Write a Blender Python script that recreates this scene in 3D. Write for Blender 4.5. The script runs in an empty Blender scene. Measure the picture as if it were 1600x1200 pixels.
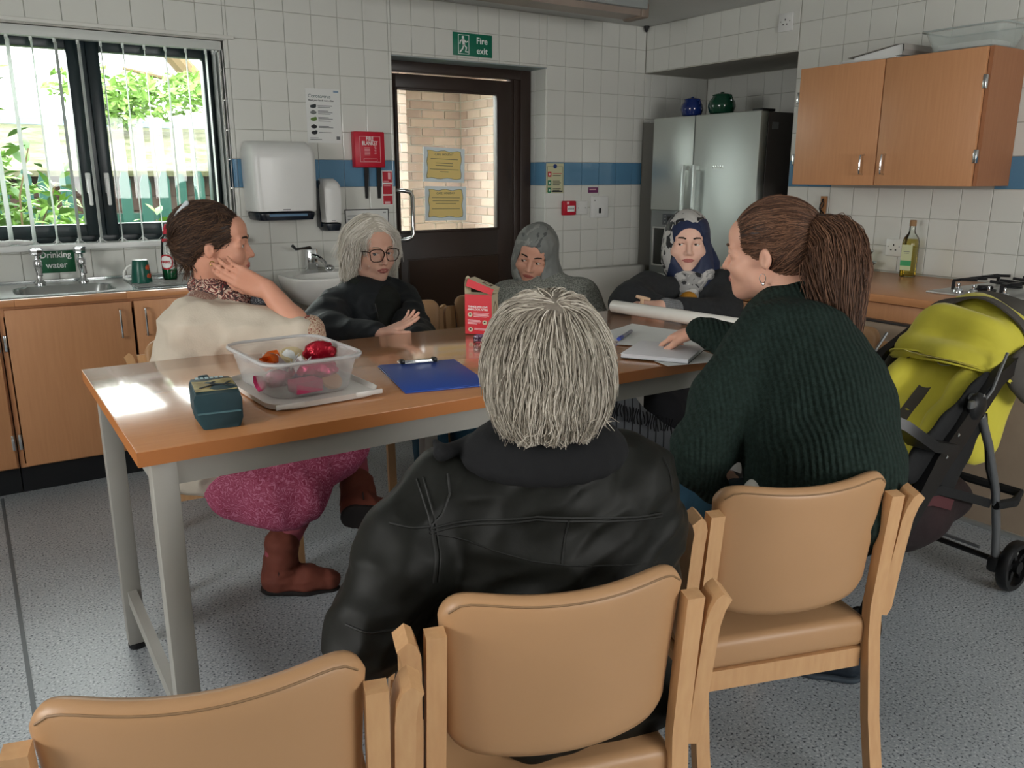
import bpy, bmesh, math, random
import numpy as np
from mathutils import Vector, Matrix
from mathutils.bvhtree import BVHTree
from mathutils import noise as mnoise
R = math.radians
PI = math.pi
SC = bpy.context.scene
COL = SC.collection
rng = random.Random(7)

# ------------------------------------------------------------------ camera, sky, daylight, exposure
cam = bpy.data.objects.new('camera', bpy.data.cameras.new('camera'))
COL.objects.link(cam)
cam.data.sensor_width = 36.0
cam.data.lens = 36.0 * 1291.9 / 1600.0
cam.data.clip_start = 0.05
cam.location = (-4.173, -4.658, 1.386)
cam.rotation_euler = (R(90 - 14.145), 0, R(-33.229))
SC.camera = cam
SC.view_settings.view_transform = 'Standard'
SC.view_settings.look = 'None'
SC.view_settings.gamma = 1.0
SC.view_settings.use_curve_mapping = False
SC.view_settings.exposure = 0.08
world = bpy.data.worlds.new('overcast_sky')
SC.world = world
world.use_nodes = True
wn = world.node_tree.nodes
wbg = wn['Background']
wbg.inputs['Color'].default_value = (1.0, 0.985, 0.96, 1)
wbg.inputs['Strength'].default_value = 14.0


def portal(name, loc, rot, sx, sy):
    """a light portal in a window opening: it gives no light itself, it only guides the sampling of the sky"""
    l = bpy.data.lights.new(name, 'AREA')
    l.shape = 'RECTANGLE'
    l.size, l.size_y = sx, sy
    l.cycles.is_portal = True
    o = bpy.data.objects.new(name, l)
    COL.objects.link(o)
    o.location, o.rotation_euler = loc, rot
    return o


portal('window_portal', (-3.57, 0.13, 1.57), (R(-90), 0, 0), 1.35, 1.0)
portal('door_portal', (-1.46, 0.30, 1.47), (R(-90), 0, 0), 0.75, 0.87)
portal('side_window_portal', (-6.42, -3.3, 1.55), (0, R(-90), 0), 1.0, 1.4)
portal('rear_window_portal', (-2.3, -7.02, 1.6), (R(90), 0, 0), 1.8, 1.0)
SKY_LIGHTS = True

# ------------------------------------------------------------------ helpers


def lin(h):
    h = h.lstrip('#')
    c = [int(h[i:i + 2], 16) / 255 for i in (0, 2, 4)]
    return tuple(x / 12.92 if x <= 0.04045 else ((x + 0.055) / 1.055) ** 2.4 for x in c) + (1.0,)


MATS = {}


def mat(name, hexc, rough=0.5, metal=0.0, var=None, bump=None, spec=0.5, trans=0.0, coat=0.0, sheen=0.0, alpha=1.0, ior=1.45, stretch=None, sss=0.0):
    """principled material; var=(scale, second colour, contrast), bump=(scale, strength, distance)"""
    if name in MATS:
        return MATS[name]
    m = bpy.data.materials.new(name)
    MATS[name] = m
    m.use_nodes = True
    nt = m.node_tree
    b = nt.nodes['Principled BSDF']
    b.inputs['Base Color'].default_value = lin(hexc)
    b.inputs['Roughness'].default_value = rough
    b.inputs['Metallic'].default_value = metal
    b.inputs['Specular IOR Level'].default_value = spec
    b.inputs['IOR'].default_value = ior
    b.inputs['Transmission Weight'].default_value = trans
    b.inputs['Coat Weight'].default_value = coat
    b.inputs['Coat Roughness'].default_value = 0.1
    b.inputs['Sheen Weight'].default_value = sheen
    b.inputs['Alpha'].default_value = alpha
    if sss:
        b.inputs['Subsurface Weight'].default_value = sss
        b.inputs['Subsurface Radius'].default_value = (0.012, 0.005, 0.003)
        b.inputs['Subsurface Scale'].default_value = 1.0
    tc = None
    if var or bump:
        tc = nt.nodes.new('ShaderNodeTexCoord')
        src = tc.outputs['Object']
        if stretch:
            mp = nt.nodes.new('ShaderNodeMapping')
            mp.inputs['Scale'].default_value = stretch
            nt.links.new(src, mp.inputs['Vector'])
            src = mp.outputs['Vector']
    if var:
        n = nt.nodes.new('ShaderNodeTexNoise')
        n.inputs['Scale'].default_value = var[0]
        n.inputs['Detail'].default_value = 4
        nt.links.new(src, n.inputs['Vector'])
        r = nt.nodes.new('ShaderNodeValToRGB')
        w = var[2] if len(var) > 2 else 0.25
        r.color_ramp.elements[0].position = 0.5 - w
        r.color_ramp.elements[1].position = 0.5 + w
        r.color_ramp.elements[0].color = lin(hexc)
        r.color_ramp.elements[1].color = lin(var[1])
        nt.links.new(n.outputs['Fac'], r.inputs['Fac'])
        nt.links.new(r.outputs['Color'], b.inputs['Base Color'])
    if bump:
        n = nt.nodes.new('ShaderNodeTexNoise')
        n.inputs['Scale'].default_value = bump[0]
        n.inputs['Detail'].default_value = 3
        nt.links.new(src, n.inputs['Vector'])
        bp = nt.nodes.new('ShaderNodeBump')
        bp.inputs['Strength'].default_value = bump[1]
        bp.inputs['Distance'].default_value = bump[2] if len(bump) > 2 else 0.002
        nt.links.new(n.outputs['Fac'], bp.inputs['Height'])
        nt.links.new(bp.outputs['Normal'], b.inputs['Normal'])
    return m


def node_mat(name, rough=0.6, metal=0.0, sheen=0.0):
    """an empty principled material to be wired by hand: material, nodes, links, bsdf, object coordinates"""
    m = bpy.data.materials.new(name)
    MATS[name] = m
    m.use_nodes = True
    nt = m.node_tree
    b = nt.nodes['Principled BSDF']
    b.inputs['Roughness'].default_value = rough
    b.inputs['Metallic'].default_value = metal
    b.inputs['Sheen Weight'].default_value = sheen
    tc = nt.nodes.new('ShaderNodeTexCoord')
    return m, nt.nodes, nt.links, b, tc.outputs['Object']


def ramp(nodes, links, fac, stops, interp='LINEAR'):
    r = nodes.new('ShaderNodeValToRGB')
    r.color_ramp.interpolation = interp
    e = r.color_ramp.elements
    while len(e) < len(stops):
        e.new(0.5)
    for el, (p, c) in zip(e, stops):
        el.position = p
        el.color = lin(c)
    links.new(fac, r.inputs['Fac'])
    return r.outputs['Color']


def tex(nodes, links, kind, vec, scale, **kw):
    n = nodes.new('ShaderNodeTex' + kind)
    n.inputs['Scale'].default_value = scale
    for k, v in kw.items():
        if k in n.inputs:
            n.inputs[k].default_value = v
        else:
            setattr(n, k, v)
    links.new(vec, n.inputs['Vector'])
    return n


def mapped(nodes, links, vec, scale=(1, 1, 1), rot=(0, 0, 0), loc=(0, 0, 0)):
    mp = nodes.new('ShaderNodeMapping')
    mp.inputs['Scale'].default_value = scale
    mp.inputs['Rotation'].default_value = rot
    mp.inputs['Location'].default_value = loc
    links.new(vec, mp.inputs['Vector'])
    return mp.outputs['Vector']


def add_bump(nodes, links, b, height, strength=0.5, dist=0.003):
    bp = nodes.new('ShaderNodeBump')
    bp.inputs['Strength'].default_value = strength
    bp.inputs['Distance'].default_value = dist
    links.new(height, bp.inputs['Height'])
    links.new(bp.outputs['Normal'], b.inputs['Normal'])


def tag(o, label=None, cat=None, group=None, kind=None):
    if label:
        o['label'] = label
    if cat:
        o['category'] = cat
    if group:
        o['group'] = group
    if kind:
        o['kind'] = kind
    return o


def thing(name, label, cat, loc=(0, 0, 0), rz=0.0, group=None):
    o = bpy.data.objects.new(name, None)
    o.empty_display_size = 0.05
    COL.objects.link(o)
    o.location = loc
    o.rotation_euler = (0, 0, rz)
    return tag(o, label, cat, group)


def root_of(o):
    while o.parent is not None:
        o = o.parent
    return o


def put(name, me, m, parent=None, world=False):
    """link mesh data as an object; world=True: the coordinates are world ones (the root is not rotated)"""
    o = bpy.data.objects.new(name, me)
    COL.objects.link(o)
    if m is not None and len(me.materials) == 0:
        me.materials.append(m)
    if parent is not None:
        o.parent = parent
        if world:
            off = root_of(parent).location
            if off.length > 0:
                me.transform(Matrix.Translation(-off))
    return o


class G:
    """collects shapes in a bmesh and links them as one object"""

    def __init__(s):
        s.bm = bmesh.new()

    def _xf(s, vs, M):
        if M is not None:
            bmesh.ops.transform(s.bm, matrix=M, verts=vs)

    def box(s, c, size, M=None, bev=0.0, seg=2):
        r = bmesh.ops.create_cube(s.bm, size=1.0)
        vs = r['verts']
        bmesh.ops.transform(s.bm, matrix=Matrix.Translation(c) @ Matrix.Diagonal((size[0], size[1], size[2], 1)), verts=vs)
        if bev > 0:
            es = list({e for v in vs for e in v.link_edges})
            r = bmesh.ops.bevel(s.bm, geom=es, offset=bev, segments=seg, affect='EDGES', profile=0.5)
            vs = list({v for f in r['faces'] for v in f.verts} | {v for v in vs if v.is_valid})
        s._xf(vs, M)
        return s

    def box2(s, a, b, bev=0.0, seg=2, M=None):
        return s.box([(a[i] + b[i]) / 2 for i in range(3)], [abs(b[i] - a[i]) for i in range(3)], M, bev, seg)

    def rings(s, rs, closed=False, caps=True):
        rows = [[s.bm.verts.new(p) for p in r] for r in rs]
        n = len(rows[0])
        k = len(rows)
        for i in range(k if closed else k - 1):
            a, b = rows[i], rows[(i + 1) % k]
            for j in range(n):
                s.bm.faces.new((a[j], a[(j + 1) % n], b[(j + 1) % n], b[j]))
        if caps and not closed:
            s.bm.faces.new(rows[0][::-1])
            s.bm.faces.new(rows[-1])
        return s

    def tube(s, pts, r, seg=8, closed=False, flat=None, up=None):
        """a round (or flat=(w, t) rectangular) tube along points; r a number or a list"""
        P = [Vector(p) for p in pts]
        n = len(P)
        rad = r if isinstance(r, (list, tuple)) else [r] * n
        tang = []
        for i in range(n):
            if closed:
                t = P[(i + 1) % n] - P[i - 1]
            else:
                t = P[min(i + 1, n - 1)] - P[max(i - 1, 0)]
            tang.append(t.normalized())
        u = Vector(up) if up is not None else (Vector((0, 0, 1)) if abs(tang[0].z) < 0.9 else Vector((1, 0, 0)))
        rs = []
        for i in range(n):
            t = tang[i]
            u = (u - t * u.dot(t))
            if u.length < 1e-6:
                u = t.orthogonal()
            u.normalize()
            w = t.cross(u)
            if flat:
                a, b = flat[0] / 2 * (rad[i] if r is not None and not isinstance(r, (int, float)) else 1), flat[1] / 2
                rs.append([P[i] + w * x + u * y for x, y in ((-a, -b), (a, -b), (a, b), (-a, b))])
            else:
                rs.append([P[i] + (w * math.cos(2 * PI * k / seg) + u * math.sin(2 * PI * k / seg)) * rad[i] for k in range(seg)])
        return s.rings(rs, closed)

    def cyl(s, a, b, r0, r1=None, seg=16):
        return s.tube([a, b], [r0, r0 if r1 is None else r1], seg)

    def lathe(s, prof, c=(0, 0, 0), seg=24, M=None):
        n0 = len(s.bm.verts)
        rs = [[(c[0] + r * math.cos(2 * PI * k / seg), c[1] + r * math.sin(2 * PI * k / seg), c[2] + z) for k in range(seg)] for r, z in prof]
        s.rings(rs)
        s.bm.verts.ensure_lookup_table()
        s._xf(s.bm.verts[n0:], M)
        return s

    def prism(s, poly, d, M=None):
        """polygon in the xy plane, extruded by d along +z, then moved by M"""
        a = [s.bm.verts.new((p[0], p[1], 0)) for p in poly]
        b = [s.bm.verts.new((p[0], p[1], d)) for p in poly]
        n = len(poly)
        s.bm.faces.new(a[::-1])
        s.bm.faces.new(b)
        for i in range(n):
            s.bm.faces.new((a[i], a[(i + 1) % n], b[(i + 1) % n], b[i]))
        s._xf(a + b, M)
        return s

    def grid(s, fn, nu, nv, thick=0.0):
        """surface fn(u, v), u, v in 0..1; with thickness along its normal"""
        rows = [[Vector(fn(i / nu, j / nv)) for j in range(nv + 1)] for i in range(nu + 1)]
        A = [[s.bm.verts.new(p) for p in r] for r in rows]
        if thick:
            B = []
            for i in range(nu + 1):
                rr = []
                for j in range(nv + 1):
                    du = rows[min(i + 1, nu)][j] - rows[max(i - 1, 0)][j]
                    dv = rows[i][min(j + 1, nv)] - rows[i][max(j - 1, 0)]
                    nn = du.cross(dv)
                    nn = nn.normalized() if nn.length > 1e-12 else Vector((0, 0, 1))
                    rr.append(s.bm.verts.new(rows[i][j] - nn * thick))
                B.append(rr)
        for i in range(nu):
            for j in range(nv):
                s.bm.faces.new((A[i][j], A[i + 1][j], A[i + 1][j + 1], A[i][j + 1]))
                if thick:
                    s.bm.faces.new((B[i][j], B[i][j + 1], B[i + 1][j + 1], B[i + 1][j]))
        if thick:
            for i in range(nu):
                s.bm.faces.new((A[i][0], B[i][0], B[i + 1][0], A[i + 1][0]))
                s.bm.faces.new((A[i][nv], A[i + 1][nv], B[i + 1][nv], B[i][nv]))
            for j in range(nv):
                s.bm.faces.new((A[0][j], A[0][j + 1], B[0][j + 1], B[0][j]))
                s.bm.faces.new((A[nu][j], B[nu][j], B[nu][j + 1], A[nu][j + 1]))
        return s

    def ball(s, c, r, M=None, sub=2):
        res = bmesh.ops.create_icosphere(s.bm, subdivisions=sub, radius=1.0)
        rr = r if isinstance(r, (list, tuple)) else (r, r, r)
        bmesh.ops.transform(s.bm, matrix=Matrix.Translation(c) @ (M or Matrix()) @ Matrix.Diagonal((rr[0], rr[1], rr[2], 1)), verts=res['verts'])
        return s

    def mesh(s, name, ang=35):
        me = bpy.data.meshes.new(name)
        bmesh.ops.recalc_face_normals(s.bm, faces=s.bm.faces[:])
        s.bm.to_mesh(me)
        s.bm.free()
        me.shade_smooth()
        me.set_sharp_from_angle(angle=R(ang))
        return me

    def obj(s, name, m, parent=None, world=False, ang=35):
        return put(name, s.mesh(name, ang), m, parent, world)


def text(name, body, size, loc, rot, m, parent, align='CENTER', world=True, bold=0.0, xs=1.0):
    c = bpy.data.curves.new(name, 'FONT')
    c.body = body
    c.size = size
    c.align_x = align
    c.align_y = 'CENTER'
    c.extrude = 0.0003
    c.offset = bold
    c.resolution_u = 3
    tmp = bpy.data.objects.new(name, c)
    me = bpy.data.meshes.new_from_object(tmp)
    bpy.data.objects.remove(tmp)
    bpy.data.curves.remove(c)
    o = bpy.data.objects.new(name, me)
    COL.objects.link(o)
    me.materials.clear()
    me.materials.append(m)
    o.parent = parent
    off = root_of(parent).location if world else Vector((0, 0, 0))
    o.location = Vector(loc) - off
    o.rotation_euler = rot
    o.scale = (xs, 1, 1)
    return o


ON_BACK = (R(90), 0, 0)
ON_RIGHT = (R(90), 0, R(-90))


def copy_tree(o, parent=None):
    c = o.copy()
    COL.objects.link(c)
    if parent is not None:
        c.parent = parent
    for ch in list(o.children):
        copy_tree(ch, c)
    return c


# ---- solid shapes by signed distance, meshed through OpenVDB: bodies, clothes, heads
import openvdb


def V(*a):
    return np.array(a, np.float32)


class SDF:
    def __init__(s, lo, hi, h=0.005):
        s.lo = np.array(lo, np.float32)
        s.h = h
        s.n = np.ceil((np.array(hi) - s.lo) / h).astype(int) + 1
        s.D = np.full(s.n, 0.06, np.float32)

    def _win(s, lo, hi, pad):
        a = np.maximum(np.floor((np.array(lo) - pad - s.lo) / s.h).astype(int), 0)
        b = np.minimum(np.ceil((np.array(hi) + pad - s.lo) / s.h).astype(int) + 1, s.n)
        if (b <= a).any():
            return None, None
        sl = tuple(slice(i, j) for i, j in zip(a, b))
        ax = [s.lo[i] + s.h * np.arange(a[i], b[i], dtype=np.float32) for i in range(3)]
        return sl, np.meshgrid(*ax, indexing='ij', sparse=True)

    def _mix(s, sl, d, k, sub=False):
        A = s.D[sl]
        if sub:
            A, d = -A, d
        if k > 0:
            h = np.clip(0.5 + 0.5 * (A - d) / k, 0, 1)
            o = A * (1 - h) + d * h - k * h * (1 - h)
        else:
            o = np.minimum(A, d)
        s.D[sl] = -o if sub else o

    def cap(s, a, b, ra, rb=None, k=0.02, sub=False, flat=None):
        """tapered capsule; flat=(axis vector, factor<1) squashes it along an axis"""
        rb = ra if rb is None else rb
        a, b = np.array(a, np.float32), np.array(b, np.float32)
        m = max(ra, rb)
        sl, X = s._win(np.minimum(a, b) - m, np.maximum(a, b) + m, k + 3 * s.h)
        if sl is None:
            return s
        ab = b - a
        L2 = float(ab @ ab) + 1e-12
        p = [X[i] - a[i] for i in range(3)]
        t = np.clip((p[0] * ab[0] + p[1] * ab[1] + p[2] * ab[2]) / L2, 0, 1)
        q = [p[i] - t * ab[i] for i in range(3)]
        d2 = q[0] ** 2 + q[1] ** 2 + q[2] ** 2
        if flat is not None:
            ax = np.array(flat[0], np.float32)
            ax = ax / np.linalg.norm(ax)
            c = q[0] * ax[0] + q[1] * ax[1] + q[2] * ax[2]
            d2 = d2 + c * c * (1 / flat[1] ** 2 - 1)
            d = (np.sqrt(d2) - (ra + t * (rb - ra))) * (0.5 + 0.5 * flat[1])
        else:
            d = np.sqrt(d2) - (ra + t * (rb - ra))
        s._mix(sl, d, k, sub)
        return s

    def chain(s, pts, rad, k=0.02, **kw):
        for i in range(len(pts) - 1):
            s.cap(pts[i], pts[i + 1], rad[i], rad[i + 1], k, **kw)
        return s

    def ell(s, c, r, M=None, k=0.02, sub=False):
        """ellipsoid, axes turned by the 3x3 matrix M (columns are its axes)"""
        c = np.array(c, np.float32)
        r = np.array(r, np.float32)
        m = float(r.max())
        sl, X = s._win(c - m, c + m, k + 3 * s.h)
        if sl is None:
            return s
        p = [X[i] - c[i] for i in range(3)]
        if M is not None:
            M = np.array(M, np.float32)
            p = [p[0] * M[0, j] + p[1] * M[1, j] + p[2] * M[2, j] for j in range(3)]
        k0 = np.sqrt((p[0] / r[0]) ** 2 + (p[1] / r[1]) ** 2 + (p[2] / r[2]) ** 2)
        k1 = np.sqrt((p[0] / r[0] ** 2) ** 2 + (p[1] / r[1] ** 2) ** 2 + (p[2] / r[2] ** 2) ** 2) + 1e-9
        s._mix(sl, k0 * (k0 - 1.0) / k1, k, sub)
        return s

    def cut(s, p, n, k=0.0):
        """keeps the side of the plane through p that n points away from"""
        p, n = np.array(p, np.float32), np.array(n, np.float32)
        n = n / np.linalg.norm(n)
        ax = [s.lo[i] + s.h * np.arange(s.n[i], dtype=np.float32) for i in range(3)]
        X = np.meshgrid(*ax, indexing='ij', sparse=True)
        d = (X[0] - p[0]) * n[0] + (X[1] - p[1]) * n[1] + (X[2] - p[2]) * n[2]
        s.D = np.maximum(s.D, d)
        return s

    def wrinkle(s, amp, waves):
        """folds: each wave (direction vector with 2*pi/wavelength length, phase, bend) moves the surface in and out"""
        ax = [s.lo[i] + s.h * np.arange(s.n[i], dtype=np.float32) for i in range(3)]
        m = np.abs(s.D) < 0.03
        I = np.nonzero(m)
        x, y, z = ax[0][I[0]], ax[1][I[1]], ax[2][I[2]]
        t = np.zeros(len(x), np.float32)
        for (w, ph, bend) in waves:
            u = x * w[0] + y * w[1] + z * w[2]
            t += np.sin(u + ph + bend * np.sin(3.1 * (x * w[1] - y * w[2] + z * w[0]) / (abs(w[0]) + abs(w[1]) + abs(w[2])) * 14 + ph))
        s.D[I] -= amp * t / max(1, len(waves) ** 0.5)
        return s

    def mesh(s, name, smooth=0):
        g = openvdb.FloatGrid(0.06)
        g.copyFromArray(np.clip(s.D, -0.06, 0.06))
        p, t, q = g.convertToPolygons(isovalue=0.0, adaptivity=0.0)
        p = p * s.h + s.lo
        me = bpy.data.meshes.new(name)
        nq, ntr = len(q), len(t)
        me.vertices.add(len(p))
        me.vertices.foreach_set('co', p.astype(np.float32).ravel())
        me.loops.add(nq * 4 + ntr * 3)
        idx = np.concatenate([q.ravel(), t.ravel()]) if ntr else q.ravel()
        me.loops.foreach_set('vertex_index', idx.astype(np.int32))
        me.polygons.add(nq + ntr)
        st = np.concatenate([np.arange(nq) * 4, nq * 4 + np.arange(ntr) * 3]) if ntr else np.arange(nq) * 4
        me.polygons.foreach_set('loop_start', st.astype(np.int32))
        me.update(calc_edges=True)
        me.validate()
        me.shade_smooth()
        return me

    def obj(s, name, m, parent=None, world=True):
        return put(name, s.mesh(name), m, parent, world)


_L = np.random.RandomState(11).rand(32, 32, 32).astype(np.float32)


def vnoise(x, y, z):
    xi, yi, zi = np.floor(x), np.floor(y), np.floor(z)
    fx, fy, fz = x - xi, y - yi, z - zi
    fx, fy, fz = (f * f * (3 - 2 * f) for f in (fx, fy, fz))
    a = [(v.astype(np.int64) % 32) for v in (xi, yi, zi)]
    b = [(v + 1) % 32 for v in a]

    def L(i, j, k):
        return _L[(b if i else a)[0], (b if j else a)[1], (b if k else a)[2]]
    r = 0
    for i in (0, 1):
        for j in (0, 1):
            for k in (0, 1):
                r = r + L(i, j, k) * (fx if i else 1 - fx) * (fy if j else 1 - fy) * (fz if k else 1 - fz)
    return r


class S:
    """records solids, then works them out on a grid just large enough"""

    def __init__(s, h=0.006):
        s.h = h
        s.ops = []
        s.lo = np.full(3, 1e9)
        s.hi = np.full(3, -1e9)

    def _grow(s, p, r):
        s.lo = np.minimum(s.lo, np.array(p) - r)
        s.hi = np.maximum(s.hi, np.array(p) + r)

    def cap(s, a, b, ra, rb=None, k=0.02, sub=False, flat=None):
        if not sub:
            m = max(ra, rb or ra)
            s._grow(a, m)
            s._grow(b, m)
        s.ops.append(('cap', (a, b, ra, rb, k, sub, flat)))
        return s

    def chain(s, pts, rad, k=0.02, sub=False, flat=None):
        for i in range(len(pts) - 1):
            s.cap(pts[i], pts[i + 1], rad[i], rad[i + 1], k, sub, flat)
        return s

    def ell(s, c, r, M=None, k=0.02, sub=False):
        if not sub:
            s._grow(c, max(r))
        s.ops.append(('ell', (c, r, M, k, sub)))
        return s

    def cut(s, p, n):
        s.ops.append(('cut', (p, n)))
        return s

    def fold(s, amp, freq, seed=0.0, ridged=True, rot=None):
        """cloth folds: noise with its own frequency along each axis"""
        s.ops.append(('fold', (amp, freq, seed, ridged, rot)))
        return s

    def bake(s):
        g = SDF(s.lo - 0.025, s.hi + 0.025, s.h)
        for nm, a in s.ops:
            if nm == 'fold':
                amp, fr, sd, rg, rot = a
                m = np.abs(g.D) < 0.03
                I = np.nonzero(m)
                P = np.stack([g.lo[i] + g.h * I[i] for i in range(3)], 0).astype(np.float32)
                if rot is not None:
                    P = np.array(rot, np.float32) @ P
                n = vnoise(P[0] * fr[0] + sd, P[1] * fr[1] + sd * 1.7, P[2] * fr[2] + sd * 2.3)
                n2 = vnoise(P[0] * fr[0] * 2.1 + sd + 5, P[1] * fr[1] * 2.1 + 9, P[2] * fr[2] * 2.1 + sd)
                if rg:
                    n = 1 - np.abs(2 * n - 1) * 1.6
                else:
                    n = 2 * n - 1
                g.D[I] -= amp * (n + 0.4 * (2 * n2 - 1))
            else:
                getattr(g, nm)(*a)
        return g

    def mesh(s, name):
        return s.bake().mesh(name)

    def obj(s, name, m, parent):
        return put(name, s.bake().mesh(name), m, parent, True)


def bvh_of(o, world_off):
    me = o.data
    n = len(me.vertices)
    co = np.empty(n * 3, np.float32)
    me.vertices.foreach_get('co', co)
    vs = [Vector(v) + world_off for v in co.reshape(-1, 3)]
    return BVHTree.FromPolygons(vs, [tuple(p.vertices) for p in me.polygons])


def hair_obj(name, strands, m, parent, r0=0.0011, r1=0.0004):
    """strands of world points as a hair curves object"""
    hc = bpy.data.hair_curves.new(name)
    hc.add_curves([len(s) for s in strands])
    off = root_of(parent).location
    pts = np.array([[p[0] - off.x, p[1] - off.y, p[2] - off.z] for s in strands for p in s], np.float32)
    hc.attributes['position'].data.foreach_set('vector', pts.ravel())
    a = hc.attributes.get('radius') or hc.attributes.new('radius', 'FLOAT', 'POINT')
    rad = np.array([r0 + (r1 - r0) * (i / max(1, len(s) - 1)) for s in strands for i in range(len(s))], np.float32)
    a.data.foreach_set('value', rad)
    hc.materials.append(m)
    o = bpy.data.objects.new(name, hc)
    COL.objects.link(o)
    o.parent = parent
    return o


def hair_mat(name, c0, c1, c2, rough=0.55):
    m, nd, lk, b, oc = node_mat(name, rough)
    hi = nd.new('ShaderNodeHairInfo')
    col = ramp(nd, lk, hi.outputs['Random'], [(0.0, c0), (0.5, c1), (1.0, c2)])
    lk.new(col, b.inputs['Base Color'])
    b.inputs['Specular IOR Level'].default_value = 0.35
    return m

# ------------------------------------------------------------------ materials of the room
def glass_mat(name, tint='#ffffff', refl=1.0):
    m = bpy.data.materials.new(name)
    MATS[name] = m
    m.use_nodes = True
    nt = m.node_tree
    nt.nodes.remove(nt.nodes['Principled BSDF'])
    out = nt.nodes['Material Output']
    tr = nt.nodes.new('ShaderNodeBsdfTransparent')
    tr.inputs['Color'].default_value = lin(tint)
    gl = nt.nodes.new('ShaderNodeBsdfGlossy')
    gl.inputs['Roughness'].default_value = 0.02
    fr = nt.nodes.new('ShaderNodeFresnel')
    fr.inputs['IOR'].default_value = 1.45
    mul = nt.nodes.new('ShaderNodeMath')
    mul.operation = 'MULTIPLY'
    mul.inputs[1].default_value = refl
    mx = nt.nodes.new('ShaderNodeMixShader')
    nt.links.new(fr.outputs['Fac'], mul.inputs[0])
    nt.links.new(mul.outputs[0], mx.inputs['Fac'])
    nt.links.new(tr.outputs[0], mx.inputs[1])
    nt.links.new(gl.outputs[0], mx.inputs[2])
    nt.links.new(mx.outputs[0], out.inputs['Surface'])
    return m


GLASS = glass_mat('window_glass', '#f6fbfa', 0.8)
TILE_W = mat('white_glazed_tile', '#d9dad4', 0.12, var=(0.9, '#d2d3cd'), spec=0.5)
TILE_B = mat('blue_glazed_tile', '#5b88a8', 0.12, var=(1.3, '#527e9e'), spec=0.5)
GROUT = mat('grout', '#b4b3ab', 0.9)
PAINT = mat('white_wall_paint', '#d8d8d2', 0.8)
CEIL = mat('ceiling_paint', '#d0d2d0', 0.9, var=(2.0, '#c8cac8'))
WOODL = mat('beech_laminate', '#cf986c', 0.42, var=(7, '#c58d62', 0.3), stretch=(14, 14, 0.8))
TOPL = mat('beech_worktop', '#cc9265', 0.3, var=(7, '#c2875a', 0.3), stretch=(1.2, 14, 14))
TOPR = mat('beech_worktop_right', '#cc9265', 0.3, var=(7, '#c2875a', 0.3), stretch=(14, 1.2, 14))
DARKGAP = mat('dark_gap', '#1b1512', 0.9)
KICK = mat('black_plinth', '#15181c', 0.5)
STEEL = mat('brushed_steel', '#d3d5d3', 0.42, 0.9, bump=(60, 0.06, 0.001), stretch=(1, 1, 30))
CHROME = mat('chrome', '#d8dadc', 0.12, 1.0)
BRONZE = mat('bronze_door_paint', '#352925', 0.38, var=(6, '#30251f'))
WINFR = mat('dark_window_frame', '#1e2c30', 0.35)
WHITEP = mat('white_plastic', '#dfe0de', 0.3)
WHITEC = mat('white_ceramic', '#e6e6e2', 0.12)
DKPL = mat('dark_navy_plastic', '#141c28', 0.25)
BLACK = mat('black_plastic', '#121214', 0.4)
RED = mat('red_plastic', '#c01630', 0.4)
GREENS = mat('green_sign', '#0c7350', 0.4)
WHITEI = mat('white_print', '#eef0ee', 0.6)
GREYI = mat('grey_print', '#6d7072', 0.7)
DARKI = mat('dark_print', '#22262a', 0.7)
REDI = mat('red_print', '#b82233', 0.6)
PAPER = mat('white_paper', '#dcdedc', 0.75)
PINKI = mat('pink_print', '#e8b8bc', 0.6)

# floor: grey blue speckled safety vinyl
m_, nd, lk, b, oc = node_mat('speckled_vinyl', 0.42)
n1 = tex(nd, lk, 'Noise', oc, 140, Detail=1.5)
n2 = tex(nd, lk, 'Noise', oc, 150, Detail=1.0)
n3 = tex(nd, lk, 'Noise', oc, 1.3, Detail=3.0)
c1 = ramp(nd, lk, n1.outputs['Fac'], [(0.33, '#434a52'), (0.41, '#a7aeb4'), (0.61, '#b4bbc0'), (0.68, '#d2d7da')])
c2 = ramp(nd, lk, n3.outputs['Fac'], [(0.3, '#d8d8d8'), (0.7, '#ffffff')])
mx = nd.new('ShaderNodeMix')
mx.data_type = 'RGBA'
mx.blend_type = 'MULTIPLY'
mx.inputs[0].default_value = 1.0
lk.new(c1, mx.inputs[6])
lk.new(c2, mx.inputs[7])
lk.new(mx.outputs[2], b.inputs['Base Color'])
add_bump(nd, lk, b, n2.outputs['Fac'], 0.15, 0.001)
FLOOR = m_


def structure(name, g, m, ang=35):
    o = g.obj(name, m, None, False, ang)
    o['kind'] = 'structure'
    return o


H = 2.39
T = 0.152
ZB = 1.4744          # top of the blue tile band
g = G()
g.box2((-6.4, -7.0, -0.1), (0.75, 0.25, 0.0))
floor = structure('floor', g, FLOOR)
g = G()
g.box2((-4.19, -4.5, 0.0), (-4.178, -0.56, 0.0012))
g.obj('welded_seam', mat('floor_seam', '#5d6468', 0.5), floor)
g = G()
g.box2((-6.4, -7.0, H), (0.75, 0.25, H + 0.1))
ceiling = structure('ceiling', g, CEIL)
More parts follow.
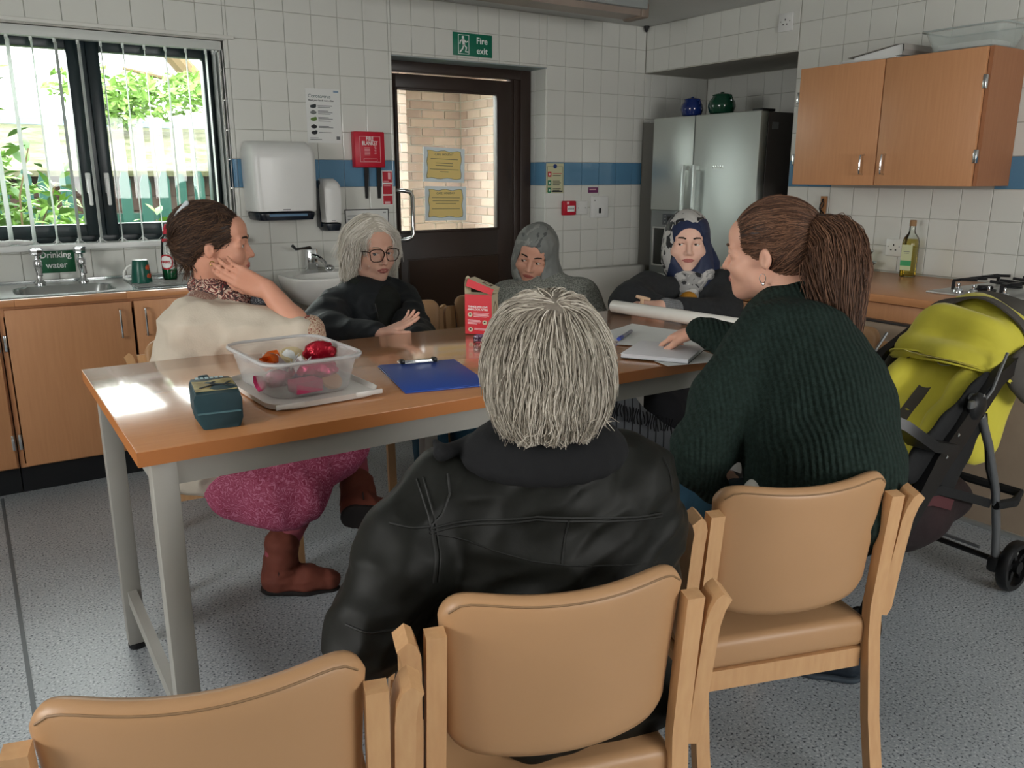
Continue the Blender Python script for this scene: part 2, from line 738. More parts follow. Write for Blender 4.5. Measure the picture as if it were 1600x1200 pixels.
# back wall with a window and a door opening; the tiles stand proud of this substrate
WX0, WX1, WZ0, WZ1 = -4.25, -2.905, 1.06, 2.065
DX0, DX1, DZ1 = -1.957, -0.85, 2.065
g = G()
y0, y1 = 0.006, 0.25
g.box2((-6.4, y0, 0), (WX0, y1, H)).box2((WX0, y0, 0), (WX1, y1, WZ0 - 0.02)).box2((WX0, y0, WZ1), (WX1, y1, H))
g.box2((WX1, y0, 0), (DX0, y1, H)).box2((DX0, y0, DZ1), (DX1, y1, H)).box2((DX1, y0, 0), (0.75, y1, H))
wall_back = structure('wall_back', g, GROUT)
g = G()
g.box2((0.006, -7.0, 0), (0.2, -1.30, H)).box2((0.006, -1.30, 2.083), (0.2, 0.25, H))
g.box2((0.626, -1.5, 0), (0.75, 0.25, 2.083)).box2((0.2, -1.5, 0), (0.626, -1.306, 2.083)).box2((0.2, -1.5, 2.083), (0.75, 0.006, H))
wall_right = structure('wall_right', g, GROUT)
# the walls out of view, each with its window opening
g = G()
g.box2((-6.6, -7.0, 0), (-6.4, -4.0, H)).box2((-6.6, -2.6, 0), (-6.4, 0.25, H)).box2((-6.6, -4.0, 0), (-6.4, -2.6, 1.05)).box2((-6.6, -4.0, 2.05), (-6.4, -2.6, H))
wall_left = structure('wall_left', g, PAINT)
g = G()
g.box2((-6.6, -7.2, 0), (-3.2, -7.0, H)).box2((-1.4, -7.2, 0), (0.75, -7.0, H)).box2((-3.2, -7.2, 0), (-1.4, -7.0, 1.1)).box2((-3.2, -7.2, 2.1), (-1.4, -7.0, H))
wall_front = structure('wall_front', g, PAINT)

TILE_CACHE = {}


def tile_mesh(w, h, mt):
    key = (round(w, 3), round(h, 3), mt.name)
    if key not in TILE_CACHE:
        g = G()
        hw, hh, bv = w / 2, h / 2, 0.0022
        rs = []
        for y, q in ((0.008, 0.0), (0.0018, 0.0), (0.0, bv)):
            rs.append([(-hw + q, y, -hh + q), (hw - q, y, -hh + q), (hw - q, y, hh - q), (-hw + q, y, hh - q)])
        g.rings(rs)
        me = g.mesh('tile', 25)
        me.materials.append(mt)
        TILE_CACHE[key] = me
    return TILE_CACHE[key]


def cells(a, b, off, pitch, gap=0.0026):
    k = math.floor((a - off) / pitch)
    out = []
    while off + k * pitch < b - 1e-6:
        x0, x1 = max(a, off + k * pitch), min(b, off + (k + 1) * pitch)
        if x1 - x0 > 0.008:
            out.append(((x0 + x1) / 2, x1 - x0 - gap))
        k += 1
    return out


def tiles(parent, plane, fixed, a, b, z0, z1, off, skip=None, jitter=0.0016):
    """glazed tiles one by one; plane 'y' faces -Y at Y=fixed, plane 'x' faces -X at X=fixed"""
    for (u, w) in cells(a, b, off, T):
        for (z, h) in cells(z0, z1, ZB - 20 * T, T):
            if skip and skip(u, z):
                continue
            blue = ZB - T < z < ZB
            o = bpy.data.objects.new('tile', tile_mesh(w, h, TILE_B if blue else TILE_W))
            COL.objects.link(o)
            o.parent = parent
            jx, jz = rng.uniform(-jitter, jitter), rng.uniform(-jitter, jitter)
            if plane == 'y':
                o.location = (u, fixed, z)
                o.rotation_euler = (jx, 0, jz)
            else:
                o.location = (fixed, u, z)
                o.rotation_euler = (jx * 0.5, 0, R(-90) + jz)


CL = -2.7353
CR = -0.546
tiles(wall_back, 'y', 0, -4.75, WX1, WZ1 + 0.003, H, CL)
tiles(wall_back, 'y', 0, -4.75, WX1, 0.884, WZ0 - 0.022, CL)
tiles(wall_back, 'y', 0, WX1, DX0, 0.62, H, CL)
tiles(wall_back, 'y', 0, DX0, DX1, DZ1 + 0.003, H, CL)
tiles(wall_back, 'y', 0, DX1, 0.0, 0.75, H, CR)
tiles(wall_back, 'y', 0, 0.003, 0.62, 1.75, 2.08, CR)
tiles(wall_right, 'x', 0, -4.15, -1.303, 0.884, H, -1.752, skip=lambda u, z: -2.57 < u < -1.62 and 1.36 < z < 1.92)
tiles(wall_right, 'x', 0, -1.303, -0.004, 2.088, H, -1.752)
tiles(wall_right, 'x', 0.62, -1.303, -0.004, 1.72, 2.08, -1.752)
# the tiled reveals of the door and the window (facing left into the opening)
tiles(wall_back, 'x', DX1 - 0.006, 0.002, 0.235, 0.0, DZ1, 0.002 - 0.03)
tiles(wall_back, 'x', WX1 - 0.006, 0.002, 0.085, WZ0, WZ1, 0.002 - 0.02)

# pipe boxing along the back wall, right of the door
g = G()
g.box2((DX1 + 0.004, -0.08, 0.0), (-0.005, 0.004, 0.748), 0.004)
structure('trim_1', g, PAINT)
g = G()
g.box2((WX0 - 0.03, -0.045, WZ0 - 0.028), (WX1 + 0.03, 0.2, WZ0), 0.004)
structure('trim_2', g, mat('sill_white', '#e4e6e4', 0.35))
g = G()
g.box2((DX0, 0.0, DZ1 - 0.004), (DX1, 0.235, DZ1 + 0.001))
structure('trim_3', g, mat('lintel_grey', '#8d9a9c', 0.5))
g = G()
g.box2((-5.0, -0.016, 2.072), (-2.86, 0.004, 2.09), 0.003)
structure('trim_4', g, PAINT)

# ---- window
win = thing('window_1', None, None, (0, 0, 0))
win['kind'] = 'structure'


def ring_frame(g, x0, x1, z0, z1, y0, y1, w, bev=0.004):
    g.box2((x0, y0, z0), (x0 + w, y1, z1), bev).box2((x1 - w, y0, z0), (x1, y1, z1), bev)
    g.box2((x0 + w, y0, z0), (x1 - w, y1, z0 + w), bev).box2((x0 + w, y0, z1 - w), (x1 - w, y1, z1), bev)
    return g


g = ring_frame(G(), WX0, WX1 - 0.012, WZ0, WZ1, 0.085, 0.15, 0.035)
g.box2((-3.595, 0.085, WZ0 + 0.03), (-3.545, 0.15, WZ1 - 0.03), 0.004)
g.obj('window_frame', WINFR, win)
for (a, c, hx) in ((WX0 + 0.03, -3.585, -3.612), (-3.555, WX1 - 0.045, -3.528)):
    cs = ring_frame(G(), a, c, WZ0 + 0.03, WZ1 - 0.03, 0.07, 0.14, 0.058).obj('casement', WINFR, win)
    G().box2((a + 0.05, 0.104, WZ0 + 0.08), (c - 0.05, 0.108, WZ1 - 0.08)).obj('pane', GLASS, cs)
    hg = G().box2((hx - 0.012, 0.054, 1.30), (hx + 0.012, 0.071, 1.40), 0.005)
    hg.box2((hx - 0.009, 0.035, 1.24), (hx + 0.009, 0.05, 1.375), 0.006).box2((hx - 0.008, 0.04, 1.345), (hx + 0.008, 0.06, 1.365), 0.003)
    hg.obj('handle', WHITEP, cs)

# ---- vertical blind
bl = thing('vertical_blind', 'white vertical window blind with slats turned edge-on above the sink', 'blind', (-3.57, 0.03, 2.06))
g = G().box2((-4.7, -0.006, 2.015), (-2.925, 0.05, 2.06), 0.004)
g.obj('head_rail', mat('blind_rail', '#c6cac6', 0.4), bl, True)
SL = mat('blind_slat_fabric', '#dfe5e2', 0.7)
bx = [-4.18 + 0.0985 * i for i in range(13)] + [-2.962, -2.945]
me0 = None
for i, x in enumerate(bx):
    a = R(78 + rng.uniform(-5, 6)) if i < 13 else R(88)
    if me0 is None:
        def slat_fn(u, v):
            return ((u - 0.5) * 0.082 + 0.002 * math.sin(v * 9), 0.004 * math.sin(u * PI), -0.935 * v)
        gg = G().grid(slat_fn, 3, 10, 0.0012)
        gg.box2((-0.012, -0.004, -0.01), (0.012, 0.008, 0.012), 0.002)
        gg.box2((-0.041, -0.002, -0.945), (0.041, 0.005, -0.92), 0.001)
        me0 = gg.mesh('slat')
        me0.materials.append(SL)
    o = bpy.data.objects.new('slat', me0)
    COL.objects.link(o)
    o.parent = bl
    o.location = Vector((x, 0.022, 2.005)) - bl.location
    o.rotation_euler = (0, R(rng.uniform(-0.3, 0.3)), a)
for i in range(12):
    for s in (-1, 1):
        y = 0.022 + s * 0.034
        pts = [(bx[i] + (bx[i + 1] - bx[i]) * t, y, 1.078 - 0.03 * math.sin(PI * t)) for t in [k / 8 for k in range(9)]]
        gg = G().tube(pts, 0.0016, 5)
        gg.obj('bottom_chain', WHITEP, bl, True)
gg = G().tube([(-2.935, 0.0, 2.02), (-2.934, 0.0, 1.6), (-2.935, 0.0, 1.2), (-2.928, 0.0, 1.18), (-2.921, 0.0, 1.2), (-2.92, 0, 1.6), (-2.921, 0, 2.02)], 0.0018, 5)
gg.obj('pull_chain', WHITEP, bl, True)

# ---- door in its reveal
door = thing('door_1', None, None, (0, 0, 0))
door['kind'] = 'structure'
g = G()
g.box2((DX0, 0.17, 0), (-1.90, 0.235, DZ1), 0.003).box2((-0.94, 0.17, 0), (DX1 - 0.008, 0.235, DZ1), 0.003).box2((-1.90, 0.17, 2.0), (-0.94, 0.235, DZ1), 0.003)
g.box2((-0.985, 0.185, 0), (-0.935, 0.24, 2.005), 0.004).box2((-1.005, 0.195, 0), (-0.975, 0.25, 2.0), 0.003)
g.obj('door_frame', BRONZE, door)
g = G()
LX0, LX1 = -1.93, -1.0
GX0, GX1, GZ0, GZ1 = -1.845, -1.115, 1.04, 1.90
g.box2((LX0, 0.19, 0.01), (GX0, 0.24, 1.99), 0.002).box2((GX1, 0.19, 0.01), (LX1, 0.24, 1.99), 0.002)
g.box2((GX0, 0.19, GZ1), (GX1, 0.24, 1.99), 0.002).box2((GX0, 0.19, 0.01), (GX1, 0.24, GZ0), 0.002)
leaf = g.obj('door_leaf', BRONZE, door)
g = ring_frame(G(), GX0 - 0.012, GX1 + 0.012, GZ0 - 0.012, GZ1 + 0.012, 0.182, 0.192, 0.018, 0.003)
g.obj('glazing_bead', BRONZE, door)
g = ring_frame(G(), -1.80, -1.10, 0.25, 0.865, 0.186, 0.192, 0.006, 0.001)
g.box2((-1.79, 0.187, 0.26), (-1.11, 0.191, 0.855))
g.obj('lower_panel', mat('bronze_panel', '#35271f', 0.35), door)
G().box2((GX0, 0.212, GZ0), (GX1, 0.216, GZ1)).obj('pane', GLASS, door)
hp = [(-1.895, 0.185, 1.30), (-1.895, 0.14, 1.30), (-1.888, 0.125, 1.298), (-1.85, 0.11, 1.296), (-1.81, 0.105, 1.285), (-1.795, 0.105, 1.26), (-1.795, 0.105, 1.03), (-1.81, 0.105, 1.005), (-1.85, 0.11, 0.995), (-1.888, 0.125, 0.994), (-1.895, 0.14, 0.992), (-1.895, 0.185, 0.992)]
G().tube(hp, 0.0135, 12).obj('pull_handle', CHROME, door)
st = thing('door_sticker', 'small green and white sticker on the brown fire exit door', 'sticker', (-1.875, 0.185, 0.92))
G().box2((-1.905, 0.183, 0.872), (-1.862, 0.1885, 0.965)).obj('backing', WHITEI, st, True)
G().box2((-1.898, 0.1815, 0.893), (-1.870, 0.1835, 0.957)).obj('green_field', GREENS, st, True)

# two laminated yellow notices on the outside of the glass
YEL = mat('yellow_notice_print', '#f0d68a', 0.6)
LAM = mat('laminate_sheet', '#e4f1f5', 0.25)


def notice(x0, x1, z0, z1, tilt, lines, lab, head):
    c = Vector(((x0 + x1) / 2, 0.209, (z0 + z1) / 2))
    t = thing('door_notice', lab, 'notice', c, 0, 'notices taped to the door glass')
    M = Matrix.Rotation(tilt, 4, 'Y')
    w, h = x1 - x0, z1 - z0
    G().box((0, 0, 0), (w, 0.0016, h), M).obj('sheet', LAM, t)
    n = 10
    poly = []
    for i in range(n + 1):
        poly.append((-w * 0.40 + w * 0.80 * i / n, -h * 0.39 + 0.004 * math.sin(i * 1.3)))
    for i in range(n + 1):
        poly.append((w * 0.40 + 0.004 * math.sin(i * 1.1), -h * 0.39 + h * 0.78 * i / n))
    for i in range(n + 1):
        poly.append((w * 0.40 - w * 0.80 * i / n, h * 0.39 + 0.004 * math.sin(i * 1.5)))
    for i in range(n + 1):
        poly.append((-w * 0.40 + 0.004 * math.sin(i * 1.2), h * 0.39 - h * 0.78 * i / n))
    uniq = [p for i, p in enumerate(poly) if (Vector(p) - Vector(poly[i - 1])).length > 1e-4]
    Mp = M @ Matrix.Translation((0, -0.0008, 0)) @ Matrix.Rotation(R(90), 4, 'X')
    G().prism([(p[0] * 1.03, p[1] * 1.03) for p in uniq], 0.0006, Mp).obj('border', mat('notice_border', '#4a5a52', 0.6), t)
    G().prism(uniq, 0.0012, Mp).obj('yellow_field', YEL, t)
    g = G()
    for (zz, ww) in lines:
        g.box((0, -0.0026, zz * h), (ww * w, 0.0008, 0.0035), M)
    o = g.obj('printed_lines', mat('notice_ink', '#6f6a5a', 0.7), t)
    o['kind'] = 'stuff'
    tx = text('heading', head, 0.019, c + Vector((0, -0.0026, h * 0.30)), ON_BACK, mat('notice_ink2', '#5b5950', 0.7), t)
    return t


notice(-1.660, -1.358, 1.345, 1.560, R(2), [(0.17, .66), (0.05, .42), (-0.02, .42), (-0.13, .7), (-0.2, .2)], 'yellow notice in a pale sheet, the upper one on the door glass', 'CAFE  HOLIDAY')
notice(-1.655, -1.350, 1.100, 1.318, R(1), [(0.17, .68), (0.08, .64), (0.0, .5), (-0.15, .68)], 'yellow notice in a pale sheet, the lower one on the door glass', 'CAFE  HOLIDAY')

# ---- ceiling light fitting, off
cl = thing('ceiling_light', 'long unlit fluorescent ceiling light with a dull diffuser near the door wall', 'light', (-1.75, -0.60, 2.33))
LGT = mat('old_diffuser', '#9b8d82', 0.35, var=(4, '#8b7e75'))
G().box2((-2.75, -0.70, 2.335), (-0.62, -0.50, H), 0.01).obj('casing', mat('fitting_grey', '#9aa09f', 0.5), cl, True)
G().tube([(-2.72, -0.60, 2.325), (-0.66, -0.60, 2.325)], 1.0, up=(0, 0, 1), flat=(0.15, 0.05)).obj('diffuser', LGT, cl, True)
G().box2((-0.66, -0.69, 2.29), (-0.60, -0.51, 2.375), 0.012).obj('end_cap', mat('fitting_end', '#87796d', 0.5), cl, True)
g = G().cyl((-0.02, -0.02, 2.385), (-0.03, -0.03, 2.35), 0.02, 0.006, 10)
tag(g.obj('cable_stub', BLACK), 'tiny black stub high in the corner under the ceiling', 'stub')

# ------------------------------------------------------------------ fittings along the back wall
def handle_bar(g, x, y, z0, z1, out=(0, -1), r=0.0048):
    ox, oy = out
    d = 0.028
    g.tube([(x, y, z0), (x + ox * d, y + oy * d, z0 + 0.004), (x + ox * (d + 0.004), y + oy * (d + 0.004), z0 + 0.02), (x + ox * (d + 0.004), y + oy * (d + 0.004), z1 - 0.02), (x + ox * d, y + oy * d, z1 - 0.004), (x, y, z1)], r, 8)
    return g


def base_unit(x0, x1, doors, lab):
    t = thing('base_cabinet', lab, 'cabinet', ((x0 + x1) / 2, -0.3, 0), 0, 'sink cabinets')
    g = G().box2((x0, -0.555, 0.125), (x0 + 0.018, -0.005, 0.846)).box2((x1 - 0.018, -0.555, 0.125), (x1, -0.005, 0.846))
    g.box2((x0 + 0.018, -0.555, 0.125), (x1 - 0.018, -0.005, 0.143)).box2((x0 + 0.018, -0.02, 0.143), (x1 - 0.018, -0.005, 0.846)).box2((x0 + 0.018, -0.555, 0.80), (x1 - 0.018, -0.54, 0.846))
    g.obj('carcass', WOODL, t, True)
    G().box2((x0, -0.52, 0.0), (x1, -0.50, 0.122)).obj('plinth', KICK, t, True)
    for (a, c, hx, hs) in doors:
        d = G().box2((a + 0.003, -0.58, 0.135), (c - 0.003, -0.558, 0.832), 0.002).obj('door', WOODL, t, True)
        handle_bar(G(), hx, -0.58, 0.672, 0.80).obj('handle', CHROME, d, True)
        for z in (0.25, 0.69):
            G().box2((hs - 0.006, -0.583, z - 0.035), (hs + 0.006, -0.562, z + 0.035), 0.002).obj('hinge', CHROME, d, True)
    return t


base_unit(-4.095, -3.06, [(-4.075, -3.572, -3.628, -4.083), (-3.566, -3.065, -3.522, -3.062)], 'two-door beech sink cabinet under the drinking water taps')
base_unit(-5.14, -4.10, [(-5.12, -4.62, -4.66, -5.125), (-4.61, -4.105, -4.57, -4.11)], 'beech base cabinet at the left edge, beside the sink cabinet')

BX0, BX1, BY0, BY1 = -4.02, -3.60, -0.50, -0.17
t = thing('sink_worktop', 'beech edged worktop carrying the steel sink under the window', 'worktop', (-4.1, -0.3, 0.85))
g = G().box2((-5.14, -0.60, 0.847), (BX0 - 0.01, 0.0, 0.877), 0.002).box2((BX1 + 0.01, -0.60, 0.847), (-3.04, 0.0, 0.877), 0.002)
g.box2((BX0 - 0.01, -0.60, 0.847), (BX1 + 0.01, BY0 - 0.01, 0.877), 0.002).box2((BX0 - 0.01, BY1 + 0.01, 0.847), (BX1 + 0.01, 0.0, 0.877), 0.002)
g.obj('slab', TOPL, t, True)


def rrect(x0, x1, y0, y1, r, n=6):
    pts = []
    for (cx, cy, a0) in ((x1 - r, y0 + r, -90), (x1 - r, y1 - r, 0), (x0 + r, y1 - r, 90), (x0 + r, y0 + r, 180)):
        for i in range(n + 1):
            a = R(a0 + 90 * i / n)
            pts.append((cx + r * math.cos(a), cy + r * math.sin(a)))
    return pts


sk = thing('steel_sink', 'stainless steel sink with grooved drainer set into the worktop', 'sink', (-3.8, -0.3, 0.878))
SINK = mat('sink_steel', '#c5c9c9', 0.22, 1.0, bump=(90, 0.03, 0.001))
z = 0.8795
rs = [[(p[0], p[1], 0.8772) for p in rrect(-4.75, -3.09, -0.575, -0.02, 0.02)], [(p[0], p[1], z + 0.002) for p in rrect(-4.745, -3.095, -0.57, -0.025, 0.02)], [(p[0], p[1], z) for p in rrect(-4.735, -3.105, -0.56, -0.035, 0.02)],
      [(p[0], p[1], z) for p in rrect(BX0, BX1, BY0, BY1, 0.09)], [(p[0], p[1], z - 0.006) for p in rrect(BX0 + 0.006, BX1 - 0.006, BY0 + 0.006, BY1 - 0.006, 0.088)],
      [(p[0], p[1], z - 0.12) for p in rrect(BX0 + 0.03, BX1 - 0.03, BY0 + 0.03, BY1 - 0.03, 0.08)], [(p[0], p[1], z - 0.135) for p in rrect(BX0 + 0.06, BX1 - 0.06, BY0 + 0.06, BY1 - 0.06, 0.06)]]
g = G()
rows = [[g.bm.verts.new(p) for p in r] for r in rs]
for i in range(len(rows) - 1):
    for j in range(len(rows[0])):
        k = (j + 1) % len(rows[0])
        g.bm.faces.new((rows[i][j], rows[i][k], rows[i + 1][k], rows[i + 1][j]))
g.bm.faces.new(rows[-1])
g.obj('bowl_and_deck', SINK, sk, True)
g = G()
for i in range(9):
    y = -0.50 + i * 0.045
    g.tube([(-3.53, y, z + 0.0005), (-3.52, y, z + 0.003), (-3.14, y, z + 0.003), (-3.13, y, z + 0.0005)], 0.006, 6)
g.obj('drainer_ridges', SINK, sk, True)
g = G()
for i in range(9):
    y = -0.50 + i * 0.045
    g.tube([(-4.68, y, z + 0.0005), (-4.66, y, z + 0.003), (-4.10, y, z + 0.003), (-4.08, y, z + 0.0005)], 0.006, 6)
g.obj('drainer_ridges', SINK, sk, True)
G().cyl((-3.81, -0.33, 0.746), (-3.81, -0.33, 0.75), 0.035).obj('waste', BLACK, sk, True)
G().box2((-4.75, -0.022, 0.879), (-3.09, -0.004, 0.892), 0.003).obj('upstand', SINK, sk, True)
for x, wh in ((-3.893, 'left'), (-3.706, 'right')):
    t = thing('pillar_tap', 'chrome pillar tap on the sink, the %s one of the pair' % ('left' if wh == 'left' else 'right'), 'tap', (x, -0.10, 0.88), 0, 'drinking water taps')
    g = G().lathe([(0.024, 0.0), (0.024, 0.006), (0.014, 0.02), (0.013, 0.055), (0.019, 0.085), (0.020, 0.11), (0.014, 0.12)], seg=16)
    g.obj('body', CHROME, t)
    g = G().tube([(0, 0, 0.07), (0, -0.05, 0.085), (0, -0.085, 0.078), (0, -0.095, 0.05)], [0.012, 0.011, 0.010, 0.010], 10)
    g.obj('spout', CHROME, t)
    g = G().lathe([(0.011, 0.118), (0.012, 0.135), (0.029, 0.142), (0.031, 0.155), (0.030, 0.166), (0.022, 0.17)], seg=8)
    g.obj('head', CHROME, t)
    G().lathe([(0.018, 0.170), (0.018, 0.1725), (0.001, 0.173)], seg=16).obj('cap', WHITEI, t)

t = thing('water_sign', 'green drinking water sign on the tiles behind the taps', 'sign', (-3.806, -0.003, 0.98))
G().box2((-3.888, -0.004, 0.922), (-3.724, -0.001, 1.042), 0.0008).obj('plate', mat('sign_green', '#17603c', 0.4), t, True)
text('lettering', 'Drinking', 0.042, (-3.806, -0.0045, 1.008), ON_BACK, WHITEI, t, bold=0.0006, xs=0.93)
text('lettering', 'water', 0.042, (-3.806, -0.0045, 0.958), ON_BACK, WHITEI, t, bold=0.0006, xs=0.95)

t = thing('mug', 'dark green patterned mug upside down on the drainer', 'mug', (-3.478, -0.33, 0.8855))
MUG = mat('mug_green', '#14604f', 0.3, var=(40, '#0f4c42'))
G().lathe([(0.047, 0.0), (0.048, 0.004), (0.036, 0.10), (0.034, 0.106), (0.030, 0.107)], seg=28).obj('body', MUG, t)
G().lathe([(0.0305, 0.1065), (0.034, 0.1075), (0.030, 0.110), (0.002, 0.109)], seg=28).obj('foot_ring', WHITEC, t)
G().tube([(-0.040, 0, 0.085), (-0.06, 0, 0.075), (-0.078, 0, 0.05), (-0.078, 0, 0.028), (-0.062, 0, 0.018), (-0.046, 0, 0.02)], 0.005, 8).obj('handle', WHITEC, t)
ORG = mat('orange_print', '#c5522a', 0.5)
for z0 in (0.03, 0.07):
    g = G()
    for k in range(5):
        a = R(-60 + k * 7)
        r = 0.0455 - z0 * 0.11 + 0.0015
        g.ball((r * math.cos(a), r * math.sin(a), z0 + 0.006 * math.sin(k * 2)), (0.003, 0.006, 0.011), Matrix.Rotation(a, 4, 'Z'), 1)
    g.obj('motif', ORG, t)

t = thing('soap_bottle', 'clear washing-up liquid bottle with red cap and green liquid beside the drainer', 'bottle', (-3.335, -0.27, 0.8855))
PET = glass_mat('clear_pet', '#f4f8f8', 1.0)
prof = [(0.030, 0.0), (0.034, 0.006), (0.036, 0.05), (0.034, 0.11), (0.032, 0.15), (0.026, 0.19), (0.016, 0.215), (0.014, 0.225)]
G().lathe(prof, seg=20).obj('body', PET, t)
G().lathe([(0.028, 0.003), (0.032, 0.007), (0.034, 0.052), (0.002, 0.052)], seg=20).obj('liquid', mat('green_liquid', '#0d5a30', 0.1, spec=0.6), t)
G().lathe([(0.0165, 0.222), (0.0165, 0.236), (0.012, 0.24), (0.012, 0.252), (0.006, 0.262), (0.004, 0.27)], seg=14).obj('cap', RED, t)


def curved_patch(r, z0, z1, a0, a1, n=10, ell=True):
    g = G()
    zc, hz = (z0 + z1) / 2, (z1 - z0) / 2

    def fn(u, v):
        a = R(a0 + (a1 - a0) * u)
        hh = hz * (math.sqrt(max(0.0, 1 - (2 * u - 1) ** 2)) * 0.75 + 0.25 if ell else 1)
        return (r * math.cos(a), r * math.sin(a), zc + hh * (2 * v - 1))
    g.grid(fn, n, 4, 0.0004)
    return g


curved_patch(0.0372, 0.05, 0.125, -175, -70).obj('label', mat('label_red', '#b21f2c', 0.5), t)
curved_patch(0.0376, 0.058, 0.117, -165, -80).obj('label_field', WHITEI, t)
text('lettering', 'FAIRY', 0.017, (-3.3562, -0.3016, 0.8855 + 0.088), (R(90), 0, R(-33)), REDI, t, bold=0.0008)
curved_patch(0.030, 0.185, 0.20, -150, -95, ell=False).obj('neck_label', REDI, t)

# small white item on the window sill (left)
t = thing('cleaning_rag', 'white rag lying on the window sill at the left edge', 'rag', (-4.02, -0.026, 1.062))
g = G()
for k in range(7):
    g.ball((-0.09 + k * 0.03, 0.004 * math.sin(k * 2.1), 0.014 + 0.004 * math.sin(k * 1.7)), (0.035, 0.015, 0.014 + 0.004 * math.sin(k)), None, 2)
g.obj('cloth', WHITEP, t)

# paper towel dispenser
t = thing('towel_dispenser', 'large white paper towel dispenser on the wall left of the soap', 'dispenser', (-2.686, 0, 1.34))


def dispenser_shell(g, x0, x1, z0, z1, dep, r, tap=0.0):
    """rounded front: sections along z"""
    rs = []
    n = 12
    for i in range(n + 1):
        f = i / n
        z = z0 + (z1 - z0) * f
        top = max(0.0, (f - 0.8) / 0.2)
        d = dep * (1 - 0.45 * top ** 2.2)
        ins = 0.018 * top ** 2 + tap * (1 - f) + 0.004 * math.sin(PI * f) * -1
        a = [(x0 + ins, 0.0), (x0 + ins - 0.001, -d * 0.5), (x0 + ins + 0.006, -d + r), (x0 + ins + r * 0.5, -d + r * 0.25), (x0 + ins + r * 1.3, -d)]
        pts = a + [(x1 - (p[0] - x0), p[1]) for p in a[::-1]]
        rs.append([(p[0], p[1], z) for p in pts])
    return g.rings(rs)


dispenser_shell(G(), -2.865, -2.505, 1.20, 1.565, 0.19, 0.035, 0.006).obj('cover', WHITEP, t, True, ang=50)
dispenser_shell(G(), -2.85, -2.52, 1.152, 1.199, 0.185, 0.035, 0.01).obj('base', DKPL, t, True, ang=50)
G().box2((-2.79, -0.192, 1.172), (-2.58, -0.15, 1.186), 0.003).obj('towel_edge', mat('towel_blue', '#5f7f9c', 0.7), t, True)
G().box2((-2.715, -0.1915, 1.206), (-2.675, -0.189, 1.211)).obj('emblem', GREYI, t, True)
# soap dispenser
t = thing('soap_dispenser', 'narrow white and navy wall soap dispenser beside the towel dispenser', 'dispenser', (-2.40, 0, 1.22))
dispenser_shell(G(), -2.457, -2.345, 1.13, 1.37, 0.115, 0.02, 0.002).obj('cover', WHITEP, t, True, ang=50)
dispenser_shell(G(), -2.455, -2.347, 1.082, 1.129, 0.112, 0.02, 0.012).obj('base', DKPL, t, True, ang=50)
G().box2((-2.462, -0.06, 1.10), (-2.452, -0.002, 1.36), 0.003).obj('side_band', DKPL, t, True)
G().box2((-2.415, -0.1165, 1.137), (-2.393, -0.114, 1.140)).obj('emblem', GREYI, t, True)

# hand wash poster
t = thing('handwash_poster', 'white hand washing poster taped above the towel dispenser', 'poster', (-2.387, 0, 1.71))
G().box2((-2.488, -0.0022, 1.565), (-2.286, -0.001, 1.855)).obj('sheet', PAPER, t, True)
text('heading', 'Coronavirus', 0.026, (-2.474, -0.0025, 1.815), ON_BACK, mat('teal_print', '#2f5a58', 0.7), t, 'LEFT')
text('heading', 'Wash your hands more often', 0.0125, (-2.474, -0.0025, 1.793), ON_BACK, DARKI, t, 'LEFT', bold=0.0003)
g = G()
for k, zz in enumerate((1.765, 1.757, 1.737, 1.730, 1.722, 1.702, 1.695, 1.683, 1.655, 1.648, 1.622)):
    g.box2((-2.42, -0.0028, zz - 0.0018), (-2.42 + 0.085 - 0.012 * (k % 3), -0.0022, zz + 0.0018))
g.box2((-2.474, -0.0028, 1.590), (-2.425, -0.0022, 1.593)).box2((-2.474, -0.0028, 1.581), (-2.405, -0.0022, 1.585))
g.obj('printed_lines', GREYI, t, True)['kind'] = 'stuff'
for k, (zz, hx) in enumerate(((1.76, '#30383a'), (1.728, '#707472'), (1.692, '#5f7d3a'), (1.652, '#202224'), (1.620, '#202428'))):
    g = G().ball((-2.447, -0.0022, zz), (0.019, 0.0009, 0.010), None, 2).ball((-2.437 - 0.01 * (k % 2), -0.0022, zz + 0.007), (0.009, 0.0009, 0.006), None, 2)
    g.obj('pictogram', mat('picto%d' % k, hx, 0.7), t, True)
G().box2((-2.318, -0.0028, 1.583), (-2.297, -0.0022, 1.602)).obj('badge', GREYI, t, True)
G().box2((-2.325, -0.0028, 1.838), (-2.295, -0.0022, 1.848)).obj('badge', mat('pale_blue_print', '#7f98b0', 0.7), t, True)

# fire blanket case
t = thing('fire_blanket', 'red fire blanket case with two black pull straps on the wall', 'fire blanket', (-2.14, 0, 1.53))
G().box2((-2.231, -0.052, 1.432), (-2.043, -0.001, 1.632), 0.006).obj('case', RED, t, True)
g = ring_frame(G(), -2.200, -2.072, 1.462, 1.605, -0.0535, -0.0515, 0.0018, 0)
g.obj('printed_border', PINKI, t, True)
text('lettering', 'FIRE', 0.032, (-2.137, -0.0528, 1.590), ON_BACK, WHITEI, t, bold=0.0004, xs=0.8)
text('lettering', 'BLANKET', 0.032, (-2.137, -0.0528, 1.566), ON_BACK, WHITEI, t, bold=0.0004, xs=0.72)
g = G()
for k in range(6):
    g.box2((-2.172, -0.0532, 1.540 - 0.008 * k), (-2.138, -0.0518, 1.543 - 0.008 * k))
    if k < 5:
        g.box2((-2.110 + 0.003 * (k % 2), -0.0532, 1.545 - 0.009 * k), (-2.098, -0.0518, 1.549 - 0.009 * k))
g.obj('printed_lines', PINKI, t, True)['kind'] = 'stuff'
ring_frame(G(), -2.178, -2.094, 1.466, 1.482, -0.0535, -0.0515, 0.0015, 0).obj('printed_badge', PINKI, t, True)
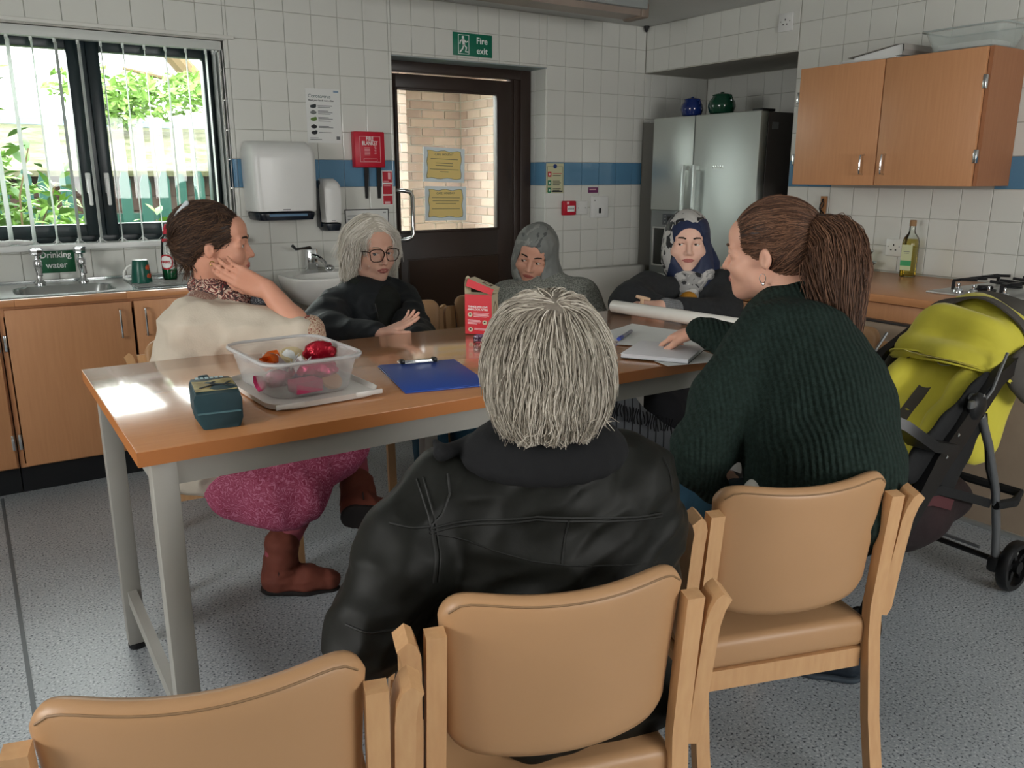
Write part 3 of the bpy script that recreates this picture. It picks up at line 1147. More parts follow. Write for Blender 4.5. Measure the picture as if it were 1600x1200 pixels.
for x in (-2.150, -2.071):
    G().tube([(x, -0.02, 1.434), (x, -0.012, 1.35), (x + 0.001, -0.006, 1.255)], [1.15, 1.0, 0.75], flat=(0.024, 0.003), up=(0, -1, 0)).obj('pull_strap', BLACK, t, True)
t = thing('fire_notice', 'narrow red instruction sign below the fire blanket by the door', 'sign', (-2.014, 0, 1.315))
G().box2((-2.048, -0.0035, 1.215), (-1.978, -0.001, 1.415), 0.0006).obj('plate', WHITEI, t, True)
for a, c in ((1.345, 1.410), (1.278, 1.336), (1.219, 1.270)):
    G().box2((-2.043, -0.0045, a), (-1.983, -0.003, c)).obj('red_field', REDI, t, True)
g = G().box2((-2.008, -0.0052, 1.365), (-1.993, -0.004, 1.403)).box2((-2.035, -0.0052, 1.222), (-2.0, -0.004, 1.236)).box2((-2.038, -0.0052, 1.352), (-2.005, -0.004, 1.355)).box2((-2.038, -0.0052, 1.325), (-1.995, -0.004, 1.328))
g.obj('pictogram', PINKI, t, True)
t = thing('framed_notice', 'black bordered notice on the wall behind the woman with glasses', 'notice', (-2.152, 0, 1.07))
G().box2((-2.291, -0.004, 0.96), (-2.012, -0.001, 1.194)).obj('border', DARKI, t, True)
G().box2((-2.285, -0.005, 0.966), (-2.018, -0.003, 1.188)).obj('sheet', PAPER, t, True)
g = G()
for k in range(7):
    g.box2((-2.275, -0.0056, 1.155 - 0.022 * k), (-2.12 + 0.02 * (k % 3), -0.0048, 1.159 - 0.022 * k))
g.box2((-2.05, -0.0056, 1.17), (-2.03, -0.0048, 1.176))
g.obj('printed_lines', GREYI, t, True)['kind'] = 'stuff'

# fire exit sign over the door
t = thing('fire_exit_sign', 'green fire exit sign with running figure above the door', 'sign', (-1.41, 0, 2.16))
G().box2((-1.549, -0.004, 2.094), (-1.271, -0.001, 2.225), 0.0008).obj('plate', mat('exit_green', '#0f6d54', 0.4), t, True)
text('lettering', 'Fire', 0.052, (-1.345, -0.0045, 2.185), ON_BACK, WHITEI, t, bold=0.0007)
text('lettering', 'exit', 0.052, (-1.345, -0.0045, 2.128), ON_BACK, WHITEI, t, bold=0.0007)
g = ring_frame(G(), -1.513, -1.437, 2.103, 2.214, -0.0052, -0.0038, 0.003, 0)
g.ball((-1.480, -0.0045, 2.200), (0.008, 0.0008, 0.008), None, 2)


def limb(g, pts, w):
    g.tube([(p[0], -0.0045, p[1]) for p in pts], 1.0, flat=(w, 0.0012), up=(0, -1, 0))


limb(g, [(-1.480, 2.192), (-1.473, 2.153)], 0.017)
limb(g, [(-1.482, 2.186), (-1.497, 2.178), (-1.502, 2.160)], 0.007)
limb(g, [(-1.475, 2.186), (-1.458, 2.172), (-1.446, 2.178)], 0.007)
limb(g, [(-1.475, 2.158), (-1.456, 2.142), (-1.462, 2.118), (-1.444, 2.118)], 0.008)
limb(g, [(-1.475, 2.158), (-1.482, 2.135), (-1.503, 2.112)], 0.008)
g.obj('running_figure', WHITEI, t, True)

t = thing('assembly_notice', 'cream fire action notice with red and green squares right of the door', 'notice', (-0.777, 0, 1.365))
G().box2((-0.849, -0.0035, 1.272), (-0.705, -0.001, 1.466)).obj('sheet', mat('cream_card', '#c9c8a4', 0.6), t, True)
ring_frame(G(), -0.842, -0.712, 1.280, 1.447, -0.0042, -0.003, 0.002, 0).obj('printed_border', DARKI, t, True)
G().cyl((-0.777, -0.001, 1.447), (-0.777, -0.0048, 1.447), 0.015, None, 20).obj('blue_disc', mat('blue_print', '#223a78', 0.5), t, True)
for zz, mm in ((1.395, REDI), (1.338, GREENS), (1.290, GREENS)):
    G().box2((-0.836, -0.0046, zz - 0.017), (-0.808, -0.0032, zz + 0.017)).obj('pictogram', mm, t, True)
    G().ball((-0.822, -0.0048, zz), (0.006, 0.0006, 0.009), None, 1).obj('pictogram', WHITEI, t, True)
G().box2((-0.795, -0.0045, 1.397), (-0.720, -0.0033, 1.401)).obj('printed_lines', REDI, t, True)
g = G()
for k, zz in enumerate((1.386, 1.350, 1.338, 1.326, 1.30, 1.290)):
    g.box2((-0.795, -0.0045, zz - 0.002), (-0.728 - 0.01 * (k % 2), -0.0033, zz + 0.002))
g.box2((-0.797, -0.0045, 1.277), (-0.714, -0.0033, 1.287))
g.obj('printed_lines', DARKI, t, True)['kind'] = 'stuff'

t = thing('call_point', 'red fire alarm call point on the wall right of the door', 'alarm', (-0.667, 0, 1.17))
G().box2((-0.72, -0.034, 1.122), (-0.614, -0.001, 1.218), 0.007).obj('case', RED, t, True)
G().box2((-0.692, -0.0365, 1.146), (-0.630, -0.033, 1.186), 0.002).obj('glass_plate', WHITEI, t, True)
g = G()
for x in (-0.678, -0.661, -0.644):
    g.box2((x - 0.0045, -0.0372, 1.160), (x + 0.0045, -0.036, 1.172))
g.obj('printed_mark', DARKI, t, True)
G().box2((-0.695, -0.0352, 1.195), (-0.676, -0.0335, 1.213)).obj('printed_mark', PINKI, t, True)


def plate(name, lab, cat, plane, u, z, w, h, thick=0.012, extra=None, group=None):
    t = thing(name, lab, cat, (u, 0, z) if plane == 'y' else (0, u, z), 0, group)
    M = Matrix() if plane == 'y' else Matrix.Rotation(R(-90), 4, 'Z')
    G().box((0, -thick / 2 - 0.001, 0), (w, thick, h), M, 0.003).obj('plate', WHITEP, t)
    if extra:
        for nm, mm, c, s in extra:
            G().box((c[0], -thick - 0.001 - s[1] / 2 + 0.0008, c[1]), (s[0], s[1], s[2]), M).obj(nm, mm, t)
    return t


SCW = mat('screw_grey', '#8d8f8e', 0.4, 0.6)
plate('blank_plate', 'plain white blanking plate between the red call point and the switch', 'plate', 'y', -0.549, 1.169, 0.098, 0.092, 0.012, [('screw', SCW, (-0.03, 0.0), (0.006, 0.002, 0.006)), ('screw', SCW, (0.03, 0.0), (0.006, 0.002, 0.006))])
plate('cooker_switch', 'tall white cooker switch plate with black rocker', 'switch', 'y', -0.392, 1.172, 0.155, 0.15, 0.014, [('rocker', BLACK, (0.0, -0.025), (0.018, 0.006, 0.036)), ('surround', WHITEP, (0.0, -0.022), (0.075, 0.003, 0.075)), ('neon', SCW, (-0.045, 0.045), (0.012, 0.002, 0.008))])
t = thing('purple_label', 'small purple label above the cooker switch', 'label', (-0.444, 0, 1.288))
G().box2((-0.488, -0.003, 1.270), (-0.402, -0.001, 1.306)).obj('plate', mat('purple_print', '#6b2a5c', 0.5), t, True)
G().box2((-0.478, -0.0036, 1.289), (-0.420, -0.0026, 1.297)).obj('printed_lines', PINKI, t, True)

HOLE = mat('socket_hole', '#151515', 0.8)
holes3 = [('pin_hole', HOLE, (0.0, 0.014), (0.006, 0.002, 0.010)), ('pin_hole', HOLE, (-0.013, -0.012), (0.009, 0.002, 0.006)), ('pin_hole', HOLE, (0.013, -0.012), (0.009, 0.002, 0.006)), ('screw', SCW, (-0.032, 0.005), (0.006, 0.002, 0.006)), ('screw', SCW, (0.032, 0.005), (0.006, 0.002, 0.006))]
plate('wall_socket', 'white wall socket high up under the ceiling above the alcove', 'socket', 'x', -1.203, 2.25, 0.10, 0.10, 0.012, holes3)
plate('wall_socket', 'white wall socket half hidden behind the oil bottle', 'socket', 'x', -2.035, 1.012, 0.09, 0.09, 0.010, holes3)

# wash basin with lever tap
t = thing('wash_basin', 'white wash basin with lever tap behind the woman with glasses', 'basin', (-2.47, 0, 0.8))
g = G()
rs = []
for (z, sx, d, inset) in ((0.66, 0.10, 0.20, 0.0), (0.70, 0.19, 0.34, 0.0), (0.78, 0.265, 0.44, 0.0), (0.845, 0.285, 0.465, 0.0), (0.855, 0.28, 0.46, 0.0)):
    rs.append([(-2.47 + sx * c_, -d * 0.5 + (d * 0.5 - 0.002) * s_, z) for c_, s_ in [(math.copysign(abs(math.cos(a)) ** 0.55, math.cos(a)), math.copysign(abs(math.sin(a)) ** 0.55, math.sin(a))) for a in [2 * PI * k / 32 for k in range(32)]]])
for (z, sx, y0_, y1_) in ((0.852, 0.245, -0.43, -0.13), (0.80, 0.22, -0.40, -0.15), (0.74, 0.12, -0.32, -0.2)):
    rs.append([(-2.47 + sx * math.cos(a), (y0_ + y1_) / 2 + (y1_ - y0_) / 2 * math.sin(a), z) for a in [2 * PI * k / 32 for k in range(32)]])
g.rings(rs)
g.obj('bowl', WHITEC, t, True, ang=50)
t = thing('lever_tap', 'chrome elbow lever mixer tap on the white wash basin', 'tap', (-2.53, -0.07, 0.853))
G().box2((-2.565, -0.10, 0.853), (-2.505, -0.045, 0.985), 0.006).obj('body', CHROME, t, True)
G().tube([(-2.535, -0.075, 0.985), (-2.54, -0.08, 0.992), (-2.60, -0.10, 0.99), (-2.632, -0.11, 0.988), (-2.655, -0.12, 1.01)], [0.010, 0.008, 0.007, 0.008, 0.009], 8).obj('lever', mat('tap_lever', '#6f757a', 0.25, 1.0), t, True)
G().tube([(-2.53, -0.10, 0.945), (-2.515, -0.135, 0.94), (-2.495, -0.17, 0.915), (-2.49, -0.18, 0.895)], [0.014, 0.013, 0.012, 0.012], 10).obj('spout', CHROME, t, True)
G().ball((-2.452, -0.14, 0.875), (0.03, 0.022, 0.022), None, 2).obj('knob', CHROME, t, True)
g = G().cyl((-2.47, -0.06, 0.0), (-2.47, -0.06, 0.68), 0.02)
tag(g.obj('waste_pipe', mat('pipe_grey', '#a9abab', 0.4)), 'grey waste pipe running down below the wash basin', 'pipe')

# ------------------------------------------------------------------ right side: fridge in the alcove
FX, FY0, FY1, FZ = -0.10, -1.150, -0.218, 1.765
fr = thing('fridge_freezer', 'tall double-door stainless steel fridge freezer standing in the alcove', 'fridge', (0.25, -0.68, 0))
G().box2((FX + 0.07, FY0, 0.02), (0.60, FY1, FZ - 0.005), 0.004).obj('cabinet', mat('fridge_side', '#4a4846', 0.4, 0.2), fr, True)
FRG = mat('fridge_door_steel', '#cdd3cf', 0.45, 1.0, bump=(50, 0.05, 0.001), stretch=(1, 1, 40))
SPL = -0.608
dl = G().box2((FX, SPL + 0.004, 1.155), (FX + 0.065, FY1, FZ), 0.006).obj('freezer_door', FRG, fr, True)
G().box2((FX, SPL + 0.004, 0.06), (FX + 0.065, FY1, 0.72), 0.006).obj('lower_door_panel', FRG, dl, True)
G().box2((FX + 0.01, SPL + 0.004, 0.72), (FX + 0.065, FY1, 1.155), 0.004).obj('dispenser_panel', mat('fridge_grey', '#8d9392', 0.35, 0.7), dl, True)
G().box2((FX + 0.004, -0.50, 0.78), (FX + 0.02, -0.26, 1.03), 0.004).obj('dispenser_niche', mat('niche_dark', '#20241f', 0.4), dl, True)
gg = G()
for a, c in (((FX - 0.002, -0.51, 0.77), (FX + 0.012, -0.50, 1.04)), ((FX - 0.002, -0.26, 0.77), (FX + 0.012, -0.25, 1.04)), ((FX - 0.002, -0.50, 1.03), (FX + 0.012, -0.26, 1.04)), ((FX - 0.002, -0.50, 0.77), (FX + 0.012, -0.26, 0.78))):
    gg.box2(a, c, 0.002)
gg.obj('niche_frame', STEEL, dl, True)
G().box2((FX + 0.002, -0.50, 1.055), (FX + 0.012, -0.34, 1.13), 0.003).obj('control_panel', mat('panel_dark', '#50565a', 0.3), dl, True)
G().box2((FX - 0.0005, -0.46, 1.085), (FX + 0.004, -0.39, 1.115), 0.001).obj('display', BLACK, dl, True)
for y in (-0.48, -0.37):
    for z in (1.075, 1.098, 1.118):
        G().ball((FX + 0.001, y, z), (0.003, 0.005, 0.004), None, 1).obj('button', WHITEP, dl, True)
dr = G().box2((FX, FY0, 0.06), (FX + 0.065, SPL - 0.004, FZ), 0.006).obj('fridge_door', FRG, fr, True)
for dd, y in ((dl, -0.565), (dr, -0.665)):
    gg = G().box2((FX - 0.055, y - 0.011, 0.66), (FX - 0.033, y + 0.011, 1.455), 0.004)
    gg.box2((FX - 0.04, y - 0.009, 0.68), (FX, y + 0.009, 0.71), 0.002).box2((FX - 0.04, y - 0.009, 1.42), (FX, y + 0.009, 1.45), 0.002)
    gg.obj('handle', mat('handle_satin', '#d6dfdb', 0.3, 0.5), dd, True)
g = G()
for k in range(5):
    g.box((FX - 0.0006, -0.79 - 0.02 * k, 1.44), (0.002, 0.010, 0.018), None, 0.0004)
g.obj('emblem', mat('emblem_chrome', '#dfe3e1', 0.2, 1.0), fr, True)
G().box2((0.005, FY0 - 0.002, 1.66), (0.06, FY0, 1.70)).obj('sticker', GREYI, fr, True)
G().box2((FX + 0.01, FY0 - 0.003, FZ - 0.004), (FX + 0.12, FY0 + 0.08, FZ + 0.012), 0.003).obj('hinge_cover', BLACK, fr, True)


def jar(x, y, hexc, w, h, lab):
    t = thing('lidded_jar', lab, 'jar', (x, y, FZ + 0.001), 0, 'lidded jars on top of the fridge')
    mm = mat('glaze_' + hexc[1:], hexc, 0.08, coat=0.5)
    G().lathe([(w * 0.30, 0), (w * 0.42, h * 0.08), (w * 0.5, h * 0.36), (w * 0.47, h * 0.58), (w * 0.34, h * 0.78), (w * 0.33, h * 0.86)], seg=28).obj('body', mm, t)
    G().lathe([(w * 0.36, h * 0.84), (w * 0.35, h * 0.875), (w * 0.22, h * 0.92), (w * 0.06, h * 0.93), (w * 0.05, h * 0.955), (w * 0.08, h * 0.985), (w * 0.03, h)], seg=24).obj('lid', mm, t)
    for s in (-1, 1):
        G().tube([(0, s * w * 0.34, h * 0.80), (0, s * w * 0.42, h * 0.80), (0, s * w * 0.46, h * 0.70), (0, s * w * 0.45, h * 0.60)], 0.007, 6).obj('lug', mm, t)


jar(0.0, -0.475, '#152a66', 0.150, 0.128, 'blue lidded ceramic jar on top of the fridge')
jar(0.04, -0.70, '#0d3f2c', 0.178, 0.142, 'green lidded ceramic jar on top of the fridge')

# wall cupboard
CX = -0.305
t = thing('wall_cupboard', 'two-door beech wall cupboard over the worktop', 'cupboard', (-0.15, -2.08, 1.64))
g = G().box2((CX + 0.022, -2.578, 1.339), (-0.002, -2.56, 1.94)).box2((CX + 0.022, -1.592, 1.339), (-0.002, -1.574, 1.94))
g.box2((CX + 0.022, -2.56, 1.339), (-0.002, -1.592, 1.357)).box2((CX + 0.022, -2.56, 1.922), (-0.002, -1.592, 1.94)).box2((-0.01, -2.56, 1.357), (-0.002, -1.592, 1.922))
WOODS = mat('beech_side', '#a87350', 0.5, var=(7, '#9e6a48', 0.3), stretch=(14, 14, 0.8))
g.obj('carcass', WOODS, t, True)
for a, c, hy, hs in ((-1.576, -2.069, -2.005, -1.572), (-2.075, -2.560, -2.122, -2.566)):
    d = G().box2((CX, c, 1.338), (CX + 0.02, a, 1.938), 0.002).obj('door', WOODL, t, True)
    handle_bar(G(), CX, hy, 1.392, 1.488, (-1, 0)).obj('handle', CHROME, d, True)
    for z in (1.47, 1.79):
        G().box2((CX - 0.003, hs - 0.008, z - 0.03), (CX + 0.02, hs + 0.008, z + 0.03), 0.002).obj('hinge', CHROME, d, True)
# folder and papers on top
t = thing('ring_binder', 'white ring binder lying on top of the wall cupboard', 'binder', (-0.17, -2.0, 1.955))
g = G()
rs = []
for y, hgt in ((-1.87, 0.012), (-2.13, 0.05)):
    rs.append([(-0.27, y, 1.952), (-0.05, y, 1.952), (-0.05, y, 1.952 + hgt), (-0.27, y, 1.952 + hgt)])
G().box2((-0.28, -2.14, 1.951), (-0.05, -1.84, 1.954)).obj('lower_cover', PAPER, t, True)
g.rings(rs).obj('sheets', PAPER, t, True)
G().tube([(-0.165, -1.84, 1.966), (-0.165, -2.10, 2.002), (-0.165, -2.145, 2.0), (-0.165, -2.15, 1.975), (-0.165, -2.14, 1.953)], 1.0, flat=(0.235, 0.003), up=(0, 0, 1)).obj('upper_cover', mat('binder_grey', '#a9a59f', 0.5), t, True)
t = thing('paper_pile', 'thin pile of loose papers under the ring binder on the cupboard', 'papers', (-0.2, -1.98, 1.941))
g = G()
for k in range(4):
    g.box((-0.17, -1.97 + 0.01 * k, 1.9422 + 0.0025 * k), (0.23, 0.31, 0.002), Matrix.Translation((-0.17, -1.97, 0)) @ Matrix.Rotation(R(-3 + 2 * k), 4, 'Z') @ Matrix.Translation((0.17, 1.97, 0)))
g.obj('sheets', PAPER, t, True)
t = thing('plastic_tray', 'clear plastic tray with handles on top of the wall cupboard', 'tray', (-0.16, -2.4, 1.941))
CLR = mat('clear_tray', '#ccd6d2', 0.15, alpha=0.35)
rs = [[(p[0], p[1], 1.943) for p in rrect(-0.25, -0.07, -2.56, -2.27, 0.02)], [(p[0], p[1], 1.947) for p in rrect(-0.255, -0.065, -2.565, -2.265, 0.025)], [(p[0], p[1], 2.03) for p in rrect(-0.275, -0.045, -2.60, -2.235, 0.03)], [(p[0], p[1], 2.036) for p in rrect(-0.285, -0.035, -2.615, -2.222, 0.03)], [(p[0], p[1], 2.033) for p in rrect(-0.27, -0.05, -2.595, -2.24, 0.03)], [(p[0], p[1], 1.95) for p in rrect(-0.25, -0.07, -2.56, -2.27, 0.02)]]
G().rings(rs).obj('shell', CLR, t, True)
G().tube([(p[0], p[1], 2.036) for p in rrect(-0.285, -0.035, -2.615, -2.222, 0.03)], 0.004, 6, True).obj('rim', mat('tray_rim', '#a8b2b0', 0.2), t, True)
G().box2((-0.24, -2.54, 1.951), (-0.08, -2.29, 1.975), 0.004).obj('white_liner', WHITEI, t, True)

# worktop, drawer, oven, board
t = thing('kitchen_worktop', 'beech worktop along the right wall carrying the gas hob', 'worktop', (-0.41, -2.8, 0.86))
G().box2((-0.825, -4.15, 0.842), (-0.004, -1.305, 0.877), 0.003).obj('slab', TOPR, t, True)
t = thing('drawer_cabinet', 'beech base cabinet with shallow top drawer under the right worktop', 'cabinet', (-0.4, -2.0, 0))
g = G().box2((-0.775, -1.33, 0.1), (-0.01, -1.312, 0.84)).box2((-0.775, -2.75, 0.1), (-0.01, -2.735, 0.84)).box2((-0.775, -2.735, 0.1), (-0.01, -1.33, 0.118)).box2((-0.775, -2.735, 0.82), (-0.76, -1.33, 0.84))
g.obj('carcass', WOODL, t, True)
for a, c in ((-1.32, -2.02), (-2.026, -2.738)):
    G().box2((-0.80, c, 0.752), (-0.778, a, 0.836), 0.002).obj('drawer', WOODL, t, True)
    G().box2((-0.80, c, 0.12), (-0.778, a, 0.746), 0.002).obj('door', WOODL, t, True)
G().box2((-0.72, -2.75, 0), (-0.70, -1.31, 0.098)).obj('plinth', KICK, t, True)
t = thing('built_in_oven', 'grey steel built-in oven front below the gas hob', 'oven', (-0.4, -3.1, 0))
G().box2((-0.79, -3.36, 0.11), (-0.05, -2.76, 0.838), 0.002).obj('casing', mat('oven_grey', '#6d6d6c', 0.35, 0.8), t, True)
G().box2((-0.805, -3.355, 0.745), (-0.788, -2.765, 0.836), 0.003).obj('control_panel', mat('oven_steel', '#8b8a88', 0.35, 0.9), t, True)
G().box2((-0.80, -3.355, 0.14), (-0.788, -2.765, 0.735), 0.003).obj('oven_door', BLACK, t, True)
G().tube([(-0.805, -3.3, 0.69), (-0.83, -3.28, 0.69), (-0.83, -2.84, 0.69), (-0.805, -2.82, 0.69)], 0.008, 8).obj('handle', STEEL, t, True)
G().box2((-0.70, -3.36, 0), (-0.68, -2.76, 0.108)).obj('plinth', KICK, t, True)
t = thing('laminate_board', 'large beige laminate board standing on edge in front of the oven', 'board', (-0.87, -3.1, 0))
BRD = mat('beige_laminate', '#b3a08c', 0.5, var=(12, '#ab9884'))
G().box2((-0.868, -4.1, 0.02), (-0.842, -1.95, 0.762), 0.002).obj('panel', BRD, t, True)
G().box2((-0.872, -4.1, 0.762), (-0.838, -1.95, 0.772), 0.002).obj('top_edge', mat('board_edge', '#3e3c3b', 0.4), t, True)
G().box2((-0.875, -4.1, 0.0), (-0.836, -1.95, 0.02), 0.003).obj('bottom_rail', STEEL, t, True)

# gas hob
t = thing('gas_hob', 'stainless gas hob with black pan supports set in the worktop', 'hob', (-0.3, -2.9, 0.878))
G().box2((-0.60, -3.28, 0.877), (-0.06, -2.585, 0.888), 0.004).obj('plate', STEEL, t, True)
for k in range(4):
    y = -2.70 - k * 0.066
    kn = G().lathe([(0.021, 0.0), (0.020, 0.012), (0.015, 0.018), (0.014, 0.02)], (-0.545, y, 0.888), 16)
    kn.obj('knob', CHROME, t, True)
    G().box((-0.545, y, 0.917), (0.012, 0.010, 0.026), None, 0.003).obj('knob_grip', CHROME, t, True)
IRON = mat('cast_iron', '#16171a', 0.45)
burn = [(-0.40, -2.74), (-0.17, -2.74), (-0.40, -3.10), (-0.17, -3.10), (-0.29, -2.92)]
for (x, y) in burn:
    G().lathe([(0.045, 0), (0.045, 0.008), (0.032, 0.012), (0.032, 0.020), (0.028, 0.024), (0.004, 0.025)], (x, y, 0.888), 18).obj('burner', IRON, t, True)
for y0_, y1_ in ((-2.64, -2.85), (-2.86, -2.99), (-3.0, -3.21)):
    g = G()
    z = 0.93
    g.tube([(-0.48, y0_, 0.89), (-0.48, y0_, z - 0.004), (-0.475, y0_, z), (-0.10, y0_, z), (-0.095, y0_, z - 0.004), (-0.095, y0_, 0.89)], 1.0, flat=(0.011, 0.011), up=(0, 1, 0))
    g.tube([(-0.48, y1_, 0.89), (-0.48, y1_, z - 0.004), (-0.475, y1_, z), (-0.10, y1_, z), (-0.095, y1_, z - 0.004), (-0.095, y1_, 0.89)], 1.0, flat=(0.011, 0.011), up=(0, 1, 0))
    for x in (-0.43, -0.345, -0.235, -0.145):
        g.tube([(x, y0_, z + 0.001), (x, y0_ + (y1_ - y0_) * 0.36, z + 0.006)], 1.0, flat=(0.010, 0.012), up=(0, 0, 1))
        g.tube([(x, y1_, z + 0.001), (x, y1_ - (y1_ - y0_) * 0.36, z + 0.006)], 1.0, flat=(0.010, 0.012), up=(0, 0, 1))
    g.obj('pan_support', IRON, t, True)

# oil bottle, glass bowls, hanging wooden spatula
t = thing('oil_bottle', 'glass bottle of golden cooking oil with cork coloured cap on the worktop', 'bottle', (-0.10, -2.185, 0.878), R(8))
BOT = glass_mat('bottle_glass', '#f5f8f3', 1.2)


def sq_rings(prof, e=0.45):
    rs = []
    for r, z in prof:
        rs.append([(r * math.copysign(abs(math.cos(a)) ** e, math.cos(a)), r * math.copysign(abs(math.sin(a)) ** e, math.sin(a)), z) for a in [2 * PI * (k + 0.5) / 24 for k in range(24)]])
    return rs


G().rings(sq_rings([(0.031, 0), (0.034, 0.005), (0.036, 0.16), (0.035, 0.18), (0.030, 0.20)]) + sq_rings([(0.018, 0.222), (0.0145, 0.235), (0.0145, 0.262)], 0.9)).obj('body', BOT, t)
OIL = glass_mat('golden_oil', '#ebdf9f', 0.4)
G().rings(sq_rings([(0.029, 0.004), (0.0325, 0.008), (0.0345, 0.16), (0.0335, 0.178), (0.030, 0.192)])).obj('oil', OIL, t)
G().lathe([(0.0165, 0.258), (0.0165, 0.285), (0.014, 0.288)], seg=18).obj('cap', mat('cork_brown', '#93704a', 0.6), t)
G().box2((-0.0385, -0.027, 0.035), (-0.0365, 0.027, 0.165)).obj('label', mat('label_pale', '#c2c79c', 0.6), t)
G().box2((-0.0392, -0.027, 0.058), (-0.0375, 0.027, 0.085)).obj('label_band', mat('label_green', '#3f9a62', 0.5), t)
g = G().box2((-0.0392, -0.015, 0.128), (-0.0378, 0.015, 0.131)).box2((-0.0392, -0.012, 0.120), (-0.0378, 0.012, 0.122))
g.obj('printed_lines', GREYI, t)
for k, (z0_, w) in enumerate(((0.878, 0.082), (0.938, 0.055))):
    t = thing('glass_bowl', ['wider clear glass bowl, the lower of two on the worktop', 'smaller clear glass bowl standing in the wider one'][k], 'bowl', (-0.14, -1.93 - 0.01 * k, z0_ + 0.0005), 0, 'clear glass bowls on the worktop')
    g = G().lathe([(w * 0.55, 0), (w * 0.6, 0.004), (w * 0.85, 0.04), (w, 0.055), (w * 1.02, 0.058), (w * 0.96, 0.054), (w * 0.55, 0.006), (w * 0.05, 0.005)], seg=28)
    g.obj('bowl', BOT, t)
    G().tube([(w * 1.0 * math.cos(a), w * 1.0 * math.sin(a), 0.058) for a in [2 * PI * k / 28 for k in range(28)]], 0.0022, 6, True).obj('rim', mat('glass_rim', '#c9d4d2', 0.1), t)
t = thing('wooden_utensil', 'wooden utensil hanging by a black cord below the cupboard', 'utensil', (-0.02, -1.575, 1.2))
UT = mat('utensil_wood', '#a8764c', 0.6, var=(20, '#98683f'))
G().tube([(-0.014, -1.575, 1.272), (-0.014, -1.574, 1.16), (-0.014, -1.573, 1.0), (-0.014, -1.572, 0.93)], [1.1, 1.0, 1.0, 2.2], flat=(0.032, 0.012), up=(-1, 0, 0)).obj('blade', UT, t, True)
G().tube([(-0.024, -1.580, 1.255), (-0.026, -1.562, 1.225), (-0.027, -1.560, 1.20), (-0.026, -1.572, 1.19), (-0.025, -1.588, 1.175), (-0.026, -1.600, 1.165), (-0.026, -1.59, 1.155), (-0.025, -1.575, 1.165), (-0.026, -1.562, 1.195), (-0.026, -1.58, 1.215), (-0.027, -1.586, 1.235), (-0.026, -1.57, 1.25), (-0.02, -1.575, 1.258), (-0.008, -1.575, 1.256)], 0.0035, 6).obj('cord', BLACK, t, True)

# ------------------------------------------------------------------ the table
TX0, TX1, TY0, TY1, TZ = -3.945, -1.87, -2.972, -2.112, 0.86
TGREY = mat('table_frame_grey', '#a09e97', 0.42, var=(5, '#999790'))
tb = thing('work_table', 'long beech topped work table with grey steel frame in the middle', 'table', ((TX0 + TX1) / 2, (TY0 + TY1) / 2, 0))
G().box2((TX0, TY0, TZ - 0.032), (TX1, TY1, TZ), 0.0015).obj('table_top', mat('table_top_laminate', '#c88a58', 0.2, var=(7, '#be8050', 0.3), stretch=(1.2, 14, 14), coat=1.0), tb, True)
EDGE = mat('table_edge', '#b3703c', 0.4)
g = G()
e = 0.0008
g.box2((TX0 - e, TY0 - e, TZ - 0.031), (TX1 + e, TY0 + 0.002, TZ - 0.001)).box2((TX0 - e, TY1 - 0.002, TZ - 0.031), (TX1 + e, TY1 + e, TZ - 0.001))
g.box2((TX0 - e, TY0, TZ - 0.031), (TX0 + 0.002, TY1, TZ - 0.001)).box2((TX1 - 0.002, TY0, TZ - 0.031), (TX1 + e, TY1, TZ - 0.001))
g.obj('edge_band', EDGE, tb, True)
for x in (-3.895, -2.89, -1.92):
    for y in (TY0 + 0.045, TY1 - 0.045):
        lg = G().box2((x - 0.025, y - 0.025, 0.02), (x + 0.025, y + 0.025, TZ - 0.032), 0.002).obj('leg', TGREY, tb, True)
        G().lathe([(0.024, 0.0), (0.026, 0.006), (0.026, 0.016), (0.02, 0.022)], (x, y, 0), 14).obj('foot', BLACK, lg, True)
for y in (TY0 + 0.045, TY1 - 0.045):
    for a, c in ((-3.87, -2.915), (-2.865, -1.945)):
        G().box2((a, y - 0.02, TZ - 0.088), (c, y + 0.02, TZ - 0.033)).obj('apron', TGREY, tb, True)
for x in (-3.895, -1.92):
    G().box2((x - 0.02, TY0 + 0.07, TZ - 0.088), (x + 0.02, TY1 - 0.07, TZ - 0.033)).obj('apron', TGREY, tb, True)
    G().box2((x - 0.0125, TY0 + 0.07, 0.155), (x + 0.0125, TY1 - 0.07, 0.195)).obj('stretcher', TGREY, tb, True)
for a, c in ((-3.87, -2.915), (-2.865, -1.945)):
    G().box2((a, TY0 + 0.033, 0.155), (c, TY0 + 0.058, 0.195)).obj('stretcher', TGREY, tb, True)

# ------------------------------------------------------------------ chairs: bent ply frame, cream vinyl seat and back
VINYL = mat('cream_vinyl', '#b88f68', 0.42, var=(4, '#b18962'), bump=(120, 0.08, 0.001))
BEECH = mat('chair_beech', '#d0a577', 0.35, var=(9, '#c4966a', 0.3), stretch=(10, 10, 1.5))


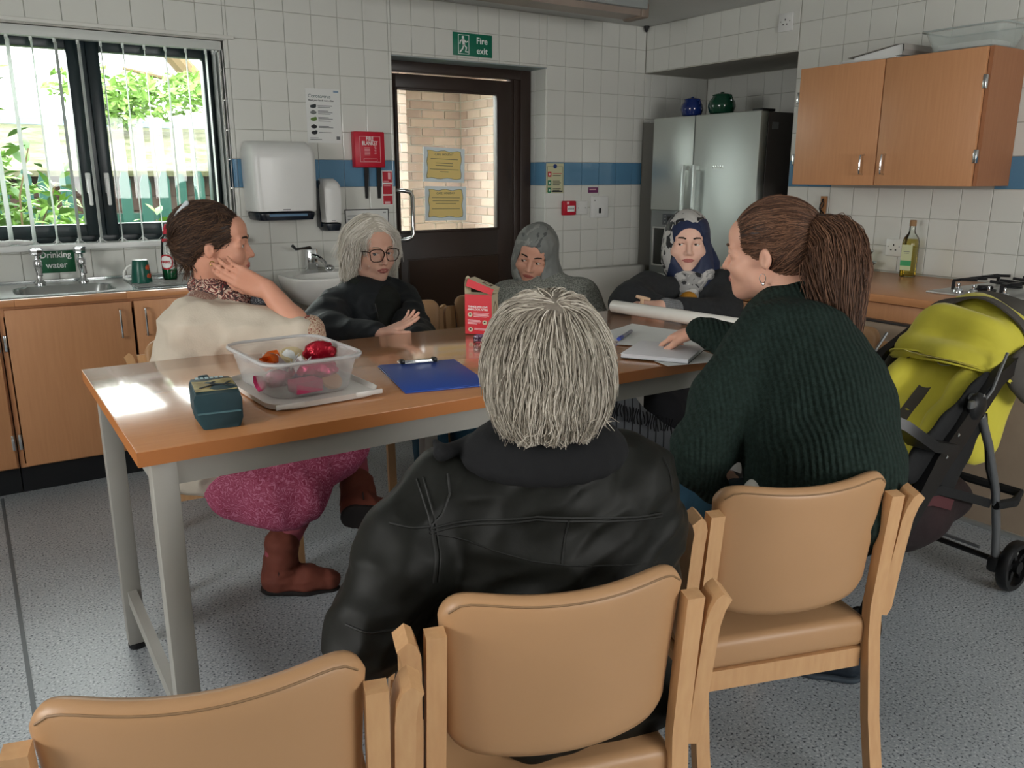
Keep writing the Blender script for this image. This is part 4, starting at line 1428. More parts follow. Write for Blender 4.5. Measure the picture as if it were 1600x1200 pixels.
def make_chair(name, lab, group):
    t = thing(name, lab, 'chair', (0, 0, 0), 0, group)
    G().box2((-0.205, -0.005, 0.375), (0.205, 0.455, 0.448), 0.02, 3).obj('seat', VINYL, t)

    def pt(u, v):
        # rounded outline of the back panel, curved round the sitter
        x = 2 * u - 1
        w = 0.188
        z0 = 0.502 + 0.010 * x * x + 0.042 * abs(x) ** 10
        z1 = 0.790 + 0.016 * x * x - 0.046 * abs(x) ** 12
        z = z0 + (z1 - z0) * v
        xx = w * x * (1.0 + 0.045 * v * v)
        y = -0.020 - 0.030 * v + 0.045 * x * x
        return xx, y, z

    g = G()
    nu, nv = 30, 12
    th = 0.034
    F = [[None] * (nv + 1) for _ in range(nu + 1)]
    B = [[None] * (nv + 1) for _ in range(nu + 1)]
    for i in range(nu + 1):
        for j in range(nv + 1):
            uu = 0.5 - 0.5 * math.cos(PI * i / nu)
            vv = 0.5 - 0.5 * math.cos(PI * j / nv)
            x, y, z = pt(uu, vv)
            eu = min(uu, 1 - uu) * 2 * 0.188
            ev = min(vv, 1 - vv) * 0.29
            ee = min(eu, ev)
            puff = math.sqrt(max(0.0, 1 - (1 - min(1, ee / 0.016)) ** 2))
            F[i][j] = g.bm.verts.new((x, y + th * 0.5 * puff + 0.002, z))
            B[i][j] = g.bm.verts.new((x, y - th * 0.5 * puff - 0.002, z))
    for i in range(nu):
        for j in range(nv):
            g.bm.faces.new((F[i][j], F[i][j + 1], F[i + 1][j + 1], F[i + 1][j]))
            g.bm.faces.new((B[i][j], B[i + 1][j], B[i + 1][j + 1], B[i][j + 1]))
    for i in range(nu):
        g.bm.faces.new((F[i][0], F[i + 1][0], B[i + 1][0], B[i][0]))
        g.bm.faces.new((F[i][nv], B[i][nv], B[i + 1][nv], F[i + 1][nv]))
    for j in range(nv):
        g.bm.faces.new((F[0][j], B[0][j], B[0][j + 1], F[0][j + 1]))
        g.bm.faces.new((F[nu][j], F[nu][j + 1], B[nu][j + 1], B[nu][j]))
    g.obj('backrest', VINYL, t, False, 60)
    g = G()
    P = [pt(0.03 + 0.94 * i / 24, 1.0) for i in range(25)]
    g.tube([(p[0], p[1] - 0.0155, p[2] - 0.010) for p in P], 0.0018, 5)
    g.obj('piping', mat('vinyl_seam', '#8a6c4c', 0.6), t)
    for s in (-1, 1):
        lg = G().tube([(s * 0.208, -0.085, 0.0), (s * 0.208, -0.035, 0.22), (s * 0.208, -0.008, 0.40), (s * 0.207, -0.004, 0.48), (s * 0.206, -0.018, 0.62), (s * 0.206, -0.030, 0.735), (s * 0.206, -0.032, 0.748)], 1.0, flat=(0.030, 0.026), up=(0, 1, 0))
        lg.obj('rear_leg', BEECH, t, False, 25)
        lg = G().tube([(s * 0.205, 0.445, 0.0), (s * 0.205, 0.432, 0.25), (s * 0.205, 0.425, 0.36), (s * 0.205, 0.405, 0.405)], 1.0, flat=(0.034, 0.026), up=(0, 1, 0))
        lg.obj('front_leg', BEECH, t, False, 25)
        G().box2((s * 0.205 - 0.015, 0.0, 0.345), (s * 0.205 + 0.015, 0.42, 0.376), 0.002).obj('seat_rail', BEECH, t)
        # short outer strip whose top curls outward
        pts = [(s * 0.236, 0.012, 0.452), (s * 0.240, 0.010, 0.47), (s * 0.241, -0.002, 0.58), (s * 0.242, -0.018, 0.69), (s * 0.244, -0.028, 0.725), (s * 0.250, -0.032, 0.742), (s * 0.257, -0.034, 0.750)]
        G().tube(pts, [0.7, 1, 1, 1, 1, 1, 0.8], flat=(0.028, 0.040), up=(0, 1, 0)).obj('side_strip', BEECH, t, False, 30)
    G().box2((-0.19, 0.415, 0.33), (0.19, 0.435, 0.376)).obj('front_rail', BEECH, t)
    G().box2((-0.19, -0.004, 0.33), (0.19, 0.016, 0.376)).obj('rear_rail', BEECH, t)
    return t


CHG = 'cream chairs around the table'
chair0 = make_chair('padded_chair', 'empty cream padded chair at the bottom left corner, nearest the camera', CHG)
FW = R(-18.3)


def put_chair(o, x, y, rz, lab=None):
    if o is not chair0:
        o = copy_tree(chair0)
    o.location = (x, y, 0)
    o.rotation_euler = (0, 0, rz)
    if lab:
        o['label'] = lab
    return o


put_chair(chair0, -3.995, -3.69, R(-16))
put_chair(None, -3.475, -3.735, R(-17), 'cream padded chair the grey haired man in the dark jacket sits on')
put_chair(None, -2.815, -3.655, R(-18), 'cream padded chair the woman in the green sweater sits on')
put_chair(None, -1.205, -2.565, R(93), 'empty cream padded chair behind the green sweater, beside the pushchair')
put_chair(None, -3.48, -1.47, R(176), 'cream padded chair under the woman in the cream cardigan')
put_chair(None, -2.46, -1.07, R(172), 'cream padded chair under the woman with glasses')
put_chair(None, -1.95, -1.05, R(178), 'cream padded chair under the woman in the grey headscarf')
put_chair(None, -1.16, -1.62, R(133), 'cream padded chair under the woman in the dark cardigan')

# ------------------------------------------------------------------ things on the table
TEAL = mat('teal_paper', '#1c4048', 0.55, var=(9, '#16343c'), bump=(30, 0.3, 0.004))
t = thing('paper_bag', 'dark teal paper food bag lying on its side at the left table end', 'bag', (-3.752, -2.80, TZ + 0.001), R(-8))
sec = [(-0.100, 0.86, 0.62), (-0.096, 1.0, 0.97), (-0.06, 1.02, 1.02), (0.0, 1.0, 1.0), (0.05, 0.97, 0.97), (0.078, 0.92, 0.93), (0.084, 0.8, 0.75)]
rs = []
for (y, sw, sh) in sec:
    w, h_ = 0.048 * sw, 0.078 * sh
    h = h_
    rs.append([(-w * 0.72, y, 0.0), (w * 0.86, y, 0.0), (w * 1.0, y, h * 0.25), (w * 1.02, y, h * 0.8), (w * 0.92, y, h), (0, y, h * 1.02), (-w * 0.93, y, h * 0.99), (-w * 1.02, y, h * 0.88), (-w * 1.02, y, h * 0.36)])
G().rings(rs).obj('bag', TEAL, t, False, 40)
g = G()
g.grid(lambda u, v: (-0.043 + 0.086 * u, -0.078 + 0.10 * v, 0.0795 + 0.0015 * math.sin(u * 6) * math.sin(v * 5)), 8, 8, 0.0006)
g.obj('picture_panel', mat('cream_print', '#b9ab78', 0.6, var=(26, '#8d7c4a', 0.12)), t)
g = G()
for (pts) in ([(-0.02, -0.045), (0.0, -0.03), (0.02, -0.035), (0.035, -0.01)], [(0.0, -0.03), (-0.008, -0.015), (0.004, -0.002)], [(0.02, -0.035), (0.03, -0.055), (0.04, -0.058)], [(-0.02, -0.045), (-0.032, -0.055)]):
    g.tube([(p[0], p[1], 0.0815) for p in pts], 1.0, flat=(0.006, 0.0008), up=(0, 0, 1))
g.obj('printed_drawing', DARKI, t)
g = G()
for k in range(6):
    g.box((-0.030 + 0.0105 * k, 0.042, 0.081), (0.007, 0.017 - 0.004 * (k % 2), 0.001))
g.obj('printed_lines', mat('pale_teal_print', '#a9c3c9', 0.6), t)
g = G()
g.grid(lambda u, v: (0.0495 - 0.001 * math.sin(u * 5), -0.075 + 0.13 * u, 0.010 + 0.054 * v), 6, 4, 0.0006)
g.obj('side_label', mat('pale_print', '#b2a8a4', 0.6), t)
G().box((0, -0.1015, 0.036), (0.088, 0.003, 0.0035)).obj('seam_fold', mat('teal_seam', '#4f737b', 0.5), t)
G().box((0.0, 0.088, 0.072), (0.022, 0.014, 0.010), Matrix.Rotation(R(8), 4, 'Z'), 0.002).obj('top_fold', TEAL, t)

# plastic tub standing on its upturned lid
FROST = node_mat('frosted_plastic', 0.25)
m_, nd, lk, b, oc = FROST
nt = m_.node_tree
tr = nd.new('ShaderNodeBsdfTransparent')
tr.inputs['Color'].default_value = (0.93, 0.93, 0.93, 1)
b.inputs['Base Color'].default_value = lin('#e4e2df')
b.inputs['Roughness'].default_value = 0.2
fr_ = nd.new('ShaderNodeLayerWeight')
fr_.inputs['Blend'].default_value = 0.3
mr = nd.new('ShaderNodeMapRange')
mr.inputs['To Min'].default_value = 0.12
mr.inputs['To Max'].default_value = 0.5
lk.new(fr_.outputs['Facing'], mr.inputs['Value'])
mxs = nd.new('ShaderNodeMixShader')
lk.new(mr.outputs['Result'], mxs.inputs['Fac'])
lk.new(tr.outputs[0], mxs.inputs[1])
lk.new(b.outputs[0], mxs.inputs[2])
lk.new(mxs.outputs[0], nd['Material Output'].inputs['Surface'])
FROST = m_
TUBC = Vector((-3.512, -2.645, TZ + 0.001))
LIDM = mat('tub_lid', '#dcd8d2', 0.25)
t = thing('tub_lid', 'white tub lid lying upturned under the sweet tub', 'lid', TUBC + Vector((0.005, -0.022, 0)), R(3))


def rr3(w, d, r, z):
    return [(p[0], p[1], z) for p in rrect(-w / 2, w / 2, -d / 2, d / 2, r)]


G().rings([rr3(0.262, 0.335, 0.05, 0.0), rr3(0.278, 0.352, 0.055, 0.003), rr3(0.286, 0.360, 0.056, 0.017), rr3(0.282, 0.356, 0.055, 0.017), rr3(0.270, 0.344, 0.052, 0.006)]).obj('tray', LIDM, t, False, 50)
for s in (-1, 1):
    G().box((s * 0.10, -0.180, 0.013), (0.07, 0.006, 0.012), None, 0.002).obj('clip_tab', LIDM, t)
t = thing('sweet_tub', 'clear plastic tub half full of wrapped sweets on the table', 'tub', TUBC + Vector((0, 0.01, 0.0072)), R(3))
g = G()
o_ = [rr3(0.196, 0.268, 0.05, 0.0), rr3(0.206, 0.278, 0.055, 0.004), rr3(0.236, 0.318, 0.055, 0.082), rr3(0.256, 0.338, 0.058, 0.083), rr3(0.258, 0.340, 0.058, 0.094), rr3(0.240, 0.322, 0.055, 0.095)]
g.rings(o_ + [rr3(0.232, 0.314, 0.053, 0.081), rr3(0.200, 0.272, 0.052, 0.0055), rr3(0.19, 0.262, 0.05, 0.003)])
g.obj('tub', FROST, t, False, 50)
g = G().tube(rr3(0.254, 0.336, 0.057, 0.0905), 0.0042, 8, True)
g.obj('rim', mat('tub_rim', '#d8d8d8', 0.2, alpha=0.75), t)
for s in (-1, 1):
    G().box((s * 0.128, 0.0, 0.086), (0.016, 0.09, 0.012), None, 0.004).obj('lug', FROST, t)


def foil(name, hexc, rough=0.25, metal=0.5):
    return mat(name, hexc, rough, metal, bump=(60, 0.9, 0.006))


PINK = foil('pink_foil', '#b8305f')
REDF = foil('red_foil', '#a01026')
ORF = foil('orange_foil', '#cf5f18')
PURF = foil('purple_foil', '#7a3f78')


def sweet(name, lab, cat, c, size, m, rz=0, seed=0, twist=True, parts=None):
    """wrapped sweet: crinkled body, fanned twists at the ends"""
    t = thing(name, lab, cat, c, rz, 'sweets in the clear tub')
    g = G()
    rr = random.Random(seed)
    res = bmesh.ops.create_icosphere(g.bm, subdivisions=3, radius=1.0)
    for v in res['verts']:
        n = mnoise.noise(v.co * 2.2 + Vector((seed, 0, 0))) * 0.22 + mnoise.noise(v.co * 6 + Vector((0, seed, 0))) * 0.08
        v.co = v.co * (1 + n)
    bmesh.ops.transform(g.bm, matrix=Matrix.Diagonal((size[0], size[1], size[2], 1)), verts=res['verts'])
    g.obj('wrapper', m, t, False, 25)
    if twist:
        for s in (-1, 1):
            g = G()
            n = 9
            rows = []
            for k, (x, r) in enumerate(((0.85, 0.25), (1.05, 0.16), (1.35, 0.55), (1.6, 0.85))):
                rows.append([(s * size[0] * x, size[1] * r * math.cos(2 * PI * q / n) * (1 + 0.25 * (q % 2)), size[2] * r * math.sin(2 * PI * q / n) * (1 + 0.25 * (q % 2))) for q in range(n)])
            g.rings(rows, caps=False)
            g.obj('twist', m, t, False, 25)
    return t


bz = TUBC.z + 0.0072 + 0.006
sweet('wrapped_sweet', 'orange foil sweet at the rear left of the tub', 'sweet', (-3.575, -2.645, bz + 0.066), (0.024, 0.020, 0.02), ORF, R(60), 1)
sweet('wrapped_sweet', 'large pink foil pack lying across the front right of the tub', 'sweet', (-3.475, -2.70, bz + 0.042), (0.052, 0.030, 0.024), PINK, R(-15), 2, False)
sweet('wrapped_sweet', 'shiny dark red foil wrapper sticking up at the right of the tub', 'sweet', (-3.437, -2.62, bz + 0.066), (0.042, 0.018, 0.030), REDF, R(-25), 3, False)
sweet('wrapped_sweet', 'pink foil sweet at the left of the tub', 'sweet', (-3.567, -2.67, bz + 0.022), (0.034, 0.028, 0.022), PINK, R(20), 4)
sweet('wrapped_sweet', 'purple sweet in the middle of the tub bottom', 'sweet', (-3.50, -2.66, bz + 0.016), (0.036, 0.030, 0.018), PURF, R(70), 5)
sweet('wrapped_sweet', 'purple pink foil sweet at the right rear bottom of the tub', 'sweet', (-3.445, -2.59, bz + 0.022), (0.030, 0.028, 0.022), PURF, R(10), 6, False)
t = thing('pink_card', 'bright pink card piece standing at the front of the tub', 'card', (-3.525, -2.752, bz))
G().box((0, 0, 0.018), (0.07, 0.05, 0.03), Matrix.Rotation(R(8), 4, 'Z'), 0.003).obj('card', mat('pink_card_print', '#c43a66', 0.5), t)
t = thing('paper_scrap', 'crumpled white paper wrapper at the back of the tub', 'wrapper', (-3.535, -2.60, bz + 0.05))
g = G().grid(lambda u, v: (-0.04 + 0.08 * u, -0.03 + 0.06 * v, 0.016 * math.sin(u * 7 + v * 3) + 0.012 * math.cos(v * 9)), 10, 8, 0.0006)
g.obj('wrapper', PAPER, t)
t = thing('paper_scrap', 'small crumpled white wrapper in the middle of the tub', 'wrapper', (-3.51, -2.68, bz + 0.05))
g = G().grid(lambda u, v: (-0.022 + 0.044 * u, -0.02 + 0.04 * v, 0.014 * math.sin(u * 8 + v * 4) + 0.012 * math.cos(v * 8)), 8, 8, 0.0006)
g.obj('wrapper', PAPER, t)
t = thing('cookie', 'pale round biscuit leaning at the rear of the tub', 'biscuit', (-3.498, -2.585, bz + 0.055))
G().lathe([(0.001, 0), (0.030, 0.0), (0.034, 0.004), (0.030, 0.009), (0.001, 0.010)], seg=22, M=Matrix.Rotation(R(30), 4, 'X')).obj('biscuit', mat('biscuit', '#cdbb93', 0.8, bump=(80, .4, .002)), t)
t = thing('cookie', 'two tone round biscuit on the tub bottom at the right', 'biscuit', (-3.447, -2.72, bz + 0.009))
G().lathe([(0.001, 0), (0.024, 0.0), (0.027, 0.005), (0.024, 0.010), (0.001, 0.011)], seg=22, M=Matrix.Rotation(R(40), 4, 'X')).obj('biscuit', mat('ginger_biscuit', '#c08a5c', 0.8, bump=(80, .4, .002)), t)

# clipboard
t = thing('clipboard', 'blue clipboard with metal clip lying on the table', 'clipboard', (-3.163, -2.722, TZ + 0.001), R(-12))
BLU = mat('blue_clipboard', '#20479c', 0.45, bump=(150, 0.06, 0.001))
G().box((0, 0, 0.002), (0.228, 0.318, 0.004), None, 0.0015).obj('board', BLU, t)
G().box((0, 0, 0.0052), (0.222, 0.312, 0.002), None, 0.001).obj('cover', BLU, t)
G().box((0, 0.145, 0.012), (0.10, 0.018, 0.008), None, 0.003).tube([(-0.055, 0.158, 0.012), (-0.052, 0.135, 0.009), (0.052, 0.135, 0.009), (0.055, 0.158, 0.012)], 0.0025, 6).obj('clip', CHROME, t)
for s in (-1, 1):
    G().box((s * 0.047, 0.143, 0.0135), (0.014, 0.024, 0.012), None, 0.003).obj('clip_end', BLACK, t)

# red carton with its lid tipped up
bx0 = Vector((-2.777, -2.235, TZ + 0.001))
t = thing('red_carton', 'opened red food carton with cream side standing on the table', 'carton', bx0, R(-53))
RC = mat('carton_red', '#cf1226', 0.4)
CC = mat('carton_cream', '#cdc3a6', 0.5)
w, d, h = 0.098, 0.058, 0.136
G().box2((0, 0.0008, 0), (w, d, h)).obj('body', CC, t)
G().box2((0, -0.0005, 0), (w - 0.0005, 0.0008, h)).obj('front', RC, t)
M_ = Matrix.Translation((w, 0, h)) @ Matrix.Rotation(R(20), 4, 'Y') @ Matrix.Translation((-w, 0, 0))
g = G().box2((0.0, 0.0, 0.019), (w, d, 0.021), 0, 2, M_).box2((0.0, d - 0.001, -0.004), (w, d, 0.02), 0, 2, M_)
g.obj('lid', CC, t)
g = G().prism([(0, -0.006), (w, -0.0), (w, 0.021), (0, 0.021)], 0.0012, M_ @ Matrix.Rotation(R(90), 4, 'X'))
g.obj('lid_front', RC, t)
g = G().box2((0.044, 0.02, 0.0212), (0.078, 0.046, 0.0216), 0, 2, M_)
g.obj('lid_print', mat('brown_print', '#5d3b2c', 0.6), t)
g = G().box2((0.050, 0.026, 0.0217), (0.072, 0.04, 0.022), 0, 2, M_)
g.obj('lid_print', CC, t)
fl = G()
pts = [(-0.013, 0.0), (0.013, 0.0), (0.0135, 0.04), (0.009, 0.062), (0.0, 0.068), (-0.009, 0.062), (-0.0135, 0.04)]
fl.prism(pts, 0.0012, Matrix.Translation((0.002, 0.022, h - 0.008)) @ Matrix.Rotation(R(60), 4, 'Z') @ Matrix.Rotation(R(90), 4, 'X')).obj('tuck_flap', CC, t)
off = bx0
Rz = Matrix.Rotation(R(-53), 4, 'Z')


def on_front(x, z):
    return Rz @ Vector((x, -0.0008, z)) + off


for txt, zz in (('THINGS WE LOVE', 0.094), ('AND LOOK AFTER', 0.085)):
    text('lettering', txt, 0.0088, (0.047, -0.0009, zz), ON_BACK, WHITEI, t, world=False, bold=0.0002)
g = G()
for (a, c, z0_) in ((0.032, 0.088, 0.073), (0.032, 0.085, 0.069), (0.032, 0.088, 0.065), (0.032, 0.078, 0.061), (0.010, 0.055, 0.048), (0.010, 0.058, 0.044), (0.010, 0.055, 0.040), (0.010, 0.045, 0.036), (0.034, 0.085, 0.020), (0.034, 0.08, 0.016)):
    g.box2((a, -0.001, z0_ - 0.0011), (c, -0.0005, z0_ + 0.0011))
g.obj('printed_lines', PINKI, t)['kind'] = 'stuff'
for (x, z0_) in ((0.019, 0.067), (0.072, 0.042), (0.020, 0.016)):
    G().ball((x, -0.0008, z0_), (0.009, 0.0006, 0.008), None, 2).obj('printed_badge', CC, t)
    G().ball((x, -0.0014, z0_ + 0.001), (0.004, 0.0004, 0.003), None, 1).obj('printed_badge', DARKI, t)
G().tube([(w + 0.0006, 0.018, 0.06), (w + 0.0006, 0.018, 0.095), (w + 0.0006, 0.029, 0.112), (w + 0.0006, 0.042, 0.095), (w + 0.0006, 0.042, 0.06)], 0.0014, 5).obj('printed_arch', mat('brown_print2', '#6e5a48', 0.6), t)
# little purple printed jar in front of it
t = thing('purple_box', 'tiny purple patterned clear box on the table before the red carton', 'box', (-2.815, -2.405, TZ + 0.001), R(-45))
G().box((0, 0, 0.012), (0.046, 0.036, 0.024), None, 0.002).obj('box', glass_mat('tiny_clear', '#e8dde6', 1.5), t)
G().box((0, 0, 0.017), (0.043, 0.033, 0.018), None, 0.002).obj('contents', mat('purple_pattern', '#4a2048', 0.5, var=(130, '#8a6a92', 0.05)), t)

# roll of white paper, sheets, pad, pen
tA, tB = Vector((-2.062, -2.165, TZ + 0.026)), Vector((-1.970, -2.78, TZ + 0.026))
t = thing('paper_roll', 'long roll of glossy white paper lying along the far table end', 'roll', (tA + tB) / 2)
ax_ = (tB - tA).normalized()
up_ = Vector((0, 0, 1))
sd_ = ax_.cross(up_)
rs = []
for r_, q in ((0.0235, 0), (0.0245, 0.003), (0.0245, 0.997), (0.0235, 1.0), (0.020, 1.0), (0.020, 0.0)):
    p = tA.lerp(tB, q)
    rs.append([p + (sd_ * math.cos(2 * PI * k / 28) + up_ * math.sin(2 * PI * k / 28)) * r_ for k in range(28)])
G().rings(rs, closed=True).obj('roll', mat('glossy_paper', '#e3e1da', 0.18), t, True, 50)


def sheet(name, lab, c, w, d, rz, z, cat='paper', curl=0.0, m=PAPER):
    t = thing(name, lab, cat, (c[0], c[1], z), R(rz), 'papers on the table')
    G().grid(lambda u, v: (w * (u - .5), d * (v - .5), 0.0008 + curl * (2 * u - 1) ** 2 * max(0, v - .5)), 8, 8, 0.0006).obj('sheet', m, t)
    return t


sheet('paper_sheet', 'white paper sheet lying under the blue pen', (-2.29, -2.56), 0.30, 0.21, 18, TZ + 0.0006, curl=0.006)
sheet('paper_sheet', 'white paper sheet between the pen and the notepad', (-2.30, -2.72), 0.21, 0.297, 40, TZ + 0.0022, curl=0.003)
sheet('paper_sheet', 'white paper sheet sticking out over the table edge under the notepad', (-2.43, -2.90), 0.21, 0.24, -12, TZ + 0.0038)
t = thing('notepad', 'white notepad on the near table edge by the pointing hand', 'notepad', (-2.452, -2.865, TZ + 0.0055), R(32))
G().box((0, 0, 0.005), (0.215, 0.20, 0.010), None, 0.001).obj('pages', mat('pad_pages', '#d6d8dc', 0.7), t)
G().box((0, 0, 0.0115), (0.217, 0.202, 0.002), None, 0.0005).obj('cover', mat('pad_cover', '#e2e2e6', 0.6), t)
G().box((0, 0, -0.0003), (0.217, 0.202, 0.001)).obj('backing', DARKI, t)
p0, p1 = Vector((-2.43, -2.632, TZ + 0.0095)), Vector((-2.30, -2.545, TZ + 0.0095))
t = thing('marker_pen', 'grey pen with blue cap lying on the white sheet', 'pen', p0)
G().cyl(p0.lerp(p1, 0.22), p1, 0.0058, 0.0055, 12).obj('barrel', mat('pen_grey', '#8d93a3', 0.35), t, True)
G().cyl(p0, p0.lerp(p1, 0.25), 0.0066, 0.0066, 12).obj('cap', mat('pen_blue', '#1c3fae', 0.3), t, True)
t = thing('clear_box', 'small clear plastic box on the table end behind the roll', 'box', (-1.905, -2.63, TZ + 0.001))
G().box((0, 0, 0.014), (0.05, 0.04, 0.028), Matrix.Rotation(R(30), 4, 'Z'), 0.002).obj('box', glass_mat('tiny_clear2', '#dfe3ee', 2.0), t)
ring_frame(G(), -0.025, 0.025, 0.0, 0.028, -0.021, -0.019, 0.004, 0).obj('rim', mat('lilac_plastic', '#a7a5bb', 0.3), t)

# ------------------------------------------------------------------ pushchair
FABY = mat('lime_fabric', '#d8ce45', 0.75, var=(6, '#cbc13c'), bump=(18, 0.35, 0.008), sheen=0.2)
FABG = mat('grey_brown_fabric', '#54504b', 0.8, var=(6, '#4a4642'), bump=(18, 0.3, 0.006))
FABK = mat('black_fabric', '#17181a', 0.8, var=(7, '#101113'), bump=(22, 0.3, 0.006))
MESHK = mat('black_mesh', '#1d191a', 0.85, var=(5, '#2e1a1d'), bump=(14, 0.5, 0.01))
TUBE = mat('pushchair_tube', '#77797b', 0.4, 0.6)
t = thing('pushchair', 'lime green and grey pushchair with black frame by the beige board', 'pushchair', (-1.6, -3.18, 0))


def wheel(x, y, r, wid):
    w_ = G()
    prof = [(r - 0.022, -wid / 2), (r - 0.006, -wid / 2), (r, -wid / 4), (r, wid / 4), (r - 0.006, wid / 2), (r - 0.022, wid / 2)]
    n = 28
    rs = [[(x + p * math.cos(2 * PI * k / n), y + q, r + 0.0005 + p * math.sin(2 * PI * k / n)) for p, q in prof] for k in range(n)]
    w_.rings(rs, closed=True)
    wo = w_.obj('wheel', BLACK, t, True)
    G().tube([(x, y - wid * 0.6, r), (x, y + wid * 0.6, r)], r * 0.24, 14).obj('hub', BLACK, wo, True)
    for k in range(5):
        a = 2 * PI * k / 5 + 0.3
        g = G().tube([(x + r * 0.2 * math.cos(a), y, r + r * 0.2 * math.sin(a)), (x + r * 0.55 * math.cos(a + 0.25), y, r + r * 0.55 * math.sin(a + 0.25)), (x + r * 0.82 * math.cos(a + 0.1), y, r + r * 0.82 * math.sin(a + 0.1))], 1.0, flat=(0.017, 0.012), up=(0, 1, 0))
        g.obj('spoke', BLACK, wo, True)


RW = 0.09
wheel(-1.315, -3.43, RW, 0.035)
wheel(-1.315, -2.96, RW, 0.035)
for y in (-3.40, -3.36, -3.04, -3.00):
    wheel(-2.10, y, 0.07, 0.022)
for y in (-3.385, -2.995):
    s = -1 if y < -3.2 else 1
    G().tube([(-1.655, y, 0.73), (-1.60, y, 0.68), (-1.52, y + s * 0.004, 0.55), (-1.44, y + s * 0.008, 0.38), (-1.395, y + s * 0.01, 0.22), (-1.375, y + s * 0.01, 0.12)], 0.0135, 12).obj('rear_leg', TUBE, t, True)
    G().box2((-1.40, y - 0.02 + s * 0.012, 0.075), (-1.31, y + 0.02 + s * 0.012, 0.13), 0.012).obj('axle_block', BLACK, t, True)
    g = G().tube([(-1.30, y, 0.86), (-1.52, y, 0.77), (-1.66, y, 0.66), (-1.80, y, 0.54), (-1.95, y, 0.36), (-2.06, y, 0.17), (-2.09, y, 0.11)], [0.9, 1.0, 1.5, 1.7, 1.1, 0.9, 0.8], flat=(0.05, 0.03), up=(0, 1, 0))
    g.obj('side_frame', BLACK, t, True)
    G().ball((-1.645, y + s * 0.012, 0.70), (0.045, 0.022, 0.045), None, 2).obj('folding_joint', BLACK, t, True)
    G().box((-1.695, y + s * 0.022, 0.715), (0.03, 0.012, 0.024), Matrix.Identity(4), 0.004).obj('joint_plate', TUBE, t, True)
    for (x, z) in ((-1.75, 0.63), (-1.80, 0.57), (-1.86, 0.60), (-1.62, 0.665), (-1.635, 0.735)):
        G().ball((x, y + s * 0.025, z), (0.006, 0.004, 0.006), None, 1).obj('rivet', CHROME, t, True)
    G().tube([(-1.62, y + s * 0.02, 0.715), (-1.58, y + s * 0.02, 0.745), (-1.54, y + s * 0.015, 0.80), (-1.50, y + s * 0.01, 0.85)], 0.005, 6).obj('hood_arm', TUBE, t, True)
    G().tube([(-1.56, y, 0.66), (-1.50, y, 0.47), (-1.43, y, 0.36)], 0.007, 6).obj('strut', BLACK, t, True)
    G().tube([(-1.30, y, 0.86), (-1.20, y, 0.885), (-1.10, y, 0.91), (-1.03, y, 0.93)], 0.015, 10).obj('push_arm', BLACK, t, True)
G().tube([(-1.03, -3.385, 0.93), (-1.01, -3.37, 0.935), (-1.01, -3.01, 0.935), (-1.03, -2.995, 0.93)], 0.017, 12).obj('push_bar', FABK, t, True)
G().tube([(-1.375, -3.39, 0.115), (-1.375, -2.99, 0.115)], 0.010, 10).obj('rear_axle', BLACK, t, True)
G().tube([(-1.42, -3.36, 0.16), (-1.42, -3.02, 0.16)], 0.006, 8).obj('cross_bar', TUBE, t, True)
G().tube([(-1.44, -3.40, 0.33), (-1.36, -3.42, 0.33), (-1.30, -3.41, 0.345), (-1.30, -2.97, 0.345), (-1.36, -2.96, 0.33), (-1.44, -2.98, 0.33)], 0.016, 8).obj('rear_step', FABK, t, True)
# seat: reclined back, cushion, side wings, harness
s3 = SDF((-2.25, -3.48, 0.10), (-1.0, -2.88, 1.15), 0.008)
s3.cap((-1.80, -3.19, 0.50), (-1.37, -3.19, 0.83), 0.15, 0.145, 0.02, flat=((0.61, 0, -0.79), 0.22))
s3.cap((-1.80, -3.30, 0.54), (-1.42, -3.30, 0.84), 0.035, 0.035, 0.03)
s3.cap((-1.80, -3.08, 0.54), (-1.42, -3.08, 0.84), 0.035, 0.035, 0.03)
s3.cap((-1.42, -3.29, 0.845), (-1.42, -3.09, 0.845), 0.032, 0.032, 0.04)
s3.wrinkle(0.004, [((30, 3, 36), 0.3, 0.5)])
s3.obj('seat_back', FABY, t)
s3 = SDF((-2.25, -3.48, 0.10), (-1.0, -2.88, 1.15), 0.008)
s3.cap((-2.02, -3.19, 0.50), (-1.78, -3.19, 0.475), 0.155, 0.155, 0.02, flat=((0, 0, 1), 0.24))
s3.cap((-2.06, -3.19, 0.48), (-2.10, -3.19, 0.30), 0.13, 0.11, 0.02, flat=((1, 0, 0.2), 0.2))
s3.obj('seat_cushion', FABY, t)
pl = Vector((-0.43, 0, -0.33)).normalized()
for y, nm in ((-3.19, 'harness_strap'),):
    G().tube([(-1.555, y, 0.727), (-1.69, y, 0.625), (-1.80, y, 0.548)], 1.0, flat=(0.042, 0.004), up=(-0.61, 0, 0.79)).obj(nm, FABG, t, True)
e1, e2 = Vector((0.79, 0, 0.61)), Vector((0, 1, 0))
ec = Vector((-1.497, -3.20, 0.781))
G().tube([ec + e1 * 0.010 * math.sin(a) + e2 * 0.022 * math.cos(a) for a in [2 * PI * k / 20 for k in range(20)]], 0.002, 5, True).obj('emblem', mat('grey_emblem', '#c9c8b0', 0.5), t, True)
